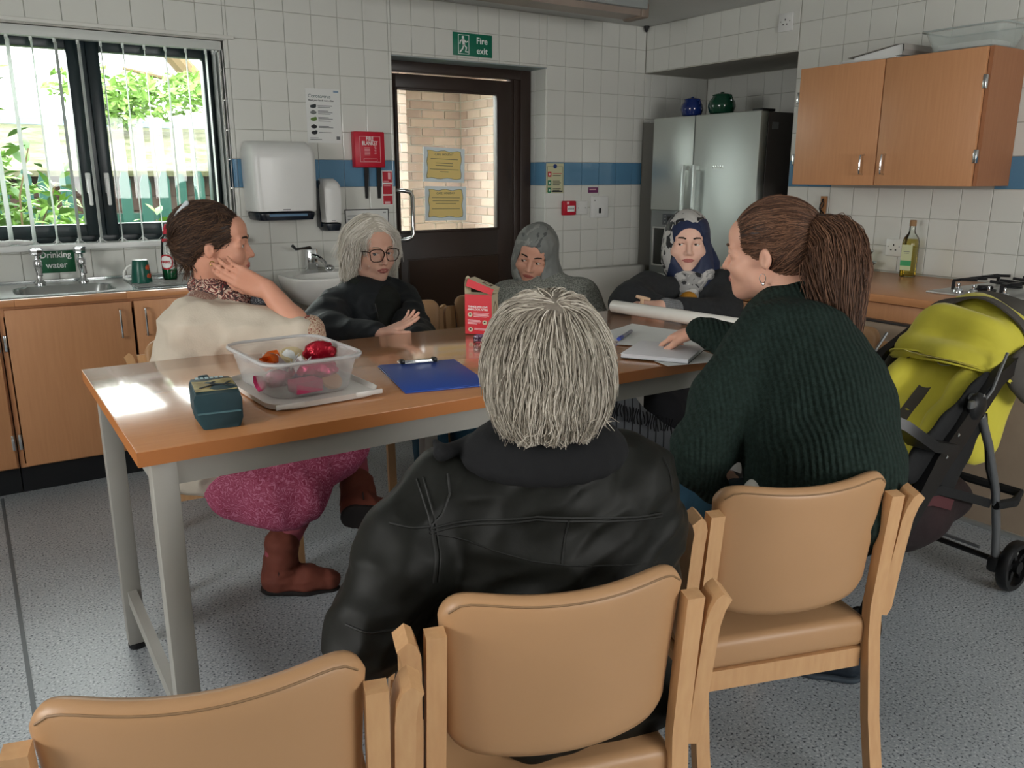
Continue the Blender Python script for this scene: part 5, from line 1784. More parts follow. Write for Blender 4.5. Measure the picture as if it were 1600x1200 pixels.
# dark side wings of the seat
for y, s in ((-3.365, -1), (-3.01, 1)):
    s3 = SDF((-2.2, min(y, y) - 0.12, 0.3), (-1.1, y + 0.12, 1.0), 0.008)
    if s < 0:
        s3.cap((-1.88, y, 0.55), (-1.55, y, 0.755), 0.062, 0.042, 0.02, flat=((0, 1, 0), 0.30))
    else:
        s3.cap((-1.82, y, 0.50), (-1.42, y, 0.77), 0.072, 0.055, 0.02, flat=((0, 1, 0), 0.28))
    s3.cap((-1.72, y, 0.50), (-1.60, y, 0.62), 0.10, 0.07, 0.03, flat=((0, 1, 0), 0.22))
    s3.wrinkle(0.003, [((34, 3, 30), 0.3, 0.5)])
    s3.obj('side_wing', FABK if s < 0 else FABG, t)
# hood, half folded back, lime with grey brim
def hood(u, v, r=0.0, a0=20, a1=96):
    """u across from side to side, v from the brim backwards"""
    th = R(a0 + (a1 - a0) * v)
    ph = (u - 0.5) * PI
    ry = 0.195 + r
    rx = 0.27 + r
    cx_, cz_ = -1.30, 0.665
    sag = 0.026 * math.sin(v * 15 + 0.8 * math.sin(u * 5)) * math.cos(ph) + 0.007 * math.sin(u * 17 + v * 6) + 0.010 * math.sin(u * 6 + v * 9)
    x = cx_ + (rx + sag) * (-math.cos(th)) * (0.55 + 0.45 * math.cos(ph))
    z = cz_ + 0.055 + (rx * 0.93 + sag) * math.sin(th) * (0.28 + 0.72 * math.cos(ph) ** 0.8)
    return (x, -3.19 + ry * math.sin(ph), z)
G().grid(lambda u, v: hood(u * 0.96 + 0.02, v), 22, 14, 0.006).obj('hood', FABY, t, True, 75)
G().grid(lambda u, v: hood(u * 0.96 + 0.02, v, 0.008, 17, 23), 22, 4, 0.006).obj('hood_brim', FABY, t, True, 60)
G().grid(lambda u, v: hood(u * 0.96 + 0.02, v, 0.006, 74, 150), 22, 8, 0.006).obj('hood_back', FABG, t, True, 60)
# fabric behind the seat and grey side pocket
s3 = SDF((-1.75, -3.5, 0.3), (-0.9, -2.88, 1.0), 0.008)
s3.cap((-1.34, -3.30, 0.72), (-1.40, -3.30, 0.52), 0.10, 0.085, 0.03, flat=((0.3, 1, 0), 0.3))
s3.cap((-1.36, -3.10, 0.72), (-1.42, -3.10, 0.52), 0.10, 0.085, 0.03, flat=((0.3, 1, 0), 0.3))
s3.cap((-1.28, -3.19, 0.72), (-1.36, -3.19, 0.50), 0.12, 0.10, 0.03, flat=((1, 0, 0.2), 0.25))
s3.wrinkle(0.003, [((20, 30, 8), 0.3, 0.5)])
s3.obj('seat_rear_panel', FABY, t)
s3 = SDF((-1.75, -3.5, 0.5), (-0.9, -3.2, 1.05), 0.007)
s3.cap((-1.37, -3.40, 0.78), (-1.33, -3.41, 0.74), 0.085, 0.08, 0.03, flat=((0.2, 1, 0), 0.35))
s3.wrinkle(0.004, [((30, 10, 26), 0.9, 0.5)])
s3.obj('side_pocket', FABG, t)
# basket
s3 = SDF((-2.2, -3.5, 0.1), (-1.25, -2.88, 0.6), 0.008)
s3.cap((-1.93, -3.19, 0.40), (-1.55, -3.19, 0.33), 0.20, 0.17, 0.03, flat=((0, 0, 1), 0.62))
s3.ell((-1.74, -3.19, 0.30), (0.20, 0.19, 0.115), None, 0.05)
s3.wrinkle(0.003, [((22, 8, 26), 0.9, 0.5)])
s3.obj('basket', MESHK, t)
G().tube([(-1.96, -3.385, 0.47), (-1.78, -3.392, 0.455), (-1.60, -3.385, 0.39), (-1.44, -3.38, 0.33)], 1.0, flat=(0.03, 0.01), up=(0, 1, 0)).obj('basket_edge', FABK, t, True)
G().tube([(-1.94, -3.378, 0.445), (-1.80, -3.384, 0.425), (-1.68, -3.378, 0.38)], 1.0, flat=(0.035, 0.012), up=(0, 1, 0)).obj('dark_red_lining', mat('maroon_cloth', '#532a2e', 0.8), t, True)
G().tube([(-1.80, -3.395, 0.60), (-1.92, -3.40, 0.63), (-2.02, -3.38, 0.70), (-2.08, -3.32, 0.735), (-2.10, -3.19, 0.745), (-2.08, -3.06, 0.735), (-2.02, -3.0, 0.70), (-1.90, -2.985, 0.62)], [1.3, 1.3, 1.0, 0.8, 0.8, 0.8, 1.0, 1.0], flat=(0.07, 0.03), up=(0, 0, 1)).obj('bumper_bar', BLACK, t, True)
G().box2((-2.16, -3.30, 0.14), (-2.06, -3.08, 0.17), 0.008).obj('footrest', BLACK, t, True)

# ------------------------------------------------------------------ outside the window and the door
g = G().box2((-12, 0.26, -0.25), (8, 16, -0.15))
o = structure('ground', g, mat('garden_soil', '#66703f', 0.9, var=(2, '#7c8348')))
FENCE = mat('green_fence_paint', '#083b33', 0.55)
fe = thing('picket_fence', 'green painted picket fence across the garden', 'fence', (-2.6, 3.0, -0.15))
x = -5.6
mp_ = None
while x < -0.9:
    if mp_ is None:
        mp_ = G().rings([[(-0.042, -0.01, z), (0.042, -0.01, z), (0.042, 0.01, z), (-0.042, 0.01, z)] for z in (0, 1.50)] + [[(-0.02, -0.01, 1.57), (0.02, -0.01, 1.57), (0.02, 0.01, 1.57), (-0.02, 0.01, 1.57)]]).mesh('picket')
        mp_.materials.append(FENCE)
    o = bpy.data.objects.new('picket', mp_)
    COL.objects.link(o)
    o.parent = fe
    o.location = (x + 2.6, rng.uniform(-0.004, 0.004), rng.uniform(-0.03, 0.02))
    o.rotation_euler = (0, R(rng.uniform(-0.6, 0.6)), 0)
    x += 0.145
for z in (0.35, 1.15):
    G().box2((-5.7, 3.012, z - 0.15), (-0.85, 3.05, z - 0.07)).obj('fence_rail', FENCE, fe, True)
# low shed behind it: timber wall, mossy roof
sh = thing('timber_shed', 'brown timber shed with mossy roof behind the green fence', 'shed', (-2.2, 4.2, -0.15))
PLK = mat('shed_plank', '#3b261f', 0.8, var=(5, '#301f19'))
for k in range(11):
    G().box2((-3.9, 4.0 + rng.uniform(0, 0.01), -0.15 + k * 0.135), (0.4, 4.04, -0.15 + k * 0.135 + 0.128)).obj('plank', PLK, sh, True)
G().box2((-3.9, 4.05, -0.15), (0.4, 4.10, 1.4)).obj('inner_wall', mat('shed_dark', '#3f302a', 0.9), sh, True)
MOSS = mat('mossy_roof', '#625f4c', 0.9, var=(5, '#3f4226', 0.12), bump=(12, 0.8, 0.03))
G().prism([(-4.05, 3.8), (0.55, 3.8), (0.55, 5.6), (-4.05, 5.6)], 0.05, Matrix.Translation((0, 0, 1.38)) @ Matrix.Translation((0, 3.8, 0)) @ Matrix.Rotation(R(14), 4, 'X') @ Matrix.Translation((0, -3.8, 0))).obj('roof', MOSS, sh, True)
wr = thing('pale_house', 'white hipped roof of a pale house behind the shed', 'house', (-1.6, 8.0, -0.15))
PALE = mat('pale_roof', '#d8d8d4', 0.6, var=(2, '#cbccc8'))
g = G()
b0 = [(-4.6, 7.2, 2.05), (1.6, 7.2, 2.05), (1.6, 10.5, 2.05), (-4.6, 10.5, 2.05)]
r0 = [(-2.75, 8.6, 3.15), (0.6, 8.6, 3.15)]
vb = [g.bm.verts.new(p) for p in b0]
vr = [g.bm.verts.new(p) for p in r0]
for f in ((vb[0], vb[1], vr[1], vr[0]), (vb[1], vb[2], vr[1]), (vb[2], vb[3], vr[0], vr[1]), (vb[3], vb[0], vr[0]), (vb[3], vb[2], vb[1], vb[0])):
    g.bm.faces.new(f)
g.obj('roof', PALE, wr, True)
G().box2((-4.4, 7.4, -0.15), (1.4, 10.3, 2.05)).obj('wall', mat('pale_render', '#c9c6bc', 0.8), wr, True)
G().box2((-4.65, 7.1, 1.98), (1.65, 7.2, 2.06)).obj('gutter', mat('gutter_blue', '#6d7f92', 0.5), wr, True)

# foliage
LEAFM = [mat('leaf_green', '#52782f', 0.5, var=(3, '#456b25')), mat('leaf_light', '#6d9140', 0.5, var=(3, '#5c8132')), mat('leaf_dark', '#3a5a26', 0.5)]


def leaf_mesh(L, W, m, name='leaf'):
    g = G()
    n = 4
    mid = [(0, L * i / n, 0.12 * L * math.sin(PI * i / n)) for i in range(n + 1)]
    lft = [(-W / 2 * math.sin(PI * (i / n) ** 0.8), L * i / n, 0.12 * L * math.sin(PI * i / n) - 0.1 * W) for i in range(1, n)]
    rgt = [(-p[0], p[1], p[2]) for p in lft]
    vm = [g.bm.verts.new(p) for p in mid]
    vl = [g.bm.verts.new(p) for p in lft]
    vr_ = [g.bm.verts.new(p) for p in rgt]
    for a in (vl, vr_):
        q = [vm[0]] + a + [vm[-1]]
        for i in range(n):
            f = [q[i], q[i + 1], vm[i + 1], vm[i]]
            f = [v for k, v in enumerate(f) if v not in f[:k]]
            if len(f) >= 3:
                g.bm.faces.new(f)
    me = g.mesh(name)
    me.materials.append(m)
    return me


leaf_meshes = [leaf_mesh(0.13, 0.05, LEAFM[0]), leaf_mesh(0.11, 0.042, LEAFM[1]), leaf_mesh(0.14, 0.05, LEAFM[2])]


def foliage_cloud(name, blobs, n, size, m, parent, seed):
    """many small leaves joined into one part"""
    rr = random.Random(seed)
    vs, fs = [], []
    for _ in range(n):
        c, r = blobs[rr.randrange(len(blobs))]
        d = Vector((rr.gauss(0, 1), rr.gauss(0, 1), rr.gauss(0, 1))).normalized() * (rr.random() ** 0.4)
        p = Vector(c) + Vector((d.x * r[0], d.y * r[1], d.z * r[2]))
        a = Vector((rr.gauss(0, 1), rr.gauss(0, 1), rr.gauss(0, 0.6))).normalized()
        bb = a.orthogonal().normalized()
        bb.rotate(Matrix.Rotation(rr.uniform(0, 6.28), 3, a))
        s = size * rr.uniform(0.6, 1.3)
        k = len(vs)
        nn = a.cross(bb) * s * 0.15
        vs += [p - a * s, p + bb * s * 0.42 + nn, p + a * s, p - bb * s * 0.42 + nn]
        fs += [(k, k + 1, k + 2), (k, k + 2, k + 3)]
    me = bpy.data.meshes.new(name)
    me.from_pydata([tuple(v) for v in vs], [], fs)
    o = put(name, me, m, parent, True)
    o['kind'] = 'stuff'
    return o


BARK = mat('shrub_bark', '#5a4a33', 0.9)


def shrub(lab, base, stems, seed, nleaf, cloud):
    rr = random.Random(seed)
    t = thing('leafy_shrub', lab, 'shrub', base, 0)
    cnt = 0
    for (dx, dy, hh, lean) in stems:
        pts = [Vector((base[0] + dx * k / 6 + 0.03 * math.sin(k * 1.7 + dx * 9), base[1] + dy * k / 6, base[2] + hh * k / 6)) for k in range(7)]
        G().tube(pts, [0.013 - 0.0014 * k for k in range(7)], 6).obj('stem', BARK, t, True)
        for k in range(int(nleaf / len(stems))):
            f = rr.uniform(0.22, 1.0)
            i = min(5, int(f * 6))
            p = pts[i].lerp(pts[i + 1], f * 6 - i)
            az = rr.uniform(0, 2 * PI)
            rad = rr.uniform(0.0, 0.26) * (1.15 - f * 0.6)
            p = p + Vector((math.cos(az) * rad, math.sin(az) * rad, rr.uniform(-0.05, 0.08)))
            o = bpy.data.objects.new('leaf', leaf_meshes[rr.randrange(3)])
            COL.objects.link(o)
            o.parent = t
            o.location = p - t.location
            o.rotation_euler = (R(rr.uniform(-15, 50)), R(rr.uniform(-30, 30)), az - PI / 2)
            sc = rr.uniform(0.7, 1.25)
            o.scale = (sc, sc, sc)
            cnt += 1
    if cloud:
        foliage_cloud('foliage', cloud, 2600, 0.05, LEAFM[1], t, seed + 5)
    return t


shrub('tall leafy shrub close outside the left window pane', (-4.05, 1.35, -0.15), [(-0.25, 0.1, 1.85, 0), (0.05, 0.15, 2.2, 0), (0.28, 0.05, 1.7, 0), (-0.5, 0.2, 1.6, 0), (0.40, 0.2, 1.5, 0)], 3, 290, [((-4.35, 1.6, 1.10), (0.55, 0.35, 0.5)), ((-3.85, 1.7, 0.95), (0.5, 0.3, 0.45)), ((-4.2, 1.7, 1.5), (0.35, 0.25, 0.3))])
shrub('low pale shrub in front of the fence seen under the right pane', (-3.0, 2.45, -0.15), [(-0.1, 0, 0.95, 0), (0.15, 0, 1.2, 0)], 9, 50, None)
tr_ = thing('garden_tree', 'large tree with leaning trunk spreading over the garden', 'tree', (-1.1, 5.9, -0.15))
G().tube([(-0.3, 5.9, -0.15), (-0.7, 5.9, 1.0), (-1.35, 5.9, 2.1), (-2.0, 5.9, 2.85), (-2.5, 5.8, 3.5)], [0.16, 0.15, 0.12, 0.10, 0.06], 10).obj('trunk', BARK, tr_, True)
for pts, r_ in (([(-2.0, 5.9, 2.85), (-2.6, 5.6, 2.75), (-3.2, 5.5, 2.7)], 0.05), ([(-1.35, 5.9, 2.1), (-1.9, 5.6, 2.4), (-2.5, 5.5, 2.5)], 0.035), ([(-2.2, 5.85, 3.1), (-1.6, 5.7, 3.4), (-1.2, 5.6, 3.6)], 0.05), ([(-3.2, 5.5, 2.7), (-4.2, 5.2, 2.75), (-5.0, 5.0, 2.6)], 0.04)):
    G().tube(pts, [r_, r_ * 0.8, r_ * 0.5], 7).obj('branch', BARK, tr_, True)
foliage_cloud('foliage', [((-2.75, 5.3, 2.28), (0.6, 0.4, 0.22)), ((-2.2, 5.3, 2.22), (0.5, 0.4, 0.25)), ((-1.7, 5.4, 2.3), (0.4, 0.4, 0.25)), ((-2.7, 5.3, 2.05), (0.35, 0.3, 0.2))], 1500, 0.06, LEAFM[1], tr_, 21)
foliage_cloud('twigs', [((-5.2, 5.2, 2.6), (1.3, 0.8, 0.6)), ((-4.5, 5.2, 2.55), (0.7, 0.6, 0.35))], 1500, 0.06, LEAFM[2], tr_, 22)

# brick porch outside the door: recessed wall, pier and side wall, brick by brick
BR = [mat('brick_%d' % k, h, 0.85, var=(20, h2), bump=(60, 0.3, 0.003)) for k, (h, h2) in enumerate((('#d2bcb2', '#c7afa5'), ('#dac5bb', '#cfb9ae'), ('#c8b1a8', '#bca49b')))]
MORT = mat('mortar', '#e0dad4', 0.95)
BMESH = {}


def brick_wall(parent, axis, fixed, a, b_, z0, z1, depth):
    """courses of stretchers; axis 'y' faces -Y, axis 'x' faces -X"""
    z, row = z0, 0
    while z < z1:
        h_ = min(0.065, z1 - z)
        u = a - (0.1125 if row % 2 else 0)
        while u < b_:
            u0, u1 = max(u, a), min(u + 0.215, b_)
            if u1 - u0 > 0.03 and h_ > 0.02:
                k = rng.randrange(3)
                key = (round(u1 - u0, 3), round(h_, 3), k)
                if key not in BMESH:
                    me = G().box((0, 0, 0), (u1 - u0, 0.05, h_), None, 0.003, 1).mesh('brick')
                    me.materials.append(BR[k])
                    BMESH[key] = me
                o = bpy.data.objects.new('brick', BMESH[key])
                COL.objects.link(o)
                o.parent = parent
                c = (u0 + u1) / 2
                jit = rng.uniform(-0.0025, 0.0025)
                if axis == 'y':
                    o.location = Vector((c, fixed + 0.025 + jit, z + h_ / 2)) - parent.location
                else:
                    o.location = Vector((fixed + 0.025 + jit, c, z + h_ / 2)) - parent.location
                    o.rotation_euler = (0, 0, R(90))
            u += 0.225
        z += 0.075
        row += 1


PX = -0.30
bw = thing('brick_porch', 'pinkish brick porch walls outside the fire exit door', 'porch', (-0.6, 1.9, -0.15))
G().box2((PX + 0.012, 0.30, -0.15), (PX + 0.2, 2.3, 2.30)).box2((-1.02, 2.112, -0.15), (PX + 0.012, 2.3, 2.30)).box2((-1.42, 1.722, -0.15), (-1.028, 2.3, 2.30)).obj('mortar', MORT, bw, True)
brick_wall(bw, 'x', PX, 0.75, 2.09, 0.60, 2.22, 0)
brick_wall(bw, 'y', 2.10, -1.02, PX, 0.60, 2.22, 0)
brick_wall(bw, 'y', 1.71, -1.42, -1.025, 0.60, 2.22, 0)
G().box2((-1.30, 0.28, 2.22), (0.2, 2.6, 2.30)).obj('soffit', mat('soffit_grey', '#c9c4c0', 0.8), bw, True)
G().tube([(-1.62, 1.05, 2.17), (-0.62, 0.32, 2.235)], 1.0, flat=(0.14, 0.07), up=(0, 0, 1)).obj('fascia_beam', mat('fascia_grey', '#9aa6ad', 0.5), bw, True)
g = G().box2((-1.75, 3.0, -0.15), (-0.9, 3.2, 2.35))
o = g.obj('garden_wall', mat('pale_green_block', '#c3c99a', 0.8, var=(3, '#b6bd8c')))
tag(o, 'pale green painted wall outside, seen at the left of the door glass', 'wall')
t = thing('wall_lantern', 'grey blue bulkhead lamp on the brick pier outside the door', 'lamp', (-1.47, 1.62, 1.86))
G().box2((-1.53, 1.55, 1.70), (-1.42, 1.70, 2.02), 0.02).obj('housing', mat('lamp_housing', '#4f6478', 0.4), t, True)
G().box2((-1.525, 1.52, 1.73), (-1.44, 1.56, 1.99), 0.015).obj('lens', mat('lamp_lens', '#9fb6c8', 0.2), t, True)

# ------------------------------------------------------------------ people
def nv(v):
    v = Vector(v)
    return v.normalized()


SKINS = {}


def skin(name, hexc, h2):
    return mat('skin_' + name, hexc, 0.5, var=(14, h2, 0.3), spec=0.35, sss=0.12)


class Head:
    """head frame: x to the person's right, y forward, z up; origin at eye level between the ears"""

    def __init__(s, c, F, U=(0, 0, 1), k=1.0):
        s.c = Vector(c)
        s.F = nv(F)
        U = Vector(U)
        s.U = nv(U - s.F * U.dot(s.F))
        s.R = s.F.cross(s.U)
        s.k = k
        s.M = np.array([[s.R.x, s.F.x, s.U.x], [s.R.y, s.F.y, s.U.y], [s.R.z, s.F.z, s.U.z]], np.float32)
        s.m3 = Matrix([[s.R.x, s.F.x, s.U.x], [s.R.y, s.F.y, s.U.y], [s.R.z, s.F.z, s.U.z]])

    def p(s, x, y, z):
        return s.c + (s.R * x + s.F * y + s.U * z) * s.k

    def r(s, *a):
        return tuple(v * s.k for v in a) if len(a) > 1 else a[0] * s.k

    def loc(s, w):
        d = (Vector(w) - s.c) / s.k
        return (d.dot(s.R), d.dot(s.F), d.dot(s.U))

    def build(s, g, jaw=1.0, nose=1.0, full=1.0):
        p, r = s.p, s.r
        E = lambda c, q, k, sub=False: g.ell(p(*c), r(*q), s.M, k * s.k, sub)
        C = lambda a, b, ra, rb, k, sub=False: g.cap(p(*a), p(*b), r(ra), r(rb), k * s.k, sub)
        E((0, -0.018, 0.034), (0.074, 0.094, 0.084), 0.02)
        E((0, 0.026, -0.034), (0.058 * full, 0.060, 0.082), 0.03)
        C((-0.040 * jaw, 0.02, -0.070), (0, 0.066, -0.094), 0.019, 0.017, 0.03)
        C((0.040 * jaw, 0.02, -0.070), (0, 0.066, -0.094), 0.019, 0.017, 0.03)
        E((0, 0.060, 0.045), (0.052, 0.030, 0.034), 0.03)
        for q in (-1, 1):
            E((q * 0.036, 0.060, -0.034), (0.024 * full, 0.024, 0.024), 0.025)
            E((q * 0.031, 0.098, 0.000), (0.018, 0.016, 0.012), 0.014, True)
            C((q * 0.012, 0.087, 0.017), (q * 0.046, 0.074, 0.019), 0.007, 0.006, 0.014)
        C((0, 0.084, 0.006), (0, 0.104 * nose, -0.033), 0.0075, 0.0100, 0.012)
        for q in (-1, 1):
            E((q * 0.0115, 0.092, -0.037), (0.0075, 0.009, 0.007), 0.006)
        E((0, 0.082, -0.062), (0.026, 0.012, 0.016), 0.016)
        C((-0.019, 0.083, -0.0635), (0.019, 0.083, -0.0635), 0.004, 0.004, 0.003, True)
        for q in (-1, 1):
            # eyelids
            C((q * 0.019, 0.0825, 0.0060), (q * 0.034, 0.0835, 0.0068), 0.0052, 0.0052, 0.004)
            C((q * 0.034, 0.0835, 0.0068), (q * 0.047, 0.0745, 0.0045), 0.0052, 0.0052, 0.004)
            E((q * 0.0495, 0.069, -0.001), (0.009, 0.011, 0.010), 0.006)
            C((q * 0.020, 0.0815, -0.0085), (q * 0.044, 0.0765, -0.0075), 0.0045, 0.004, 0.005)
            # ears
            E((q * 0.075, -0.012, -0.012), (0.009, 0.015, 0.026), 0.008)
            E((q * 0.084, -0.004, -0.012), (0.006, 0.010, 0.017), 0.004, True)

    def face(s, parent, m_iris, m_brow, m_lip, brow=0.0032, open_=0.0):
        p = s.p
        off = Matrix.Translation(s.c)
        for q in (-1, 1):
            e = G().ball(p(q * 0.031, 0.0735, -0.001), 0.0112 * s.k, None, 3).obj('eye', mat('eye_white', '#d9d2cb', 0.2), parent, True)
            g = G().ball(p(q * 0.031 + s.gaze[0], 0.0814, -0.0008 + s.gaze[1]), (0.0062 * s.k, 0.0042 * s.k, 0.0062 * s.k), s.m3.to_4x4(), 2)
            g.obj('iris', m_iris, e, True)
            pts = [p(q * 0.014, 0.0935, 0.0205), p(q * 0.026, 0.0915, 0.0245), p(q * 0.040, 0.0845, 0.0245), p(q * 0.050, 0.0745, 0.020)]
            G().tube(pts, [brow * s.k, brow * 1.2 * s.k, brow * s.k, brow * 0.5 * s.k], 6).obj('eyebrow', m_brow, parent, True)
            pts = [p(q * 0.018, 0.0845, 0.0015), p(q * 0.026, 0.0868, 0.0034), p(q * 0.035, 0.0862, 0.0034), p(q * 0.045, 0.0785, 0.0005)]
            G().tube(pts, 0.0011 * s.k, 5).obj('lash_line', mat('lash', '#2a1d18', 0.8), e, True)
        L = S(0.0022)
        L.chain([p(-0.0245, 0.0890, -0.0632), p(-0.013, 0.0932, -0.0610), p(-0.005, 0.0942, -0.0600), p(0, 0.0940, -0.0606), p(0.005, 0.0942, -0.0600), p(0.013, 0.0932, -0.0610), p(0.0245, 0.0890, -0.0632)], [0.0014 * s.k, 0.0030 * s.k, 0.0036 * s.k, 0.0036 * s.k, 0.0036 * s.k, 0.0030 * s.k, 0.0014 * s.k], 0.003)
        L.chain([p(-0.0235, 0.0885, -0.0645 - open_ * 0.3), p(-0.012, 0.0925, -0.0672 - open_), p(0, 0.0934, -0.0684 - open_), p(0.012, 0.0925, -0.0672 - open_), p(0.0235, 0.0885, -0.0645 - open_ * 0.3)], [0.0014 * s.k, 0.0036 * s.k, 0.0044 * s.k, 0.0036 * s.k, 0.0014 * s.k], 0.003)
        L.obj('lips', m_lip, parent)
        if open_ > 0:
            G().ball(p(0, 0.0885, -0.0645 - open_ * 0.5), (0.013 * s.k, 0.003 * s.k, (0.001 + open_ * 0.6) * s.k), s.m3.to_4x4(), 2).obj('mouth', mat('mouth_dark', '#4a1d1c', 0.5), parent, True)

    gaze = (0.0, 0.0)


FL = [(0.026, (0.040, 0.024, 0.019), 0.0082), (0.009, (0.045, 0.027, 0.020), 0.0084), (-0.009, (0.041, 0.025, 0.019), 0.0080), (-0.026, (0.032, 0.019, 0.017), 0.0070)]


def hand(g, W, D, N, right=True, curl=((10, 15, 10),) * 4, thumb=(35, 15, 10), spread=4.0, s=1.0):
    """palm and five bent fingers; W wrist, D finger direction, N normal of the back of the hand"""
    W, D = Vector(W), nv(D)
    N = nv(Vector(N) - D * Vector(N).dot(D))
    t = D.cross(N) * (-1 if right else 1)
    k = 0.005
    # palm: a fan of short bones so that it is broad and flat
    for o, L, r in FL:
        g.cap(W + t * o * 0.55 * s + D * 0.012 * s, W + (t * o + D * 0.088) * s, 0.0150 * s, 0.0112 * s, 0.010)
    g.cap(W + (t * 0.018 + D * 0.02) * s, W + (t * 0.030 + D * 0.055 - N * 0.006) * s, 0.016 * s, 0.012 * s, 0.014)
    tips = []
    for i, (o, L, r) in enumerate(FL):
        p = W + (t * o + D * 0.088) * s
        a = R(curl[i][0])
        sp = R(spread * (1.5 - i))
        d0 = (D * math.cos(sp) + t * math.sin(sp)).normalized()
        for j in range(3):
            d = d0 * math.cos(a) - N * math.sin(a)
            q = p + d * L[j] * s
            g.cap(p, q, r * s * (1 - 0.08 * j), r * s * (1 - 0.08 * (j + 1)), k)
            p = q
            if j < 2:
                a += R(curl[i][j + 1])
        tips.append(p)
    p = W + (t * 0.028 + D * 0.030 - N * 0.004) * s
    a = R(thumb[0])
    for j, (L, r) in enumerate(((0.040, 0.0115), (0.032, 0.0100), (0.026, 0.0090))):
        d = (D * math.cos(a) + t * math.sin(a) - N * (0.25 + 0.15 * j) * (thumb[1] / 20.0)).normalized()
        q = p + d * L * s
        g.cap(p, q, r * s, r * 0.9 * s, 0.008)
        p = q
        a -= R(thumb[2])
    tips.append(p)
    return tips


def strands(cap, off, n, flow, length, step, seed, lift=0.002, accept=None, jit=0.25, stay=0.9):
    """hair strands that start on the cap's surface and follow a flow field along it"""
    me = cap.data
    bv = bvh_of(cap, off)
    rr = random.Random(seed)
    out = []
    nvv = len(me.vertices)
    tries = 0
    while len(out) < n and tries < n * 12:
        tries += 1
        v = me.vertices[rr.randrange(nvv)]
        p = v.co + off
        if accept and not accept(p):
            continue
        pts = [p.copy()]
        L = length * rr.uniform(0.6, 1.25)
        lf = lift * rr.uniform(0.3, 2.2)
        wob = Vector((rr.gauss(0, 1), rr.gauss(0, 1), rr.gauss(0, 1))) * jit
        m = max(3, int(L / step))
        vel = None
        for i in range(m):
            d = flow(p) + wob
            hit, nn, idx, dist = bv.find_nearest(p)
            if hit is None:
                break
            if dist < 0.02 or (p - hit).dot(nn) < 0:
                d = d - nn * d.dot(nn) * stay
            if d.length < 1e-6:
                break
            d.normalize()
            vel = d if vel is None else (vel * 0.5 + d * 0.5).normalized()
            p = p + vel * step
            hit, nn, idx, dist = bv.find_nearest(p)
            sgn = (p - hit).dot(nn)
            if sgn < lf * (i + 1) / m:
                p = hit + nn * lf * (0.3 + 0.7 * (i + 1) / m)
            pts.append(p.copy())
        if len(pts) >= 3:
            out.append(pts)
    return out


Z0 = Vector((0, 0, 0))
IRB = mat('iris_brown', '#2b1a12', 0.1)
IRG = mat('iris_grey', '#3d4a50', 0.1)

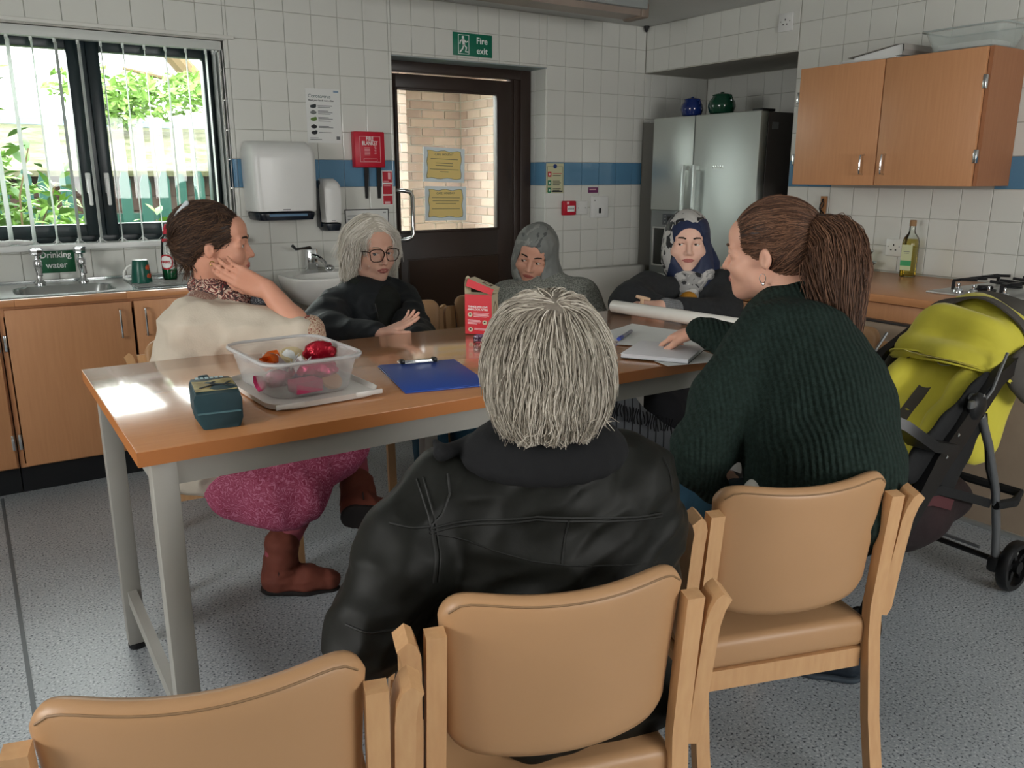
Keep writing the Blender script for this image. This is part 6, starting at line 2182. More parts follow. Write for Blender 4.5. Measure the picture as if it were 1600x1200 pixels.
# ---- the grey haired man seen from behind
def man():
    t = thing('person', 'grey haired man in a dark waxed jacket seated with his back to the camera', 'person', (-3.40, -3.53, 0))
    SK = skin('man', '#c08a72', '#b27a64')
    hd = Head((-3.402, -3.577, 1.082), (0.36, 0.92, -0.20), (0.0, 0, 1), 1.04)
    nb = Vector((-3.391, -3.564, 0.946))
    shl, shr = Vector((-3.531, -3.477, 0.849)), Vector((-3.220, -3.595, 0.848))
    hip = Vector((-3.385, -3.50, 0.53))
    ell_, elr = Vector((-3.701, -3.524, 0.669)), Vector((-3.200, -3.592, 0.653))
    wrl, wrr = ell_ + Vector((0.13, 0.20, 0.02)), elr + Vector((0.03, 0.22, 0.05))
    g = S(0.0045)
    hd.build(g)
    g.cap(hd.p(0, -0.02, -0.05), nb, 0.062, 0.066, 0.03)
    g.chain([nb, nb + Vector((0.03, 0.07, -0.12)), hip], [0.06, 0.09, 0.10], 0.05)
    g.cap(shl, shr, 0.045, 0.045, 0.05)
    for a, b, c, rt in ((shl, ell_, wrl, False), (shr, elr, wrr, True)):
        g.chain([a, b, c], [0.045, 0.038, 0.028], 0.02)
        hand(g, c, (0.2 if not rt else -0.3, 0.95, 0.05), (0, 0, 1), rt, ((25, 35, 20),) * 4)
    for q in (-1, 1):
        g.chain([hip + Vector((0.09 * q, 0.02, -0.02)), hip + Vector((0.12 * q + 0.10, 0.44, -0.02)), hip + Vector((0.10 * q + 0.12, 0.46, -0.44))], [0.07, 0.05, 0.035], 0.02)
    g.obj('body', SK, t)
    # jacket
    JK = mat('waxed_jacket', '#151611', 0.58, var=(7, '#0f100d', 0.3), bump=(260, 0.12, 0.001), spec=0.3)
    j = S(0.006)
    rt_ = nv(shr - shl)
    bk = Vector((0.05, -0.03, 0))
    c1 = (shl + shr) / 2
    j.cap(shl + rt_ * 0.03, shr - rt_ * 0.03, 0.075, 0.075, 0.05)
    j.chain([c1 + Vector((0, 0, 0.0)), c1 + Vector((0.0, 0.0, -0.16)), hip + Vector((0, 0, 0.06)), hip + Vector((0, 0.0, -0.06))], [0.13, 0.145, 0.15, 0.15], 0.06)
    for q in (-1, 1):
        j.chain([c1 + rt_ * 0.105 * q + Vector((0, 0.0, -0.05)), c1 + rt_ * 0.125 * q + Vector((0, 0.01, -0.20)), hip + rt_ * 0.11 * q + Vector((0, 0.0, 0.02)), hip + rt_ * 0.115 * q + Vector((0, 0.02, -0.05))], [0.105, 0.105, 0.11, 0.115], 0.06)
    j.cap(nb + Vector((0, 0, -0.02)), c1, 0.075, 0.10, 0.05)
    j.chain([shl, shl.lerp(ell_, 0.45) + Vector((-0.015, 0, 0.01)), ell_, ell_ + Vector((0.03, 0.05, -0.01)), wrl], [0.078, 0.078, 0.070, 0.068, 0.055], 0.02)
    j.chain([shr, shr.lerp(elr, 0.5) + Vector((0.012, 0.0, 0)), elr, wrr], [0.078, 0.076, 0.070, 0.055], 0.03)
    j.cap((hip.x - 0.10, -3.665, 0.488), (hip.x + 0.14, -3.70, 0.488), 0.055, 0.055, 0.06)
    j.fold(0.0055, (9, 9, 16), 1.3)
    j.fold(0.0062, (13, 13, 26), 4.1, True, [[0.8, 0.2, 0.5], [-0.3, 0.9, 0.1], [-0.5, -0.2, 0.85]])
    jk = j.obj('jacket', JK, t)
    # seams laid on the jacket: yoke, centre, shoulder patches, armholes
    bv = bvh_of(jk, Vector(t.location))
    cam_p = Vector((-4.173, -4.658, 1.386))

    def seam(pts, r=0.0022, name='seam'):
        P = []
        for i in range(len(pts) - 1):
            for f in range(8):
                P.append(Vector(pts[i]).lerp(Vector(pts[i + 1]), f / 8))
        P.append(Vector(pts[-1]))
        Q = []
        for p in P:
            back = Vector((0.36, 0.92, -0.12)).normalized()
            h_, n_, i_, d_ = bv.ray_cast(p - back * 0.5, back)
            if h_ is None:
                h_, n_, i_, d_ = bv.find_nearest(p)
            Q.append(h_ + n_ * 0.0008)
        G().tube(Q, r, 5).obj(name, mat('jacket_seam', '#121310', 0.6), jk, True)

    for dz in (0, 0.006):
        seam([Vector((-3.617, -3.573, 0.834)) + Vector((0, 0, dz)), Vector((-3.481, -3.692, 0.856)) + Vector((0, 0, dz)), Vector((-3.238, -3.715, 0.818)) + Vector((0, 0, dz))])
    seam([(-3.436, -3.723, 0.854), (-3.470, -3.769, 0.790)])
    seam([(-3.617, -3.573, 0.834), (-3.507, -3.731, 0.794), (-3.253, -3.729, 0.739)], 0.0014)
    for dd in (0, 8):
        seam([(-3.594, -3.482, 0.898), (-3.603, -3.538, 0.857), (-3.614, -3.583, 0.805), (-3.627, -3.601, 0.761)] if dd == 0 else [(-3.585, -3.487, 0.902), (-3.596, -3.543, 0.857), (-3.608, -3.588, 0.805), (-3.620, -3.605, 0.761)])
    seam([(-3.650, -3.487, 0.844), (-3.634, -3.534, 0.843), (-3.611, -3.562, 0.843)])
    seam([(-3.551, -3.507, 0.909), (-3.565, -3.543, 0.884), (-3.589, -3.560, 0.856), (-3.611, -3.562, 0.843)])
    seam([(-3.176, -3.583, 0.900), (-3.177, -3.614, 0.879), (-3.186, -3.642, 0.847)])
    seam([(-3.743, -3.517, 0.707), (-3.726, -3.578, 0.703), (-3.676, -3.611, 0.703)])
    # corduroy collar
    CO = mat('black_corduroy', '#0c0d10', 0.9, bump=(90, 0.3, 0.002), stretch=(1, 1, 0.2))
    c = S(0.005)
    ring = []
    for k in range(13):
        a = R(-150 + 300 * k / 12)
        ring.append(nb + Vector((0.36, 0.92, 0)).normalized() * (-0.074 * math.cos(a)) + rt_ * 0.080 * math.sin(a) + Vector((0, 0, 0.028 - 0.004 * math.cos(a))))
    c.chain(ring, [0.011] * 13, 0.01)
    low = []
    for k in range(13):
        a = R(-110 + 220 * k / 12)
        low.append(nb + Vector((0.36, 0.92, 0)).normalized() * (-0.098 * math.cos(a)) + rt_ * 0.128 * math.sin(a) + Vector((0, 0, -0.012 - 0.014 * math.cos(a))))
    c.chain(low, [0.012] * 13, 0.03)
    mid = [(a_ + b_) / 2 for a_, b_ in zip(ring[1:-1], low[1:-1])]
    c.chain(mid, [0.016] * len(mid), 0.03)
    c.chain([low[0], Vector((-3.562, -3.514, 0.943)), Vector((-3.559, -3.488, 0.955))], [0.016, 0.012, 0.006], 0.01)
    c.obj('collar', CO, t)
    # trousers and shoes
    tr = S(0.008)
    for q in (-1, 1):
        tr.chain([hip + Vector((0.085 * q, 0.0, -0.01)), hip + Vector((0.12 * q + 0.10, 0.44, -0.02)), hip + Vector((0.10 * q + 0.12, 0.46, -0.45))], [0.098, 0.078, 0.056], 0.03)
    tr.fold(0.004, (12, 12, 12), 2)
    tr.obj('trousers', mat('dark_trousers', '#20242c', 0.8, var=(9, '#1a1e26')), t)
    for q in (-1, 1):
        sh = S(0.006)
        p = hip + Vector((0.10 * q + 0.12, 0.46, 0))
        sh.chain([(p.x, p.y - 0.03, 0.045), (p.x + 0.03, p.y + 0.09, 0.04), (p.x + 0.06, p.y + 0.17, 0.035)], [0.044, 0.042, 0.034], 0.02)
        sh.cut((0, 0, 0.003), (0, 0, -1))
        sh.obj('shoe', BLACK, t)
    # hair: a layered cap with strands flowing away from the crown
    HC = mat('grey_hair_cap', '#8d8478', 0.7, var=(60, '#736a60', 0.2), bump=(80, 0.5, 0.003), stretch=(1, 1, 0.15))
    hc = S(0.004)
    hc.ell(hd.p(0, -0.022, 0.030), hd.r(0.086, 0.104, 0.086), hd.M)
    hc.ell(hd.p(0, -0.050, -0.028), hd.r(0.083, 0.068, 0.086), hd.M, 0.03)
    for q in (-1, 1):
        hc.ell(hd.p(0.056 * q, -0.020, -0.012), hd.r(0.036, 0.058, 0.070), hd.M, 0.03)
    hc.ell(hd.p(0, 0.105, -0.045), hd.r(0.072, 0.085, 0.100), hd.M, 0.02, True)
    hc.cut(hd.p(0, 0, -0.098), tuple(-hd.U))
    hc.fold(0.003, (30, 30, 9), 2.2)
    cap = hc.obj('hair', HC, t)
    crown = hd.p(0.0, -0.082, 0.095)

    def flow(p):
        a = p - crown
        d = a.length
        lx, ly, lz = hd.loc(p)
        rad = a / max(d, 1e-4)
        sw = hd.F.cross(rad) * 0.35 * max(0, 1 - d / 0.08)
        down = -hd.U * min(1.2, d / 0.06)
        fwd = hd.F * (0.8 if lz > 0.085 else 0.0) + hd.R * (0.5 if (lz > 0.08 and lx > 0) else 0.0)
        curl = Vector((mnoise.noise(p * 28), mnoise.noise(p * 28 + Vector((7, 0, 0))), 0)) * 0.75
        return rad * 0.9 + down + sw + fwd + curl

    st = strands(cap, Vector(t.location), 4200, flow, 0.085, 0.007, 5, 0.0045, None, 0.22)

    def flow2(p):
        lx, ly, lz = hd.loc(p)
        curl = Vector((mnoise.noise(p * 30), mnoise.noise(p * 30 + Vector((7, 0, 0))), 0)) * 0.9
        out = hd.R * (0.5 if lx > 0 else -0.5) - hd.F * 0.5
        return -hd.U * 1.0 + curl + out * (0.7 if lz < -0.075 else 0.05)

    st += strands(cap, Vector(t.location), 500, flow2, 0.035, 0.005, 6, 0.004, lambda p: hd.loc(p)[2] < -0.045 and hd.loc(p)[1] < 0.02, 0.25)
    cutst = []
    for s_ in st:
        q_ = [p for p in s_ if hd.loc(p)[2] > -0.118 + 0.02 * mnoise.noise(p * 40)]
        if len(q_) > 2:
            cutst.append(q_)
    st = cutst
    hair_obj('hair_strands', st, hair_mat('grey_hair', '#7d7468', '#b0a798', '#d2cabd'), cap, 0.0010, 0.0004)
    return t


man()

# ---- the woman in the green sweater with the ponytail
def knit(name, c0, c1, d, period, depth=0.004, cross=None):
    m, nd, lk, b, oc = node_mat(name, 0.9, 0.0, 0.0)
    b.inputs['Specular IOR Level'].default_value = 0.2
    dp = nd.new('ShaderNodeVectorMath')
    dp.operation = 'DOT_PRODUCT'
    v = nv(d) * (2 * PI / period)
    dp.inputs[1].default_value = v
    nz = tex(nd, lk, 'Noise', oc, 9, Detail=2.0)
    ad = nd.new('ShaderNodeMath')
    ad.operation = 'MULTIPLY_ADD'
    ad.inputs[1].default_value = 9.0
    lk.new(oc, dp.inputs[0])
    lk.new(nz.outputs['Fac'], ad.inputs[0])
    lk.new(dp.outputs['Value'], ad.inputs[2])
    si = nd.new('ShaderNodeMath')
    si.operation = 'SINE'
    lk.new(ad.outputs[0], si.inputs[0])
    fine = tex(nd, lk, 'Noise', oc, 260, Detail=2.0)
    sm = nd.new('ShaderNodeMath')
    sm.operation = 'MULTIPLY_ADD'
    sm.inputs[1].default_value = 1.2
    lk.new(fine.outputs['Fac'], sm.inputs[0])
    lk.new(si.outputs[0], sm.inputs[2])
    add_bump(nd, lk, b, sm.outputs[0], 0.6, depth)
    n2 = tex(nd, lk, 'Noise', oc, 120, Detail=2.0)
    col = ramp(nd, lk, n2.outputs['Fac'], [(0.35, c0), (0.65, c1)])
    lk.new(col, b.inputs['Base Color'])
    return m


def green():
    t = thing('person', 'woman in a dark green knitted sweater with brown ponytail, pointing at the papers', 'person', (-2.60, -3.50, 0))
    SK = skin('green', '#dcab94', '#d29d85')
    hd = Head((-2.428, -3.207, 1.196), (-0.451, 0.893, -0.10), (-0.06, 0.03, 1), 1.04)
    hd.gaze = (0.0, 0.0)
    nb = Vector((-2.399, -3.275, 1.075))
    shl, shr = Vector((-2.569, -3.337, 0.991)), Vector((-2.258, -3.223, 0.979))
    hip = Vector((-2.616, -3.583, 0.644))
    ell_, wrl = Vector((-2.781, -3.355, 0.756)), Vector((-2.716, -3.329, 0.658))
    elr, wrr = Vector((-2.332, -3.098, 0.907)), Vector((-2.379, -2.935, 0.938))
    g = S(0.0045)
    hd.build(g, 0.95, 1.02)
    g.cap(hd.p(0, -0.025, -0.05), nb, 0.052, 0.056, 0.03)
    g.chain([nb, nb.lerp(hip, 0.35), hip], [0.06, 0.10, 0.11], 0.05)
    g.cap(shl, shr, 0.04, 0.04, 0.04)
    g.chain([shl, ell_, wrl], [0.042, 0.036, 0.026], 0.02)
    g.chain([shr, elr, wrr], [0.042, 0.036, 0.026], 0.02)
    ft = Vector((-2.399, -2.765, 0.885))
    hand(g, wrr, ft - wrr, (-0.15, -0.35, 1), True, ((18, 10, 5), (48, 45, 25), (52, 50, 30), (55, 50, 30)), (30, 20, 12), 3)
    hand(g, wrl, Vector((-2.595, -3.332, 0.625)) - wrl, (-0.2, -0.55, 0.8), False, ((20, 25, 15),) * 4, (30, 15, 10), 3)
    kl, kr = Vector((-2.643, -3.209, 0.518)), Vector((-2.20, -3.12, 0.50))
    fl, fr_ = Vector((-2.50, -3.02, 0.06)), Vector((-2.325, -3.29, 0.075))
    g.chain([hip + Vector((-0.04, 0.05, -0.03)), kl, fl + Vector((0, 0, 0.05))], [0.07, 0.05, 0.035], 0.02)
    g.chain([hip + Vector((0.08, 0.04, -0.03)), kr, fr_ + Vector((0, 0, 0.05))], [0.07, 0.05, 0.035], 0.02)
    g.obj('body', SK, t)
    hd.face(t, IRB, mat('brow_brown', '#4a3425', 0.8), mat('lip_rose', '#a5605a', 0.45))
    # sweater
    ax = Vector((-2.608, -3.571, 0.701)) - Vector((-2.449, -3.296, 1.062))
    SW = knit('green_rib_knit', '#18241f', '#22312c', nv(ax).cross(Vector((0.531, 0.811, -0.244))), 0.0125, 0.003)
    s = S(0.006)
    mid = nb.lerp(hip, 0.5)
    c1 = (shl + shr) / 2
    s.cap(shl, shr, 0.078, 0.078, 0.05)
    s.cap(nb + Vector((0.01, 0, -0.01)), c1, 0.072, 0.10, 0.05)
    rt_ = nv(Vector((-2.445, -3.630, 0.779)) - Vector((-2.691, -3.469, 0.779)))
    lo1 = Vector((-2.514, -3.470, 0.875))
    lo2 = Vector((-2.601, -3.565, 0.736))
    s.chain([c1, lo1, lo2, hip + Vector((0, 0, 0.03))], [0.115, 0.135, 0.140, 0.135], 0.06)
    s.chain([Vector((-2.517, -3.422, 0.984)), Vector((-2.541, -3.523, 0.845)), Vector((-2.573, -3.584, 0.736)), Vector((-2.589, -3.601, 0.683))], [0.10, 0.10, 0.10, 0.09], 0.06)
    s.chain([Vector((-2.535, -3.371, 0.953)), Vector((-2.599, -3.454, 0.822)), Vector((-2.620, -3.514, 0.701)), Vector((-2.641, -3.544, 0.636))], [0.10, 0.10, 0.10, 0.10], 0.06)
    s.chain([shl, shl.lerp(ell_, 0.5) + Vector((-0.02, 0.0, -0.005)), ell_, ell_ + Vector((-0.005, 0.01, -0.035)), wrl + Vector((-0.025, -0.025, 0.0))], [0.083, 0.080, 0.068, 0.054, 0.038], 0.02)
    s.chain([shr, elr, wrr.lerp(elr, 0.25)], [0.08, 0.062, 0.044], 0.03)
    s.cap(wrr.lerp(elr, 0.22), wrr.lerp(elr, 0.02), 0.040, 0.036, 0.004)
    s.fold(0.006, (8, 8, 10), 3.3)
    s.fold(0.003, (18, 18, 14), 7.1)
    s.obj('sweater', SW, t)
    # neck band
    b_ = S(0.005)
    ring = []
    F2 = Vector((-0.5, 0.85, 0)).normalized()
    R2 = F2.cross(Vector((0, 0, 1)))
    for k in range(17):
        a = 2 * PI * k / 16
        ring.append(nb + F2 * 0.070 * math.cos(a) + R2 * 0.080 * math.sin(a) + Vector((0, 0, 0.012 - 0.012 * math.cos(a))))
    b_.chain(ring, [0.014] * 17, 0.004)
    b_.obj('neck_band', SW, t)
    # jeans and shoes
    JE = mat('blue_denim', '#234c60', 0.8, var=(14, '#1b3d50', 0.25), bump=(300, 0.2, 0.001))
    j = S(0.007)
    j.chain([hip + Vector((-0.05, 0.05, -0.03)), kl, fl + Vector((0, 0, 0.08))], [0.105, 0.082, 0.06], 0.03)
    j.chain([hip + Vector((0.07, 0.04, -0.03)), kr, fr_ + Vector((0, 0, 0.10))], [0.105, 0.08, 0.066], 0.03)
    j.cap(hip + Vector((-0.03, 0, 0.0)), hip + Vector((0.06, 0, 0)), 0.12, 0.12, 0.04)
    j.fold(0.004, (14, 14, 14), 5)
    j.obj('jeans', JE, t)
    BT = mat('navy_boot', '#1a2733', 0.7, var=(10, '#131d28'))
    for (a, b) in ((fr_, Vector((-2.235, -3.435, 0.05))), (fl, fl + Vector((0.02, 0.16, -0.01)))):
        q = S(0.005)
        d = (b - a)
        q.chain([(a.x, a.y, 0.06), (a.x + d.x * 0.5, a.y + d.y * 0.5, 0.055), (b.x, b.y, 0.045)], [0.062, 0.058, 0.044], 0.02)
        q.cap((a.x, a.y, 0.06), (a.x, a.y, 0.13), 0.055, 0.058, 0.02)
        q.cut((0, 0, 0.016), (0, 0, -1))
        so = q.obj('shoe', BT, t)
        q = S(0.005)
        q.chain([(a.x, a.y, 0.02), (a.x + d.x * 0.5, a.y + d.y * 0.5, 0.02), (b.x, b.y, 0.02)], [0.064, 0.061, 0.048], 0.01)
        q.cut((0, 0, 0.002), (0, 0, -1)).cut((0, 0, 0.018), (0, 0, 1))
        q.obj('sole', mat('boot_sole', '#39424b', 0.8), so)
    u = S(0.006)
    u.cap(Vector((-2.738, -3.490, 0.687)), Vector((-2.743, -3.516, 0.673)), 0.035, 0.035, 0.02)
    u.obj('undershirt', mat('white_cotton', '#c9c7bf', 0.9), t)
    # hair
    HB = mat('brown_hair_cap', '#3b271c', 0.5, var=(50, '#2f1f17', 0.2), bump=(70, 0.4, 0.003), stretch=(0.4, 0.4, 0.4))
    hc = S(0.004)
    hc.ell(hd.p(0, -0.022, 0.038), hd.r(0.082, 0.103, 0.090), hd.M)
    hc.ell(hd.p(0, -0.055, -0.012), hd.r(0.072, 0.058, 0.062), hd.M, 0.03)
    hc.ell(hd.p(0, 0.118, -0.030), hd.r(0.078, 0.072, 0.108), hd.M, 0.01, True)
    hc.ell(hd.p(0, 0.030, -0.085), hd.r(0.12, 0.055, 0.070), hd.M, 0.012, True)
    for q in (-1, 1):
        hc.ell(hd.p(q * 0.082, -0.010, -0.014), hd.r(0.022, 0.021, 0.032), hd.M, 0.008, True)
    hc.fold(0.0012, (40, 40, 20), 2)
    cap = hc.obj('hair', HB, t)
    tie = Vector((-2.371, -3.295, 1.232))
    off = Vector(t.location)

    def flow(p):
        return nv(tie - p) * 1.0 + Vector((0, 0, 0.18))

    st = strands(cap, off, 2600, flow, 0.16, 0.010, 3, 0.0022, lambda p: (p - tie).length > 0.04, 0.10)
    hm = hair_mat('brown_hair', '#3a261b', '#5c3f2e', '#86614a')
    hair_obj('hair_strands', st, hm, cap, 0.0010, 0.0006)
    # ponytail: a loose thick fall from the tie
    axis = [tie, Vector((-2.367, -3.328, 1.256)), Vector((-2.372, -3.373, 1.217)), Vector((-2.388, -3.405, 1.158)), Vector((-2.403, -3.428, 1.091)), Vector((-2.417, -3.453, 1.017)), Vector((-2.432, -3.480, 0.937))]
    rad = [0.022, 0.045, 0.058, 0.055, 0.044, 0.028, 0.006]
    pt = S(0.005)
    pt.chain(axis[:-1], [r * 0.66 for r in rad[:-1]], 0.02)
    pt.fold(0.006, (22, 22, 7), 6)
    po = pt.obj('ponytail', HB, t)
    rr = random.Random(4)
    st = []
    for i in range(1500):
        a = rr.uniform(0, 2 * PI)
        q = math.sqrt(rr.random())
        tw = rr.uniform(-0.5, 0.5)
        L = rr.uniform(0.65, 1.0)
        pts = []
        n = 16
        e1 = rr.uniform(-1, 1)
        for k in range(n):
            f = k / (n - 1) * L * (len(axis) - 1)
            j_ = min(int(f), len(axis) - 2)
            u = f - j_
            c = axis[j_].lerp(axis[j_ + 1], u)
            r = (rad[j_] * (1 - u) + rad[j_ + 1] * u) * (0.45 + 0.75 * q)
            tg = nv(axis[j_ + 1] - axis[j_])
            s1 = tg.orthogonal().normalized()
            s1 = nv(Vector((0.837, -0.548, 0)) - tg * Vector((0.837, -0.548, 0)).dot(tg))
            s2 = tg.cross(s1)
            aa = a + tw * k / n
            w = 0.006 * math.sin(k * 0.7 + e1 * 5)
            pts.append(c + s1 * (r * math.cos(aa) + w) + s2 * (r * math.sin(aa)))
        st.append(pts)
    for i in range(420):
        b0 = Vector((-2.406, -3.312, 1.222)) + Vector((rr.gauss(0, .008), rr.gauss(0, .008), rr.gauss(0, .012)))
        b1 = Vector((-2.441, -3.346, 1.155)) + Vector((rr.gauss(0, .016), rr.gauss(0, .016), rr.gauss(0, .012)))
        b2 = Vector((-2.425, -3.417, 1.036)) + Vector((rr.gauss(0, .022), rr.gauss(0, .02), rr.gauss(0, .02)))
        pts = []
        for k in range(12):
            u = k / 11
            pts.append(b0 * (1 - u) ** 2 + b1 * 2 * u * (1 - u) + b2 * u * u)
        st.append(pts)
    hair_obj('hair_strands', st, hm, po, 0.0011, 0.0005)
    G().tube([tie + (nv(axis[1] - axis[0]).orthogonal().normalized() * 0.024 * math.cos(a) + nv(axis[1] - axis[0]).cross(nv(axis[1] - axis[0]).orthogonal().normalized()) * 0.024 * math.sin(a)) for a in [2 * PI * k / 14 for k in range(14)]], 0.005, 6, True).obj('hair_tie', mat('hair_tie_brown', '#3a2418', 0.7), t, True)
    e0 = hd.p(-0.082, -0.006, -0.046)
    G().tube([e0 + Vector((0, 0, -0.004)) + hd.F * 0.008 * math.sin(a) + hd.U * (0.012 * math.cos(a) - 0.008) for a in [2 * PI * k / 10 for k in range(10)]], 0.0012, 5, True).ball(e0 - hd.U * 0.026, 0.0045, None, 2).obj('earring', CHROME, t, True)
    return t


green()

# ---- the woman in the cream cardigan, cheek on her hand
def printed(name, base, c1, c2, scale, rough=0.8):
    """a woven or printed curly pattern in the cloth's own colours"""
    m, nd, lk, b, oc = node_mat(name, rough)
    n = tex(nd, lk, 'Noise', oc, scale * 0.5, Detail=2.0)
    mx = nd.new('ShaderNodeMix')
    mx.data_type = 'RGBA'
    mx.inputs[0].default_value = 0.12
    lk.new(oc, mx.inputs[6])
    lk.new(n.outputs['Color'], mx.inputs[7])
    v = tex(nd, lk, 'Voronoi', mx.outputs[2], scale, feature='DISTANCE_TO_EDGE')
    w = tex(nd, lk, 'Wave', mx.outputs[2], scale * 0.55, wave_type='RINGS')
    w.inputs['Distortion'].default_value = 7.0
    w.inputs['Detail'].default_value = 2.0
    w.inputs['Detail Scale'].default_value = 2.0
    a = ramp(nd, lk, w.outputs['Fac'], [(0.0, c1), (0.24, c1), (0.34, base), (0.80, base), (0.9, c2)])
    e = nd.new('ShaderNodeMath')
    e.operation = 'LESS_THAN'
    e.inputs[1].default_value = 0.05
    lk.new(v.outputs['Distance'], e.inputs[0])
    m2 = nd.new('ShaderNodeMix')
    m2.data_type = 'RGBA'
    lk.new(e.outputs[0], m2.inputs[0])
    lk.new(a, m2.inputs[6])
    m2.inputs[7].default_value = lin(c2)
    lk.new(m2.outputs[2], b.inputs['Base Color'])
    return m


def cream():
    t = thing('person', 'woman in a cream cardigan resting her cheek on her hand at the table', 'person', (-3.5, -1.9, 0))
    SK = skin('cream', '#d29c84', '#c78e75')
    hd = Head((-3.505, -1.928, 1.178), (0.93, -0.36, -0.04), (0.10, -0.08, 1), 1.02)
    nb = Vector((-3.509, -1.883, 0.989))
    shr, shl = Vector((-3.615, -2.006, 0.924)), Vector((-3.364, -1.764, 0.884))
    hip = Vector((-3.58, -1.74, 0.54))
    elr, wrr = Vector((-3.319, -2.158, 0.901)), Vector((-3.403, -2.096, 1.043))
    g = S(0.0045)
    hd.build(g, 1.0, 1.0, 1.04)
    g.cap(hd.p(0, -0.025, -0.05), nb, 0.054, 0.060, 0.03)
    g.chain([nb, nb.lerp(hip, 0.4), hip], [0.06, 0.075, 0.09], 0.05)
    g.cap(shl, shr, 0.045, 0.045, 0.05)
    g.chain([shr, elr, elr.lerp(wrr, 0.3), wrr], [0.048, 0.040, 0.042, 0.029], 0.02)
    N = Vector((-0.40, -0.85, -0.25))
    hand(g, wrr, Vector((-3.526, -2.045, 1.109)) - wrr, N, True, ((10, 16, 12), (12, 18, 12), (14, 20, 14), (18, 24, 16)), (24, 30, 6), 0.5, 1.04)
    ell_ = Vector((-3.328, -1.854, 0.826))
    g.chain([shl, ell_, ell_ + Vector((-0.1, -0.12, 0.02))], [0.045, 0.038, 0.028], 0.02)
    kn1, kn2 = Vector((-3.13, -1.98, 0.51)), Vector((-3.06, -1.86, 0.50))
    an1, an2 = Vector((-3.42, -2.06, 0.14)), Vector((-3.199, -2.250, 0.364))
    g.chain([hip + Vector((0, -0.06, -0.04)), kn1, an1], [0.08, 0.05, 0.035], 0.02)
    g.chain([hip + Vector((0.04, 0.06, -0.04)), kn2, an2], [0.08, 0.05, 0.035], 0.02)
    g.obj('body', SK, t)
    hd.face(t, IRB, mat('brow_dark', '#3a2a20', 0.8), mat('lip_pale', '#a8655a', 0.45))
    # cardigan
    KN = mat('cream_knit', '#cdc3b3', 0.9, var=(18, '#c2b7a6', 0.3), bump=(220, 0.35, 0.002))
    s = S(0.006)
    c1 = (shl + shr) / 2
    s.cap(shl, shr, 0.082, 0.082, 0.05)
    s.cap(nb + Vector((0, 0, -0.03)), c1, 0.085, 0.10, 0.05)
    s.chain([c1, nb.lerp(hip, 0.5), hip], [0.11, 0.125, 0.15], 0.06)
    s.chain([c1, Vector((-3.563, -1.968, 0.756)), Vector((-3.602, -2.048, 0.569)), hip + Vector((0.02, -0.02, -0.04))], [0.125, 0.150, 0.165, 0.165], 0.06)
    s.chain([Vector((-3.630, -1.964, 0.868)), Vector((-3.625, -1.979, 0.746)), Vector((-3.644, -2.065, 0.581))], [0.085, 0.10, 0.12], 0.06)
    s.chain([Vector((-3.457, -1.895, 0.858)), Vector((-3.462, -1.947, 0.716)), Vector((-3.494, -2.050, 0.550))], [0.11, 0.14, 0.14], 0.06)
    md = shr.lerp(elr, 0.55) + Vector((0, 0, -0.012))
    s.chain([shr, md, elr + Vector((-0.02, 0, 0.0))], [0.090, 0.082, 0.062], 0.04)
    s.chain([shl, ell_], [0.085, 0.06], 0.04)
    s.cut((0, 0, 0.43), (0, 0, -1))
    s.fold(0.008, (10, 10, 14), 8.3)
    s.fold(0.003, (20, 20, 20), 3.3)
    cg = s.obj('cardigan', KN, t)
    # patterned yoke, cuff, ribbed hem
    yk = S(0.005)
    dn = Vector((0.0, 0.0, -1))
    yk.cap(nb + Vector((0.005, -0.01, 0.01)), nb + Vector((0.0, 0.0, -0.045)), 0.080, 0.122, 0.02)
    yk.cap(shr.lerp(nb, 0.55), shr.lerp(nb, 0.42), 0.082, 0.086, 0.03)
    yk.obj('patterned_yoke', printed('yoke_pattern', '#b3a291', '#7d5148', '#8d6a5c', 46), t)
    cf = S(0.004)
    d = (wrr - elr)
    cf.chain([elr + Vector((0.005, 0.0, 0.006)), elr + d * 0.16], [0.063, 0.051], 0.02)
    cf.cut(elr + d * 0.20, tuple(d))
    cf.fold(0.003, (30, 30, 30), 2)
    co = cf.obj('patterned_cuff', printed('cuff_pattern', '#a88f76', '#8a4a40', '#c9b7a0', 60), t)
    G().tube([elr + d * 0.185 + d.orthogonal().normalized() * 0.049 * math.cos(a) + d.cross(d.orthogonal()).normalized() * 0.049 * math.sin(a) for a in [2 * PI * k / 20 for k in range(20)]], 0.007, 8, True).obj('cuff_edge', mat('dusty_red_knit', '#8c4a42', 0.9), co, True)
    hm = S(0.006)
    hm.chain([Vector((-3.60, -1.80, 0.455)), Vector((-3.44, -1.93, 0.45)), Vector((-3.33, -2.0, 0.45))], [0.178, 0.170, 0.135], 0.05)
    hm.cut((0, 0, 0.485), (0.25, -0.2, 1))
    hm.cut((0, 0, 0.405), (-0.10, 0.10, -1))
    RIB = knit('cream_rib', '#c6bcac', '#d0c6b6', (0.80, -0.6, 0), 0.010, 0.006)
    hm.obj('ribbed_hem', RIB, t)
    # scarf
    SC1 = printed('scarf_pattern', '#8f3f3a', '#c9b3a0', '#3a2a2a', 42)
    sc = S(0.005)
    ring = []
    R2 = Vector((0.93, -0.36, 0)).normalized()
    Q2 = R2.cross(Vector((0, 0, 1)))
    for k in range(17):
        a = 2 * PI * k / 16
        ring.append(nb + R2 * (0.035 + 0.080 * math.cos(a)) + Q2 * 0.078 * math.sin(a) + Vector((0, 0, 0.030 - 0.022 * math.cos(a))))
    sc.chain(ring, [0.030] * 17, 0.02)
    sc.chain([r + Vector((0, 0, 0.022)) - (r - nb) * 0.12 for r in ring], [0.020] * 17, 0.02)
    sc.fold(0.006, (26, 26, 34), 4)
    sc.obj('scarf', SC1, t)
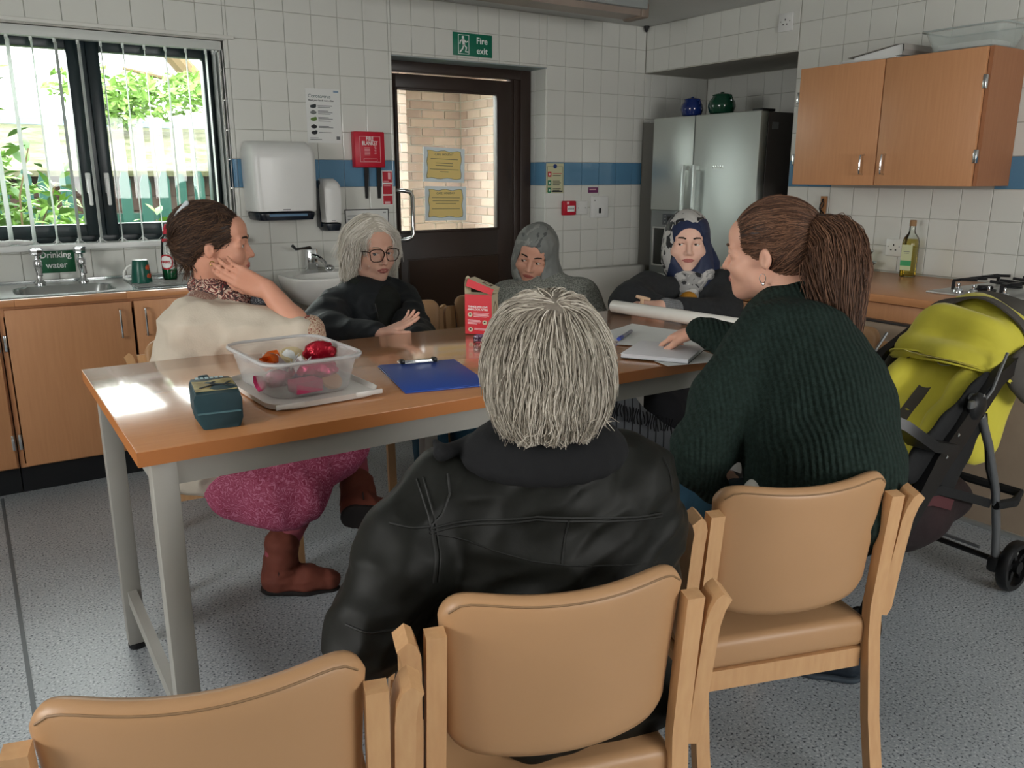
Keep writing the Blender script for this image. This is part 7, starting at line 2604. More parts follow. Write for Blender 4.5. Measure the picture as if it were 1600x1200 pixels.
    sc = S(0.005)
    sc.chain([nb + R2 * 0.09 + Vector((0, 0, -0.01)), Vector((-3.381, -2.014, 0.995)), Vector((-3.363, -2.064, 0.955))], [0.034, 0.040, 0.020], 0.02)
    sc.fold(0.006, (26, 26, 34), 6)
    sc.obj('scarf_end', printed('scarf_end_pattern', '#22252b', '#7d8084', '#3a3d44', 44), t)
    # skirt
    SKM = printed('paisley_skirt', '#7c1f3e', '#a8607a', '#8e3a56', 44)
    k_ = S(0.007)
    k_.chain([hip + Vector((0.0, -0.02, -0.06)), kn1.lerp(hip, 0.35) + Vector((0, 0, -0.03)), kn1 + Vector((0.02, 0, -0.02))], [0.155, 0.125, 0.085], 0.05)
    k_.chain([hip + Vector((0.04, 0.05, -0.06)), kn2 + Vector((0.0, 0, -0.01))], [0.14, 0.09], 0.05)
    hang = [Vector((-3.677, -2.093, 0.501)), Vector((-3.588, -2.216, 0.448)), Vector((-3.488, -2.313, 0.428)), Vector((-3.417, -2.329, 0.445)), Vector((-3.261, -2.294, 0.575))]
    k_.chain(hang, [0.035, 0.060, 0.072, 0.060, 0.035], 0.06, False, ((0.55, 0.84, 0), 0.5))
    k_.chain([Vector((-3.595, -2.118, 0.513)), Vector((-3.422, -2.237, 0.494)), Vector((-3.266, -2.274, 0.549))], [0.08, 0.10, 0.08], 0.06, False, ((0.55, 0.84, 0), 0.6))
    k_.fold(0.007, (18, 18, 7), 5.2)
    k_.obj('skirt', SKM, t)
    # leggings and boots
    LG = mat('dusty_pink_leggings', '#a2525f', 0.85, var=(14, '#924754', 0.3))
    for a, b in ((kn1, an1), (kn2, an2)):
        q = S(0.005)
        q.chain([a.lerp(hip, 0.2), a, a.lerp(b, 0.45) + Vector((-0.015, 0.01, 0)), b], [0.075, 0.066, 0.058, 0.042], 0.02)
        q.fold(0.003, (22, 22, 26), 3)
        q.obj('leggings', LG, t)
    BT = mat('brown_suede', '#7a4030', 0.8, var=(14, '#663327', 0.3), bump=(40, 0.3, 0.002))
    up2 = (kn2 - an2).normalized()
    f2 = Vector((0.84, -0.52, -0.30))
    f1, f2 = Vector((0.90, -0.42, 0)).normalized(), (f2 - up2 * f2.dot(up2)).normalized()
    for (an, f, up) in ((an1, f1, Vector((0.10, 0.02, 1)).normalized()), (an2, f2, (kn2 - an2).normalized())):
        q = S(0.005)
        base = an + up * (-0.095) if up.z > 0.98 else an - up * 0.07
        if up.z > 0.98:
            base = Vector((an.x, an.y, 0.045))
        q.chain([base, base + up * 0.07, base + up * 0.125], [0.046, 0.050, 0.056], 0.02)
        q.chain([base - f * 0.015, base + f * 0.09 - up * 0.006, base + f * 0.165 - up * 0.012], [0.046, 0.044, 0.034], 0.025)
        q.fold(0.004, (24, 24, 34), 9)
        q.cut(base - up * 0.032, tuple(-up))
        bo = q.obj('boot', BT, t)
        q = S(0.005)
        q.chain([base - f * 0.02 - up * 0.034, base + f * 0.09 - up * 0.034, base + f * 0.168 - up * 0.034], [0.045, 0.048, 0.037], 0.02)
        q.cut(base - up * 0.026, tuple(up)).cut(base - up * 0.043, tuple(-up))
        q.obj('sole', mat('boot_sole_black', '#1b1615', 0.8), bo)
        zz = base + f * 0.012 - f.cross(up) * -0.05
        G().tube([base + f * 0.0 + f.cross(up) * 0.051 + up * z_ for z_ in (-0.01, 0.04, 0.08, 0.115)], 0.0025, 5).obj('zip', mat('zip_dark', '#2a1612', 0.6), bo, True)
        tp = base - f * 0.056 + up * 0.06
        G().tube([tp + up * 0.03, tp, tp - up * 0.045], [0.003, 0.005, 0.010], 6).obj('tassel', BT, bo, True)
    # hair
    HB = mat('dark_brown_hair_cap', '#33261f', 0.5, var=(50, '#271c17', 0.2), bump=(70, 0.4, 0.003))
    hc = S(0.004)
    hc.ell(hd.p(0, -0.022, 0.036), hd.r(0.081, 0.100, 0.087), hd.M)
    hc.ell(hd.p(0, -0.074, -0.010), hd.r(0.060, 0.042, 0.055), hd.M, 0.03)
    hc.ell(hd.p(0.0, -0.055, 0.050), hd.r(0.068, 0.068, 0.060), hd.M, 0.03)
    hc.ell(hd.p(0, 0.112, -0.020), hd.r(0.080, 0.072, 0.100), hd.M, 0.01, True)
    hc.ell(hd.p(0, 0.035, -0.085), hd.r(0.12, 0.060, 0.072), hd.M, 0.012, True)
    for q in (-1, 1):
        hc.ell(hd.p(q * 0.082, -0.010, -0.016), hd.r(0.020, 0.020, 0.030), hd.M, 0.008, True)
    hc.fold(0.003, (30, 30, 16), 2)
    cap = hc.obj('hair', HB, t)
    bun = hd.p(0.0, -0.125, 0.0)
    off = Vector(t.location)
    st = strands(cap, off, 2600, lambda p: nv(bun - p) + hd.U * -0.1 + Vector((mnoise.noise(p * 20), mnoise.noise(p * 20 + Vector((5, 0, 0))), mnoise.noise(p * 20 + Vector((0, 9, 0))))) * 0.5, 0.11, 0.009, 8, 0.004, None, 0.2)
    nape = hd.p(0, -0.095, -0.055)
    st += strands(cap, off, 350, lambda p: -hd.U + -hd.F * 0.35, 0.06, 0.007, 9, 0.004, lambda p: (p - nape).length < 0.05, 0.35)
    hair_obj('hair_strands', st, hair_mat('dark_brown_hair', '#2a1e18', '#3f2d23', '#6b4f38'), cap, 0.0010, 0.0005)
    cl = S(0.004)
    cl.chain([hd.p(0.03, -0.075, 0.122), hd.p(0.045, -0.105, 0.085)], [0.008, 0.006], 0.01)
    cl.obj('hair_clip', mat('pale_clip', '#c5cdd0', 0.2), t)
    e0 = hd.p(0.082, -0.004, -0.048)
    G().tube([e0 + hd.F * 0.007 * math.sin(a) + hd.U * (0.007 * math.cos(a) - 0.004) for a in [2 * PI * k / 10 for k in range(10)]], 0.0014, 5, True).obj('earring', mat('gold', '#c9a860', 0.25, 1.0), t, True)
    return t


cream()


# ---- the woman with glasses and white hair
def glasses_woman():
    t = thing('person', 'woman with white bobbed hair, glasses and a dark quilted jacket', 'person', (-2.7, -1.4, 0))
    SK = skin('glasses', '#e2b6a2', '#d6a48e')
    hd = Head((-2.793, -1.507, 1.094), (0.12, -0.99, -0.10), (0.0, -0.06, 1), 1.04)
    hd.gaze = (0.003, -0.001)
    nb = Vector((-2.809, -1.474, 0.922))
    shr, shl = Vector((-2.929, -1.488, 0.862)), Vector((-2.678, -1.502, 0.870))
    hip = Vector((-2.60, -1.30, 0.54))
    elr, wrr = Vector((-3.080, -1.784, 0.819)), Vector((-2.987, -1.998, 0.841))
    g = S(0.004)
    hd.build(g, 1.1, 1.03, 1.10)
    g.cap(hd.p(0, -0.02, -0.05), nb, 0.052, 0.056, 0.03)
    g.chain([nb, nb.lerp(hip, 0.4), hip], [0.06, 0.10, 0.11], 0.05)
    g.cap(shl, shr, 0.04, 0.04, 0.05)
    g.chain([shr, elr, wrr], [0.042, 0.036, 0.027], 0.02)
    hand(g, wrr, Vector((-2.874, -2.046, 0.890)) - wrr, (0.10, 0.15, -1.0), True, ((4, 8, 6), (8, 12, 8), (14, 16, 10), (20, 20, 12)), (40, -8, 10), 0.5, 0.88)
    ell_ = Vector((-2.760, -1.823, 0.772))
    wrl = Vector((-2.849, -2.027, 0.803))
    g.chain([shl, ell_, wrl], [0.042, 0.036, 0.027], 0.02)
    hand(g, wrl, (-0.3, -0.9, 0.1), (0, 0, 1), False, ((20, 30, 20),) * 4)
    for q in (-1, 1):
        g.chain([hip + Vector((0.08 * q, -0.03, -0.04)), hip + Vector((0.09 * q + 0.02, -0.44, -0.05)), hip + Vector((0.09 * q + 0.05, -0.40, -0.46))], [0.075, 0.05, 0.035], 0.02)
    g.obj('body', SK, t)
    hd.face(t, IRG, mat('brow_grey', '#9b8672', 0.8), mat('lip_pink', '#a65f58', 0.45), 0.0026, 0.003)
    # glasses
    GF = mat('tortoise_frame', '#2b1512', 0.25)
    g = G()
    for q in (-1, 1):
        pts = []
        for k in range(20):
            a = 2 * PI * k / 20
            ca, sa = math.cos(a), math.sin(a)
            x = 0.0295 * math.copysign(abs(ca) ** 0.7, ca)
            z = 0.0235 * math.copysign(abs(sa) ** 0.75, sa) * (1.0 if sa > 0 else 1.05)
            pts.append(hd.p(q * 0.0345 + x * (1.05 if sa > 0 else 0.92), 0.1035 - 0.006 * abs(q * 0.0345 + x) / 0.06, z - 0.004))
        g.tube(pts, 0.0019, 6, True)
        g.tube([hd.p(q * 0.064, 0.098, 0.010), hd.p(q * 0.073, 0.085, 0.010), hd.p(q * 0.079, 0.01, 0.004), hd.p(q * 0.079, -0.012, -0.006)], 0.0017, 5)
    g.tube([hd.p(-0.008, 0.1045, 0.004), hd.p(0, 0.1065, 0.006), hd.p(0.008, 0.1045, 0.004)], 0.0018, 6)
    gl = g.obj('glasses', GF, t, True)
    LENS = glass_mat('spectacle_lens', '#fbfbfb', 0.7)
    for q in (-1, 1):
        G().tube([hd.p(q * 0.0345, 0.1022, -0.004), hd.p(q * 0.0345, 0.1028, -0.004)], 0.024, 20).obj('lens', LENS, gl, True)
    # jacket, scarf, jumper
    JK = mat('dark_quilt_jacket', '#151b20', 0.68, var=(12, '#10161b', 0.3), bump=(28, 0.35, 0.006))
    j = S(0.006)
    c1 = (shl + shr) / 2
    j.cap(shl, shr, 0.082, 0.080, 0.05)
    j.chain([c1, c1.lerp(hip, 0.5), hip], [0.13, 0.155, 0.165], 0.06)
    j.chain([shr + Vector((-0.02, 0, -0.02)), shr.lerp(elr, 0.6) + Vector((-0.03, 0.02, 0)), elr, wrr.lerp(elr, 0.15)], [0.088, 0.085, 0.068, 0.045], 0.03)
    j.chain([shl + Vector((0.01, 0, -0.02)), ell_, wrl.lerp(ell_, 0.2)], [0.085, 0.075, 0.05], 0.03)
    j.cap(nb + Vector((0, 0.02, -0.02)), c1, 0.09, 0.11, 0.04)
    f_ = Vector((0.05, -1, 0))
    # open front
    for k in range(5):
        p = c1 + f_ * 0.15 + Vector((0.03, 0, 0.07 - 0.085 * k))
        j.ell(p, (0.035 + 0.012 * k, 0.055, 0.06), None, 0.02, True)
    j.fold(0.008, (13, 13, 18), 4.3)
    jk = j.obj('jacket', JK, t)
    up = S(0.005)
    up.chain([c1 + f_ * 0.085 + Vector((0.02, 0, 0.02)), c1 + f_ * 0.10 + Vector((0.03, 0, -0.15)), c1 + f_ * 0.10 + Vector((0.03, 0, -0.32))], [0.07, 0.085, 0.09], 0.03)
    up.fold(0.004, (20, 20, 20), 5)
    up.obj('jumper', mat('olive_jumper', '#272a26', 0.9, var=(30, '#1f221f'), bump=(200, 0.3, 0.002)), t)
    sc = S(0.005)
    ring = []
    for k in range(17):
        a = 2 * PI * k / 16
        ring.append(nb + Vector((0.072 * math.sin(a), -0.015 - 0.072 * math.cos(a), 0.032 - 0.012 * math.cos(a))))
    sc.chain(ring, [0.030] * 17, 0.01)
    sc.chain([r + Vector((0, 0, -0.035)) + (r - nb) * 0.12 for r in ring], [0.030] * 17, 0.02)
    sc.fold(0.006, (14, 14, 40), 2)
    sc.obj('scarf', mat('dark_green_scarf', '#1e2521', 0.95, var=(30, '#171d1a'), bump=(150, 0.4, 0.003)), t)
    for q in (-1, 1):
        lp = S(0.005)
        lp.chain([nb + Vector((0.085 * q, 0.0, 0.01)), c1 + Vector((0.085 * q + 0.01, -0.10, -0.02)), c1 + Vector((0.075 * q + 0.02, -0.145, -0.13))], [0.026, 0.036, 0.020], 0.02, False, ((0.3 * q, -1, 0.2), 0.5))
        lp.obj('collar', JK, t)
    G().tube([c1 + Vector((-0.045, -0.155, 0.03)), c1 + Vector((-0.035, -0.175, -0.05)), c1 + Vector((-0.02, -0.185, -0.13))], 0.0022, 5).ball(c1 + Vector((-0.02, -0.187, -0.14)), (0.006, 0.005, 0.012), None, 2).obj('zip_pull', mat('zip_metal', '#8b8d8c', 0.3, 1.0), t, True)
    # jeans and shoes
    JE = MATS['blue_denim']
    q_ = S(0.008)
    for q in (-1, 1):
        q_.chain([hip + Vector((0.08 * q, -0.02, -0.03)), hip + Vector((0.09 * q + 0.02, -0.44, -0.05)), hip + Vector((0.09 * q + 0.05, -0.40, -0.47))], [0.10, 0.08, 0.06], 0.02)
    q_.fold(0.005, (14, 14, 20), 3)
    q_.obj('jeans', JE, t)
    for q in (-1, 1):
        sh = S(0.006)
        p = hip + Vector((0.09 * q + 0.05, -0.40, 0))
        sh.chain([(p.x, p.y + 0.03, 0.045), (p.x, p.y - 0.10, 0.04), (p.x + 0.01, p.y - 0.16, 0.035)], [0.044, 0.042, 0.034], 0.02)
        sh.cut((0, 0, 0.003), (0, 0, -1))
        sh.obj('shoe', BLACK, t)
    # hair: white bob with a parting
    HC = mat('white_hair_cap', '#c4bdb0', 0.6, var=(60, '#aca598', 0.2), bump=(70, 0.4, 0.003), stretch=(1, 1, 0.15))
    hc = S(0.004)
    hc.ell(hd.p(0, -0.022, 0.040), hd.r(0.086, 0.106, 0.092), hd.M)
    hc.ell(hd.p(0, -0.060, -0.035), hd.r(0.082, 0.060, 0.10), hd.M, 0.03)
    for q in (-1, 1):
        hc.chain([hd.p(q * 0.070, 0.015, 0.05), hd.p(q * 0.083, -0.005, -0.02), hd.p(q * 0.088, -0.015, -0.085)], [hd.r(0.026), hd.r(0.028), hd.r(0.024)], 0.03)
    hc.ell(hd.p(0, 0.108, -0.040), hd.r(0.066, 0.075, 0.112), hd.M, 0.012, True)
    hc.ell(hd.p(0, 0.05, -0.12), hd.r(0.060, 0.09, 0.08), hd.M, 0.02, True)
    hc.fold(0.004, (26, 26, 8), 2)
    cap = hc.obj('hair', HC, t)
    off = Vector(t.location)

    def flow(p):
        lx, ly, lz = hd.loc(p)
        side = 1 if lx > 0.012 else -1
        if lz > 0.055:
            return hd.R * side * 1.0 - hd.U * 0.7 - hd.F * 0.15
        return -hd.U * 1.0 + hd.R * side * 0.10 - hd.F * 0.18 + Vector((mnoise.noise(p * 25), mnoise.noise(p * 25 + Vector((5, 0, 0))), 0)) * 0.3

    st = strands(cap, off, 3200, flow, 0.15, 0.010, 12, 0.004, None, 0.15)
    hair_obj('hair_strands', st, hair_mat('white_hair', '#b9b2a4', '#ded8cc', '#f0ece4'), cap, 0.0010, 0.0006)
    return t


glasses_woman()


def scarf_mat(name, stops, scale):
    m, nd, lk, b, oc = node_mat(name, 0.6)
    n = tex(nd, lk, 'Noise', oc, scale, Detail=3.0)
    n.inputs['Distortion'].default_value = 1.5
    lk.new(ramp(nd, lk, n.outputs['Fac'], stops, 'CONSTANT'), b.inputs['Base Color'])
    return m


def hijab(hd, t, m, nb, fullness=1.0, wrap=None, seed=1.0, open_=(0.056, 0.088), up=0.0):
    s = S(0.0045)
    s.ell(hd.p(0, -0.020, 0.036), hd.r(0.088, 0.110, 0.096), hd.M)
    s.ell(hd.p(0, 0.010, -0.060), hd.r(0.084 * fullness, 0.078, 0.090), hd.M, 0.04)
    s.cap(hd.p(0, -0.03, -0.04), nb, 0.090, 0.100, 0.05)
    s.cap(nb + hd.F * 0.03, nb + hd.F * 0.06 + Vector((0, 0, -0.09)), 0.075, 0.055, 0.04)
    # the face opening
    s.ell(hd.p(0, 0.135, -0.012 + up), hd.r(open_[0], 0.090, open_[1]), hd.M, 0.010, True)
    s.ell(hd.p(0, 0.128, -0.045 + up), hd.r(open_[0] * 0.93, 0.080, open_[1] * 0.70), hd.M, 0.010, True)
    s.ell(hd.p(0, 0.050, -0.010 + up), hd.r(open_[0] - 0.004, 0.080, open_[1] - 0.004), hd.M, 0.006, True)
    s.fold(0.0045, (14, 14, 9), seed)
    s.fold(0.0025, (30, 30, 22), seed + 3)
    return s.obj('headscarf', m, t)


# ---- the woman in the grey headscarf
def grey_scarf():
    t = thing('person', 'woman in a grey headscarf and grey knitted shawl looking down to the left', 'person', (-1.95, -1.45, 0))
    SK = skin('grey', '#cf9c86', '#c38f78')
    hd = Head((-2.008, -1.545, 1.037), (-0.72, -0.66, -0.26), (0.20, -0.10, 1), 1.06)
    hd.gaze = (0.004, -0.003)
    nb = Vector((-1.958, -1.546, 0.897))
    shr, shl = Vector((-2.120, -1.513, 0.820)), Vector((-1.807, -1.619, 0.819))
    hip = Vector((-1.93, -1.28, 0.52))
    g = S(0.004)
    hd.build(g, 1.2, 1.0, 1.18)
    g.cap(hd.p(0, -0.02, -0.05), nb, 0.054, 0.060, 0.03)
    g.chain([nb, nb.lerp(hip, 0.4), hip], [0.06, 0.10, 0.11], 0.05)
    g.cap(shl, shr, 0.045, 0.045, 0.05)
    for a, q in ((shr, -1), (shl, 1)):
        e = a + Vector((0.05 * q, -0.12, -0.24))
        w = e + Vector((-0.09 * q, -0.22, 0.03))
        g.chain([a, e, w], [0.045, 0.038, 0.028], 0.02)
        hand(g, w, (-0.6 * q, -0.8, 0), (0, 0, 1), q < 0, ((20, 30, 20),) * 4)
        g.chain([hip + Vector((0.09 * q, -0.03, -0.04)), hip + Vector((0.09 * q - 0.13, -0.42, -0.04)), hip + Vector((0.09 * q - 0.15, -0.40, -0.45))], [0.075, 0.05, 0.035], 0.02)
    g.obj('body', SK, t)
    hd.face(t, IRB, mat('brow_black', '#2b1e18', 0.8), mat('lip_brown', '#985248', 0.45), 0.003)
    HM = scarf_mat('grey_scarf_pattern', [(0.0, '#4a4d4c'), (0.36, '#6f726f'), (0.60, '#868883'), (0.72, '#3a3d45')], 9)
    hijab(hd, t, HM, nb, 1.05, None, 2.0, (0.068, 0.094))
    uc = S(0.004)
    uc.ell(hd.p(0, -0.010, 0.034), hd.r(0.081, 0.100, 0.088), hd.M)
    uc.ell(hd.p(0, 0.115, -0.022), hd.r(0.058, 0.080, 0.088), hd.M, 0.006, True)
    uc.cut(hd.p(0, 0.0, 0.0), tuple(-hd.U))
    uc.obj('under_cap', mat('navy_cap', '#171a26', 0.8), t)
    s = S(0.0065)
    c1 = (shl + shr) / 2
    s.cap(shl, shr, 0.085, 0.085, 0.05)
    s.chain([c1, c1.lerp(hip, 0.5), hip], [0.14, 0.18, 0.19], 0.06)
    for a, q in ((shr, -1), (shl, 1)):
        s.chain([a, a + Vector((0.06 * q, -0.10, -0.22)), a + Vector((-0.02 * q, -0.28, -0.22))], [0.095, 0.095, 0.065], 0.05)
    s.cap(nb + Vector((0, 0, -0.02)), c1, 0.10, 0.12, 0.05)
    s.fold(0.007, (9, 9, 7), 6.1)
    s.fold(0.003, (22, 22, 22), 1.1)
    s.obj('shawl', mat('grey_shawl_knit', '#62665f', 0.95, var=(170, '#8f918a', 0.08), bump=(160, 0.7, 0.004)), t)
    tl = S(0.005)
    tl.chain([hd.p(-0.075, 0.02, -0.085), hd.p(-0.085, 0.045, -0.125), hd.p(-0.115, 0.06, -0.14)], [0.032, 0.028, 0.010], 0.02)
    tl.chain([hd.p(-0.07, 0.03, -0.10), hd.p(-0.02, 0.075, -0.14), hd.p(0.02, 0.08, -0.17)], [0.024, 0.022, 0.018], 0.02)
    tl.fold(0.006, (30, 30, 30), 2)
    tl.obj('scarf_knot', scarf_mat('scarf_knot_pattern', [(0.0, '#3b3d40'), (0.40, '#85877f'), (0.55, '#a09f93'), (0.68, '#2a2c31')], 16), t)
    tr = S(0.008)
    for q in (-1, 1):
        tr.chain([hip + Vector((0.09 * q, -0.03, -0.02)), hip + Vector((0.09 * q - 0.13, -0.42, -0.04)), hip + Vector((0.09 * q - 0.15, -0.40, -0.46))], [0.10, 0.085, 0.07], 0.02)
    tr.obj('trousers', mat('dark_blue_trousers', '#17222c', 0.85), t)
    for q in (-1, 1):
        sh = S(0.006)
        p = hip + Vector((0.09 * q - 0.15, -0.40, 0))
        sh.chain([(p.x, p.y + 0.03, 0.045), (p.x - 0.02, p.y - 0.10, 0.04), (p.x - 0.03, p.y - 0.15, 0.035)], [0.044, 0.042, 0.034], 0.02)
        sh.cut((0, 0, 0.003), (0, 0, -1))
        sh.obj('shoe', BLACK, t)
    return t


grey_scarf()


# ---- the woman in the dark cardigan with the navy patterned headscarf
def navy_scarf():
    t = thing('person', 'woman in a dark cardigan and navy patterned headscarf at the far table end', 'person', (-1.35, -1.8, 0))
    SK = skin('navy', '#e3b9a6', '#d8aa95')
    hd = Head((-1.468, -1.956, 1.093), (-0.62, -0.78, 0.03), (0.0, -0.03, 1), 1.10)
    hd.gaze = (0.0045, 0.0005)
    nb = Vector((-1.442, -1.969, 0.944))
    shr, shl = Vector((-1.671, -1.935, 0.887)), Vector((-1.319, -2.043, 0.885))
    hip = Vector((-1.30, -1.76, 0.53))
    elr, wrr = Vector((-1.848, -2.024, 0.862)), Vector((-1.825, -2.213, 0.857))
    ell_, wrl = Vector((-1.473, -2.195, 0.780)), Vector((-1.846, -2.219, 0.871))
    g = S(0.004)
    hd.build(g, 1.3, 0.98, 1.26)
    g.cap(hd.p(0, -0.02, -0.05), nb, 0.056, 0.060, 0.03)
    g.chain([nb, nb.lerp(hip, 0.4), hip], [0.06, 0.11, 0.12], 0.05)
    g.cap(shl, shr, 0.045, 0.045, 0.05)
    g.chain([shr, elr, wrr], [0.045, 0.04, 0.03], 0.02)
    g.chain([shl, ell_, wrl], [0.045, 0.04, 0.03], 0.02)
    hand(g, wrl, Vector((-1.950, -2.197, 0.882)) - wrl, (-0.2, -0.3, 0.9), False, ((40, 45, 25),) * 4, (30, 15, 12), 3, 0.95)
    hand(g, wrr, (0.6, -0.3, -0.25), (0, 0, 1), True, ((30, 35, 20),) * 4)
    kn = Vector((-1.60, -2.06, 0.52))
    kn2 = Vector((-1.72, -1.92, 0.52))
    ft, ft2 = Vector((-1.34, -2.20, 0.09)), Vector((-1.74, -1.96, 0.09))
    g.chain([hip + Vector((-0.04, -0.08, -0.03)), kn, ft], [0.08, 0.055, 0.034], 0.02)
    g.chain([hip + Vector((-0.06, 0.04, -0.03)), kn2, ft2], [0.08, 0.055, 0.034], 0.02)
    g.obj('body', SK, t)
    hd.face(t, IRB, MATS['brow_black'], mat('lip_rose2', '#a8605a', 0.45), 0.0032)
    HM, nd, lk, b, oc = node_mat('navy_scarf_pattern', 0.6)
    n = tex(nd, lk, 'Noise', oc, 17, Detail=2.0)
    n.inputs['Distortion'].default_value = 1.2
    pat = ramp(nd, lk, n.outputs['Fac'], [(0.0, '#17181c'), (0.43, '#17181c'), (0.47, '#b3b1ad'), (1.0, '#b3b1ad')], 'CONSTANT')
    big = nd.new('ShaderNodeVectorMath')
    big.operation = 'DOT_PRODUCT'
    big.inputs[1].default_value = (hd.R * -0.75 + hd.F * 0.45 + hd.U * -0.5)
    sub_ = nd.new('ShaderNodeVectorMath')
    sub_.operation = 'SUBTRACT'
    sub_.inputs[1].default_value = hd.p(0, 0, 0) - Vector(t.location)
    lk.new(oc, sub_.inputs[0])
    lk.new(sub_.outputs[0], big.inputs[0])
    nn = tex(nd, lk, 'Noise', oc, 5, Detail=1.0)
    ad = nd.new('ShaderNodeMath')
    ad.operation = 'MULTIPLY_ADD'
    ad.inputs[1].default_value = 0.10
    lk.new(nn.outputs['Fac'], ad.inputs[0])
    lk.new(big.outputs['Value'], ad.inputs[2])
    st_ = ramp(nd, lk, ad.outputs[0], [(0.0, '#000000'), (0.055, '#ffffff')], 'CONSTANT')
    mxc = nd.new('ShaderNodeMix')
    mxc.data_type = 'RGBA'
    lk.new(st_, mxc.inputs[0])
    lk.new(pat, mxc.inputs[6])
    mxc.inputs[7].default_value = lin('#1c2745')
    lk.new(mxc.outputs[2], b.inputs['Base Color'])
    hijab(hd, t, HM, nb, 1.12, None, 5.0, (0.066, 0.092), -0.004)
    uc = S(0.004)
    uc.ell(hd.p(0, -0.008, 0.036), hd.r(0.083, 0.104, 0.090), hd.M)
    uc.ell(hd.p(0, 0.118, -0.024), hd.r(0.066, 0.080, 0.092), hd.M, 0.006, True)
    uc.cut(hd.p(0, 0.0, -0.01), tuple(-hd.U))
    uc.obj('under_cap', mat('navy_cloth', '#1c2745', 0.8), t)
    sc = S(0.005)
    sc.chain([nb + hd.F * 0.06 + hd.R * 0.055 + Vector((0, 0, 0.015)), nb + hd.F * 0.085 + Vector((0, 0, -0.012)), nb + hd.F * 0.06 - hd.R * 0.06 + Vector((0, 0, 0.015))], [0.032, 0.040, 0.032], 0.03)
    sc.chain([nb + hd.F * 0.085 + hd.R * 0.02 + Vector((0, 0, -0.02)), nb + hd.F * 0.105 + hd.R * 0.03 + Vector((0, 0, -0.08)), nb + hd.F * 0.115 + hd.R * 0.03 + Vector((0, 0, -0.135))], [0.048, 0.046, 0.032], 0.03)
    sc.fold(0.007, (16, 16, 30), 8)
    sc.obj('scarf_front', scarf_mat('scarf_front_pattern', [(0.0, '#1b1c20'), (0.42, '#8e8d8b'), (0.55, '#b6b4b0')], 17), t)
    s2 = S(0.005)
    s2.chain([hd.p(-0.06, -0.05, -0.02), hd.p(-0.085, -0.045, -0.08), hd.p(-0.12, -0.05, -0.115)], [0.05, 0.055, 0.03], 0.03)
    s2.fold(0.005, (16, 16, 20), 4)
    s2.obj('scarf_side', MATS['navy_cloth'], t)
    CG = mat('charcoal_cardigan', '#1f2123', 0.9, var=(60, '#26282a', 0.2), bump=(160, 0.35, 0.002))
    s = S(0.0065)
    c1 = (shl + shr) / 2
    s.cap(shl + Vector((0, 0, -0.01)), shr + Vector((0, 0, -0.01)), 0.075, 0.075, 0.04)
    s.chain([c1 + Vector((0.02, 0.02, -0.09)), c1.lerp(hip, 0.5), hip], [0.12, 0.18, 0.20], 0.05)
    s.chain([shr, elr, wrr.lerp(elr, 0.3)], [0.085, 0.080, 0.055], 0.04)
    s.chain([shl, ell_, wrl.lerp(ell_, 0.30)], [0.088, 0.088, 0.055], 0.04)
    s.cap(nb + Vector((0.02, 0.02, -0.05)), c1 + Vector((0.02, 0.02, -0.05)), 0.07, 0.09, 0.04)
    s.fold(0.007, (10, 10, 13), 2.1)
    s.obj('cardigan', CG, t)
    cf = S(0.004)
    cf.cap(wrl.lerp(ell_, 0.36), wrl.lerp(ell_, 0.04), 0.046, 0.040, 0.01)
    cf.obj('ribbed_cuff', knit('grey_rib', '#77797a', '#85878a', (wrl - ell_).cross(Vector((0.5, 0.8, -0.2))), 0.008, 0.003), t)
    yl = S(0.005)
    yl.cap(c1 + hd.F * 0.13 + Vector((0, 0, -0.03)), c1 + hd.F * 0.155 + Vector((0, 0, -0.12)), 0.04, 0.03, 0.02)
    yl.obj('top', mat('mustard_top', '#a8741c', 0.8), t)
    # long dark skirt over a grey striped one
    sk = S(0.008)
    sk.chain([hip + Vector((-0.02, -0.03, -0.05)), kn + Vector((0.02, 0.02, -0.02)), Vector((-1.814, -2.212, 0.392))], [0.19, 0.125, 0.10], 0.06)
    sk.chain([kn2 + Vector((0.0, 0, -0.02)), Vector((-1.80, -1.98, 0.42)), Vector((-1.80, -1.98, 0.22))], [0.12, 0.12, 0.09], 0.06)
    sk.cap(hip + Vector((-0.02, 0.04, -0.05)), kn2, 0.18, 0.12, 0.06)
    sk.cap(kn + Vector((0.04, -0.02, -0.06)), Vector((-1.52, -2.10, 0.30)), 0.12, 0.09, 0.06)
    sk.fold(0.007, (12, 12, 8), 3)
    sk.obj('skirt', mat('black_skirt', '#17181c', 0.9, var=(9, '#202126')), t)
    gs = S(0.007)
    gs.chain([Vector((-2.078, -2.135, 0.565)), Vector((-2.047, -2.197, 0.426)), Vector((-1.896, -2.322, 0.338))], [0.10, 0.085, 0.06], 0.05, False, ((0.55, 0.84, 0), 0.4))
    gs.fold(0.004, (16, 16, 6), 3)
    STR, nd, lk, b, oc = node_mat('striped_shawl', 0.9)
    dp = nd.new('ShaderNodeVectorMath')
    dp.operation = 'DOT_PRODUCT'
    dp.inputs[1].default_value = Vector((0.837, -0.548, 0)) * (2 * PI / 0.032)
    lk.new(oc, dp.inputs[0])
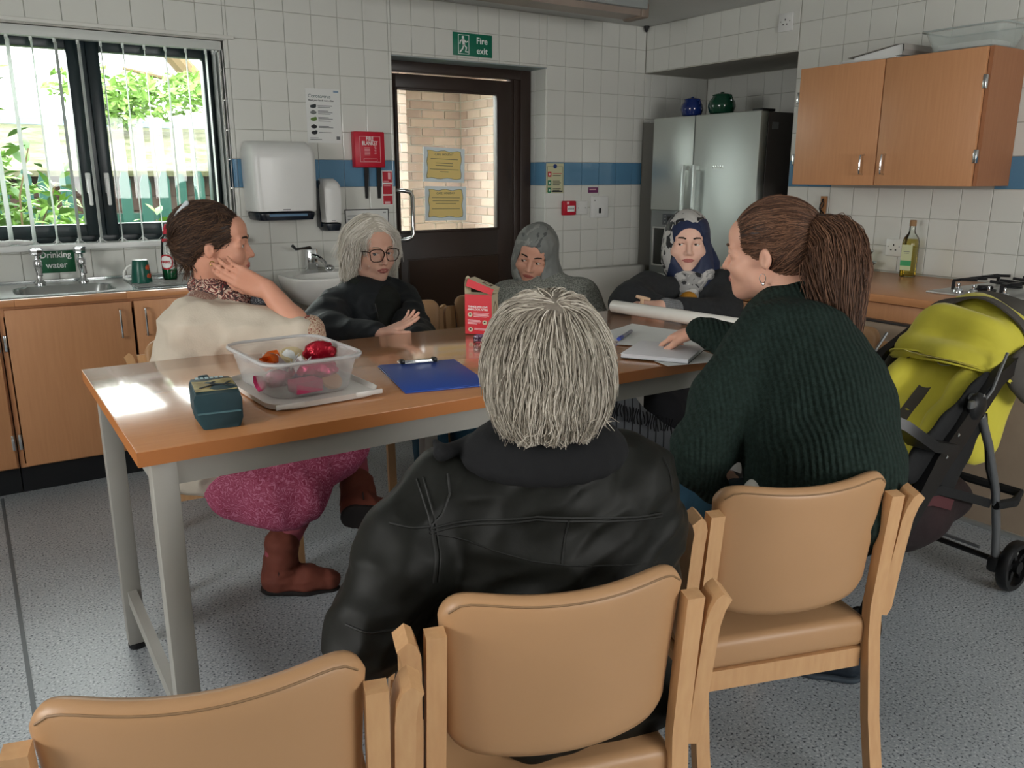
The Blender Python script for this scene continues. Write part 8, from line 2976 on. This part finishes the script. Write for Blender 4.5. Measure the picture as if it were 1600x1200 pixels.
    si = nd.new('ShaderNodeMath')
    si.operation = 'SINE'
    lk.new(dp.outputs['Value'], si.inputs[0])
    lk.new(ramp(nd, lk, si.outputs[0], [(0.0, '#5d6064'), (0.86, '#1c1d20')], 'CONSTANT'), b.inputs['Base Color'])
    ga = gs.obj('striped_shawl', STR, t)
    rr = random.Random(2)
    fr = []
    for k in range(22):
        u = k / 21
        p = Vector((-2.110, -2.239, 0.518)).lerp(Vector((-1.924, -2.380, 0.452)), u)
        L = 0.05 + 0.02 * rr.random()
        fr.append([p + Vector((0.006 * math.sin(k + j), 0, -L * j / 4)) for j in range(5)])
    g = G()
    for s_ in fr:
        g.tube(s_, 0.0028, 5)
    o = g.obj('fringe', mat('black_wool', '#131417', 0.95), ga, True)
    o['kind'] = 'stuff'
    for f_, d in ((ft, Vector((-0.75, -0.45, 0)).normalized()), (ft2, Vector((-0.8, -0.3, 0)).normalized())):
        q = S(0.005)
        q.cap((f_.x, f_.y, 0.055), (f_.x, f_.y, 0.115), 0.036, 0.038, 0.01)
        q.obj('sock', mat('white_sock', '#cfcfcb', 0.9), t)
        q = S(0.005)
        q.chain([(f_.x - d.x * 0.02, f_.y - d.y * 0.02, 0.035), (f_.x + d.x * 0.10, f_.y + d.y * 0.10, 0.035), (f_.x + d.x * 0.16, f_.y + d.y * 0.16, 0.03)], [0.042, 0.040, 0.032], 0.02)
        q.cut((0, 0, 0.003), (0, 0, -1))
        q.obj('shoe', BLACK, t)
    return t


navy_scarf()
t = thing('wooden_tool', 'small pale wooden T shaped tool held by the woman in the dark cardigan', 'tool', (-1.962, -2.221, 0.901))
WD = mat('pale_wood', '#cbaa8c', 0.6)
a_, b_ = Vector((-1.958, -2.219, 0.916)), Vector((-1.981, -2.239, 0.880))
G().tube([b_, a_], 0.0075, 10).obj('handle', WD, t, True)
G().tube([Vector((-1.971, -2.196, 0.922)), a_, Vector((-1.940, -2.244, 0.912))], [0.006, 0.009, 0.006], 10).obj('head', WD, t, True)
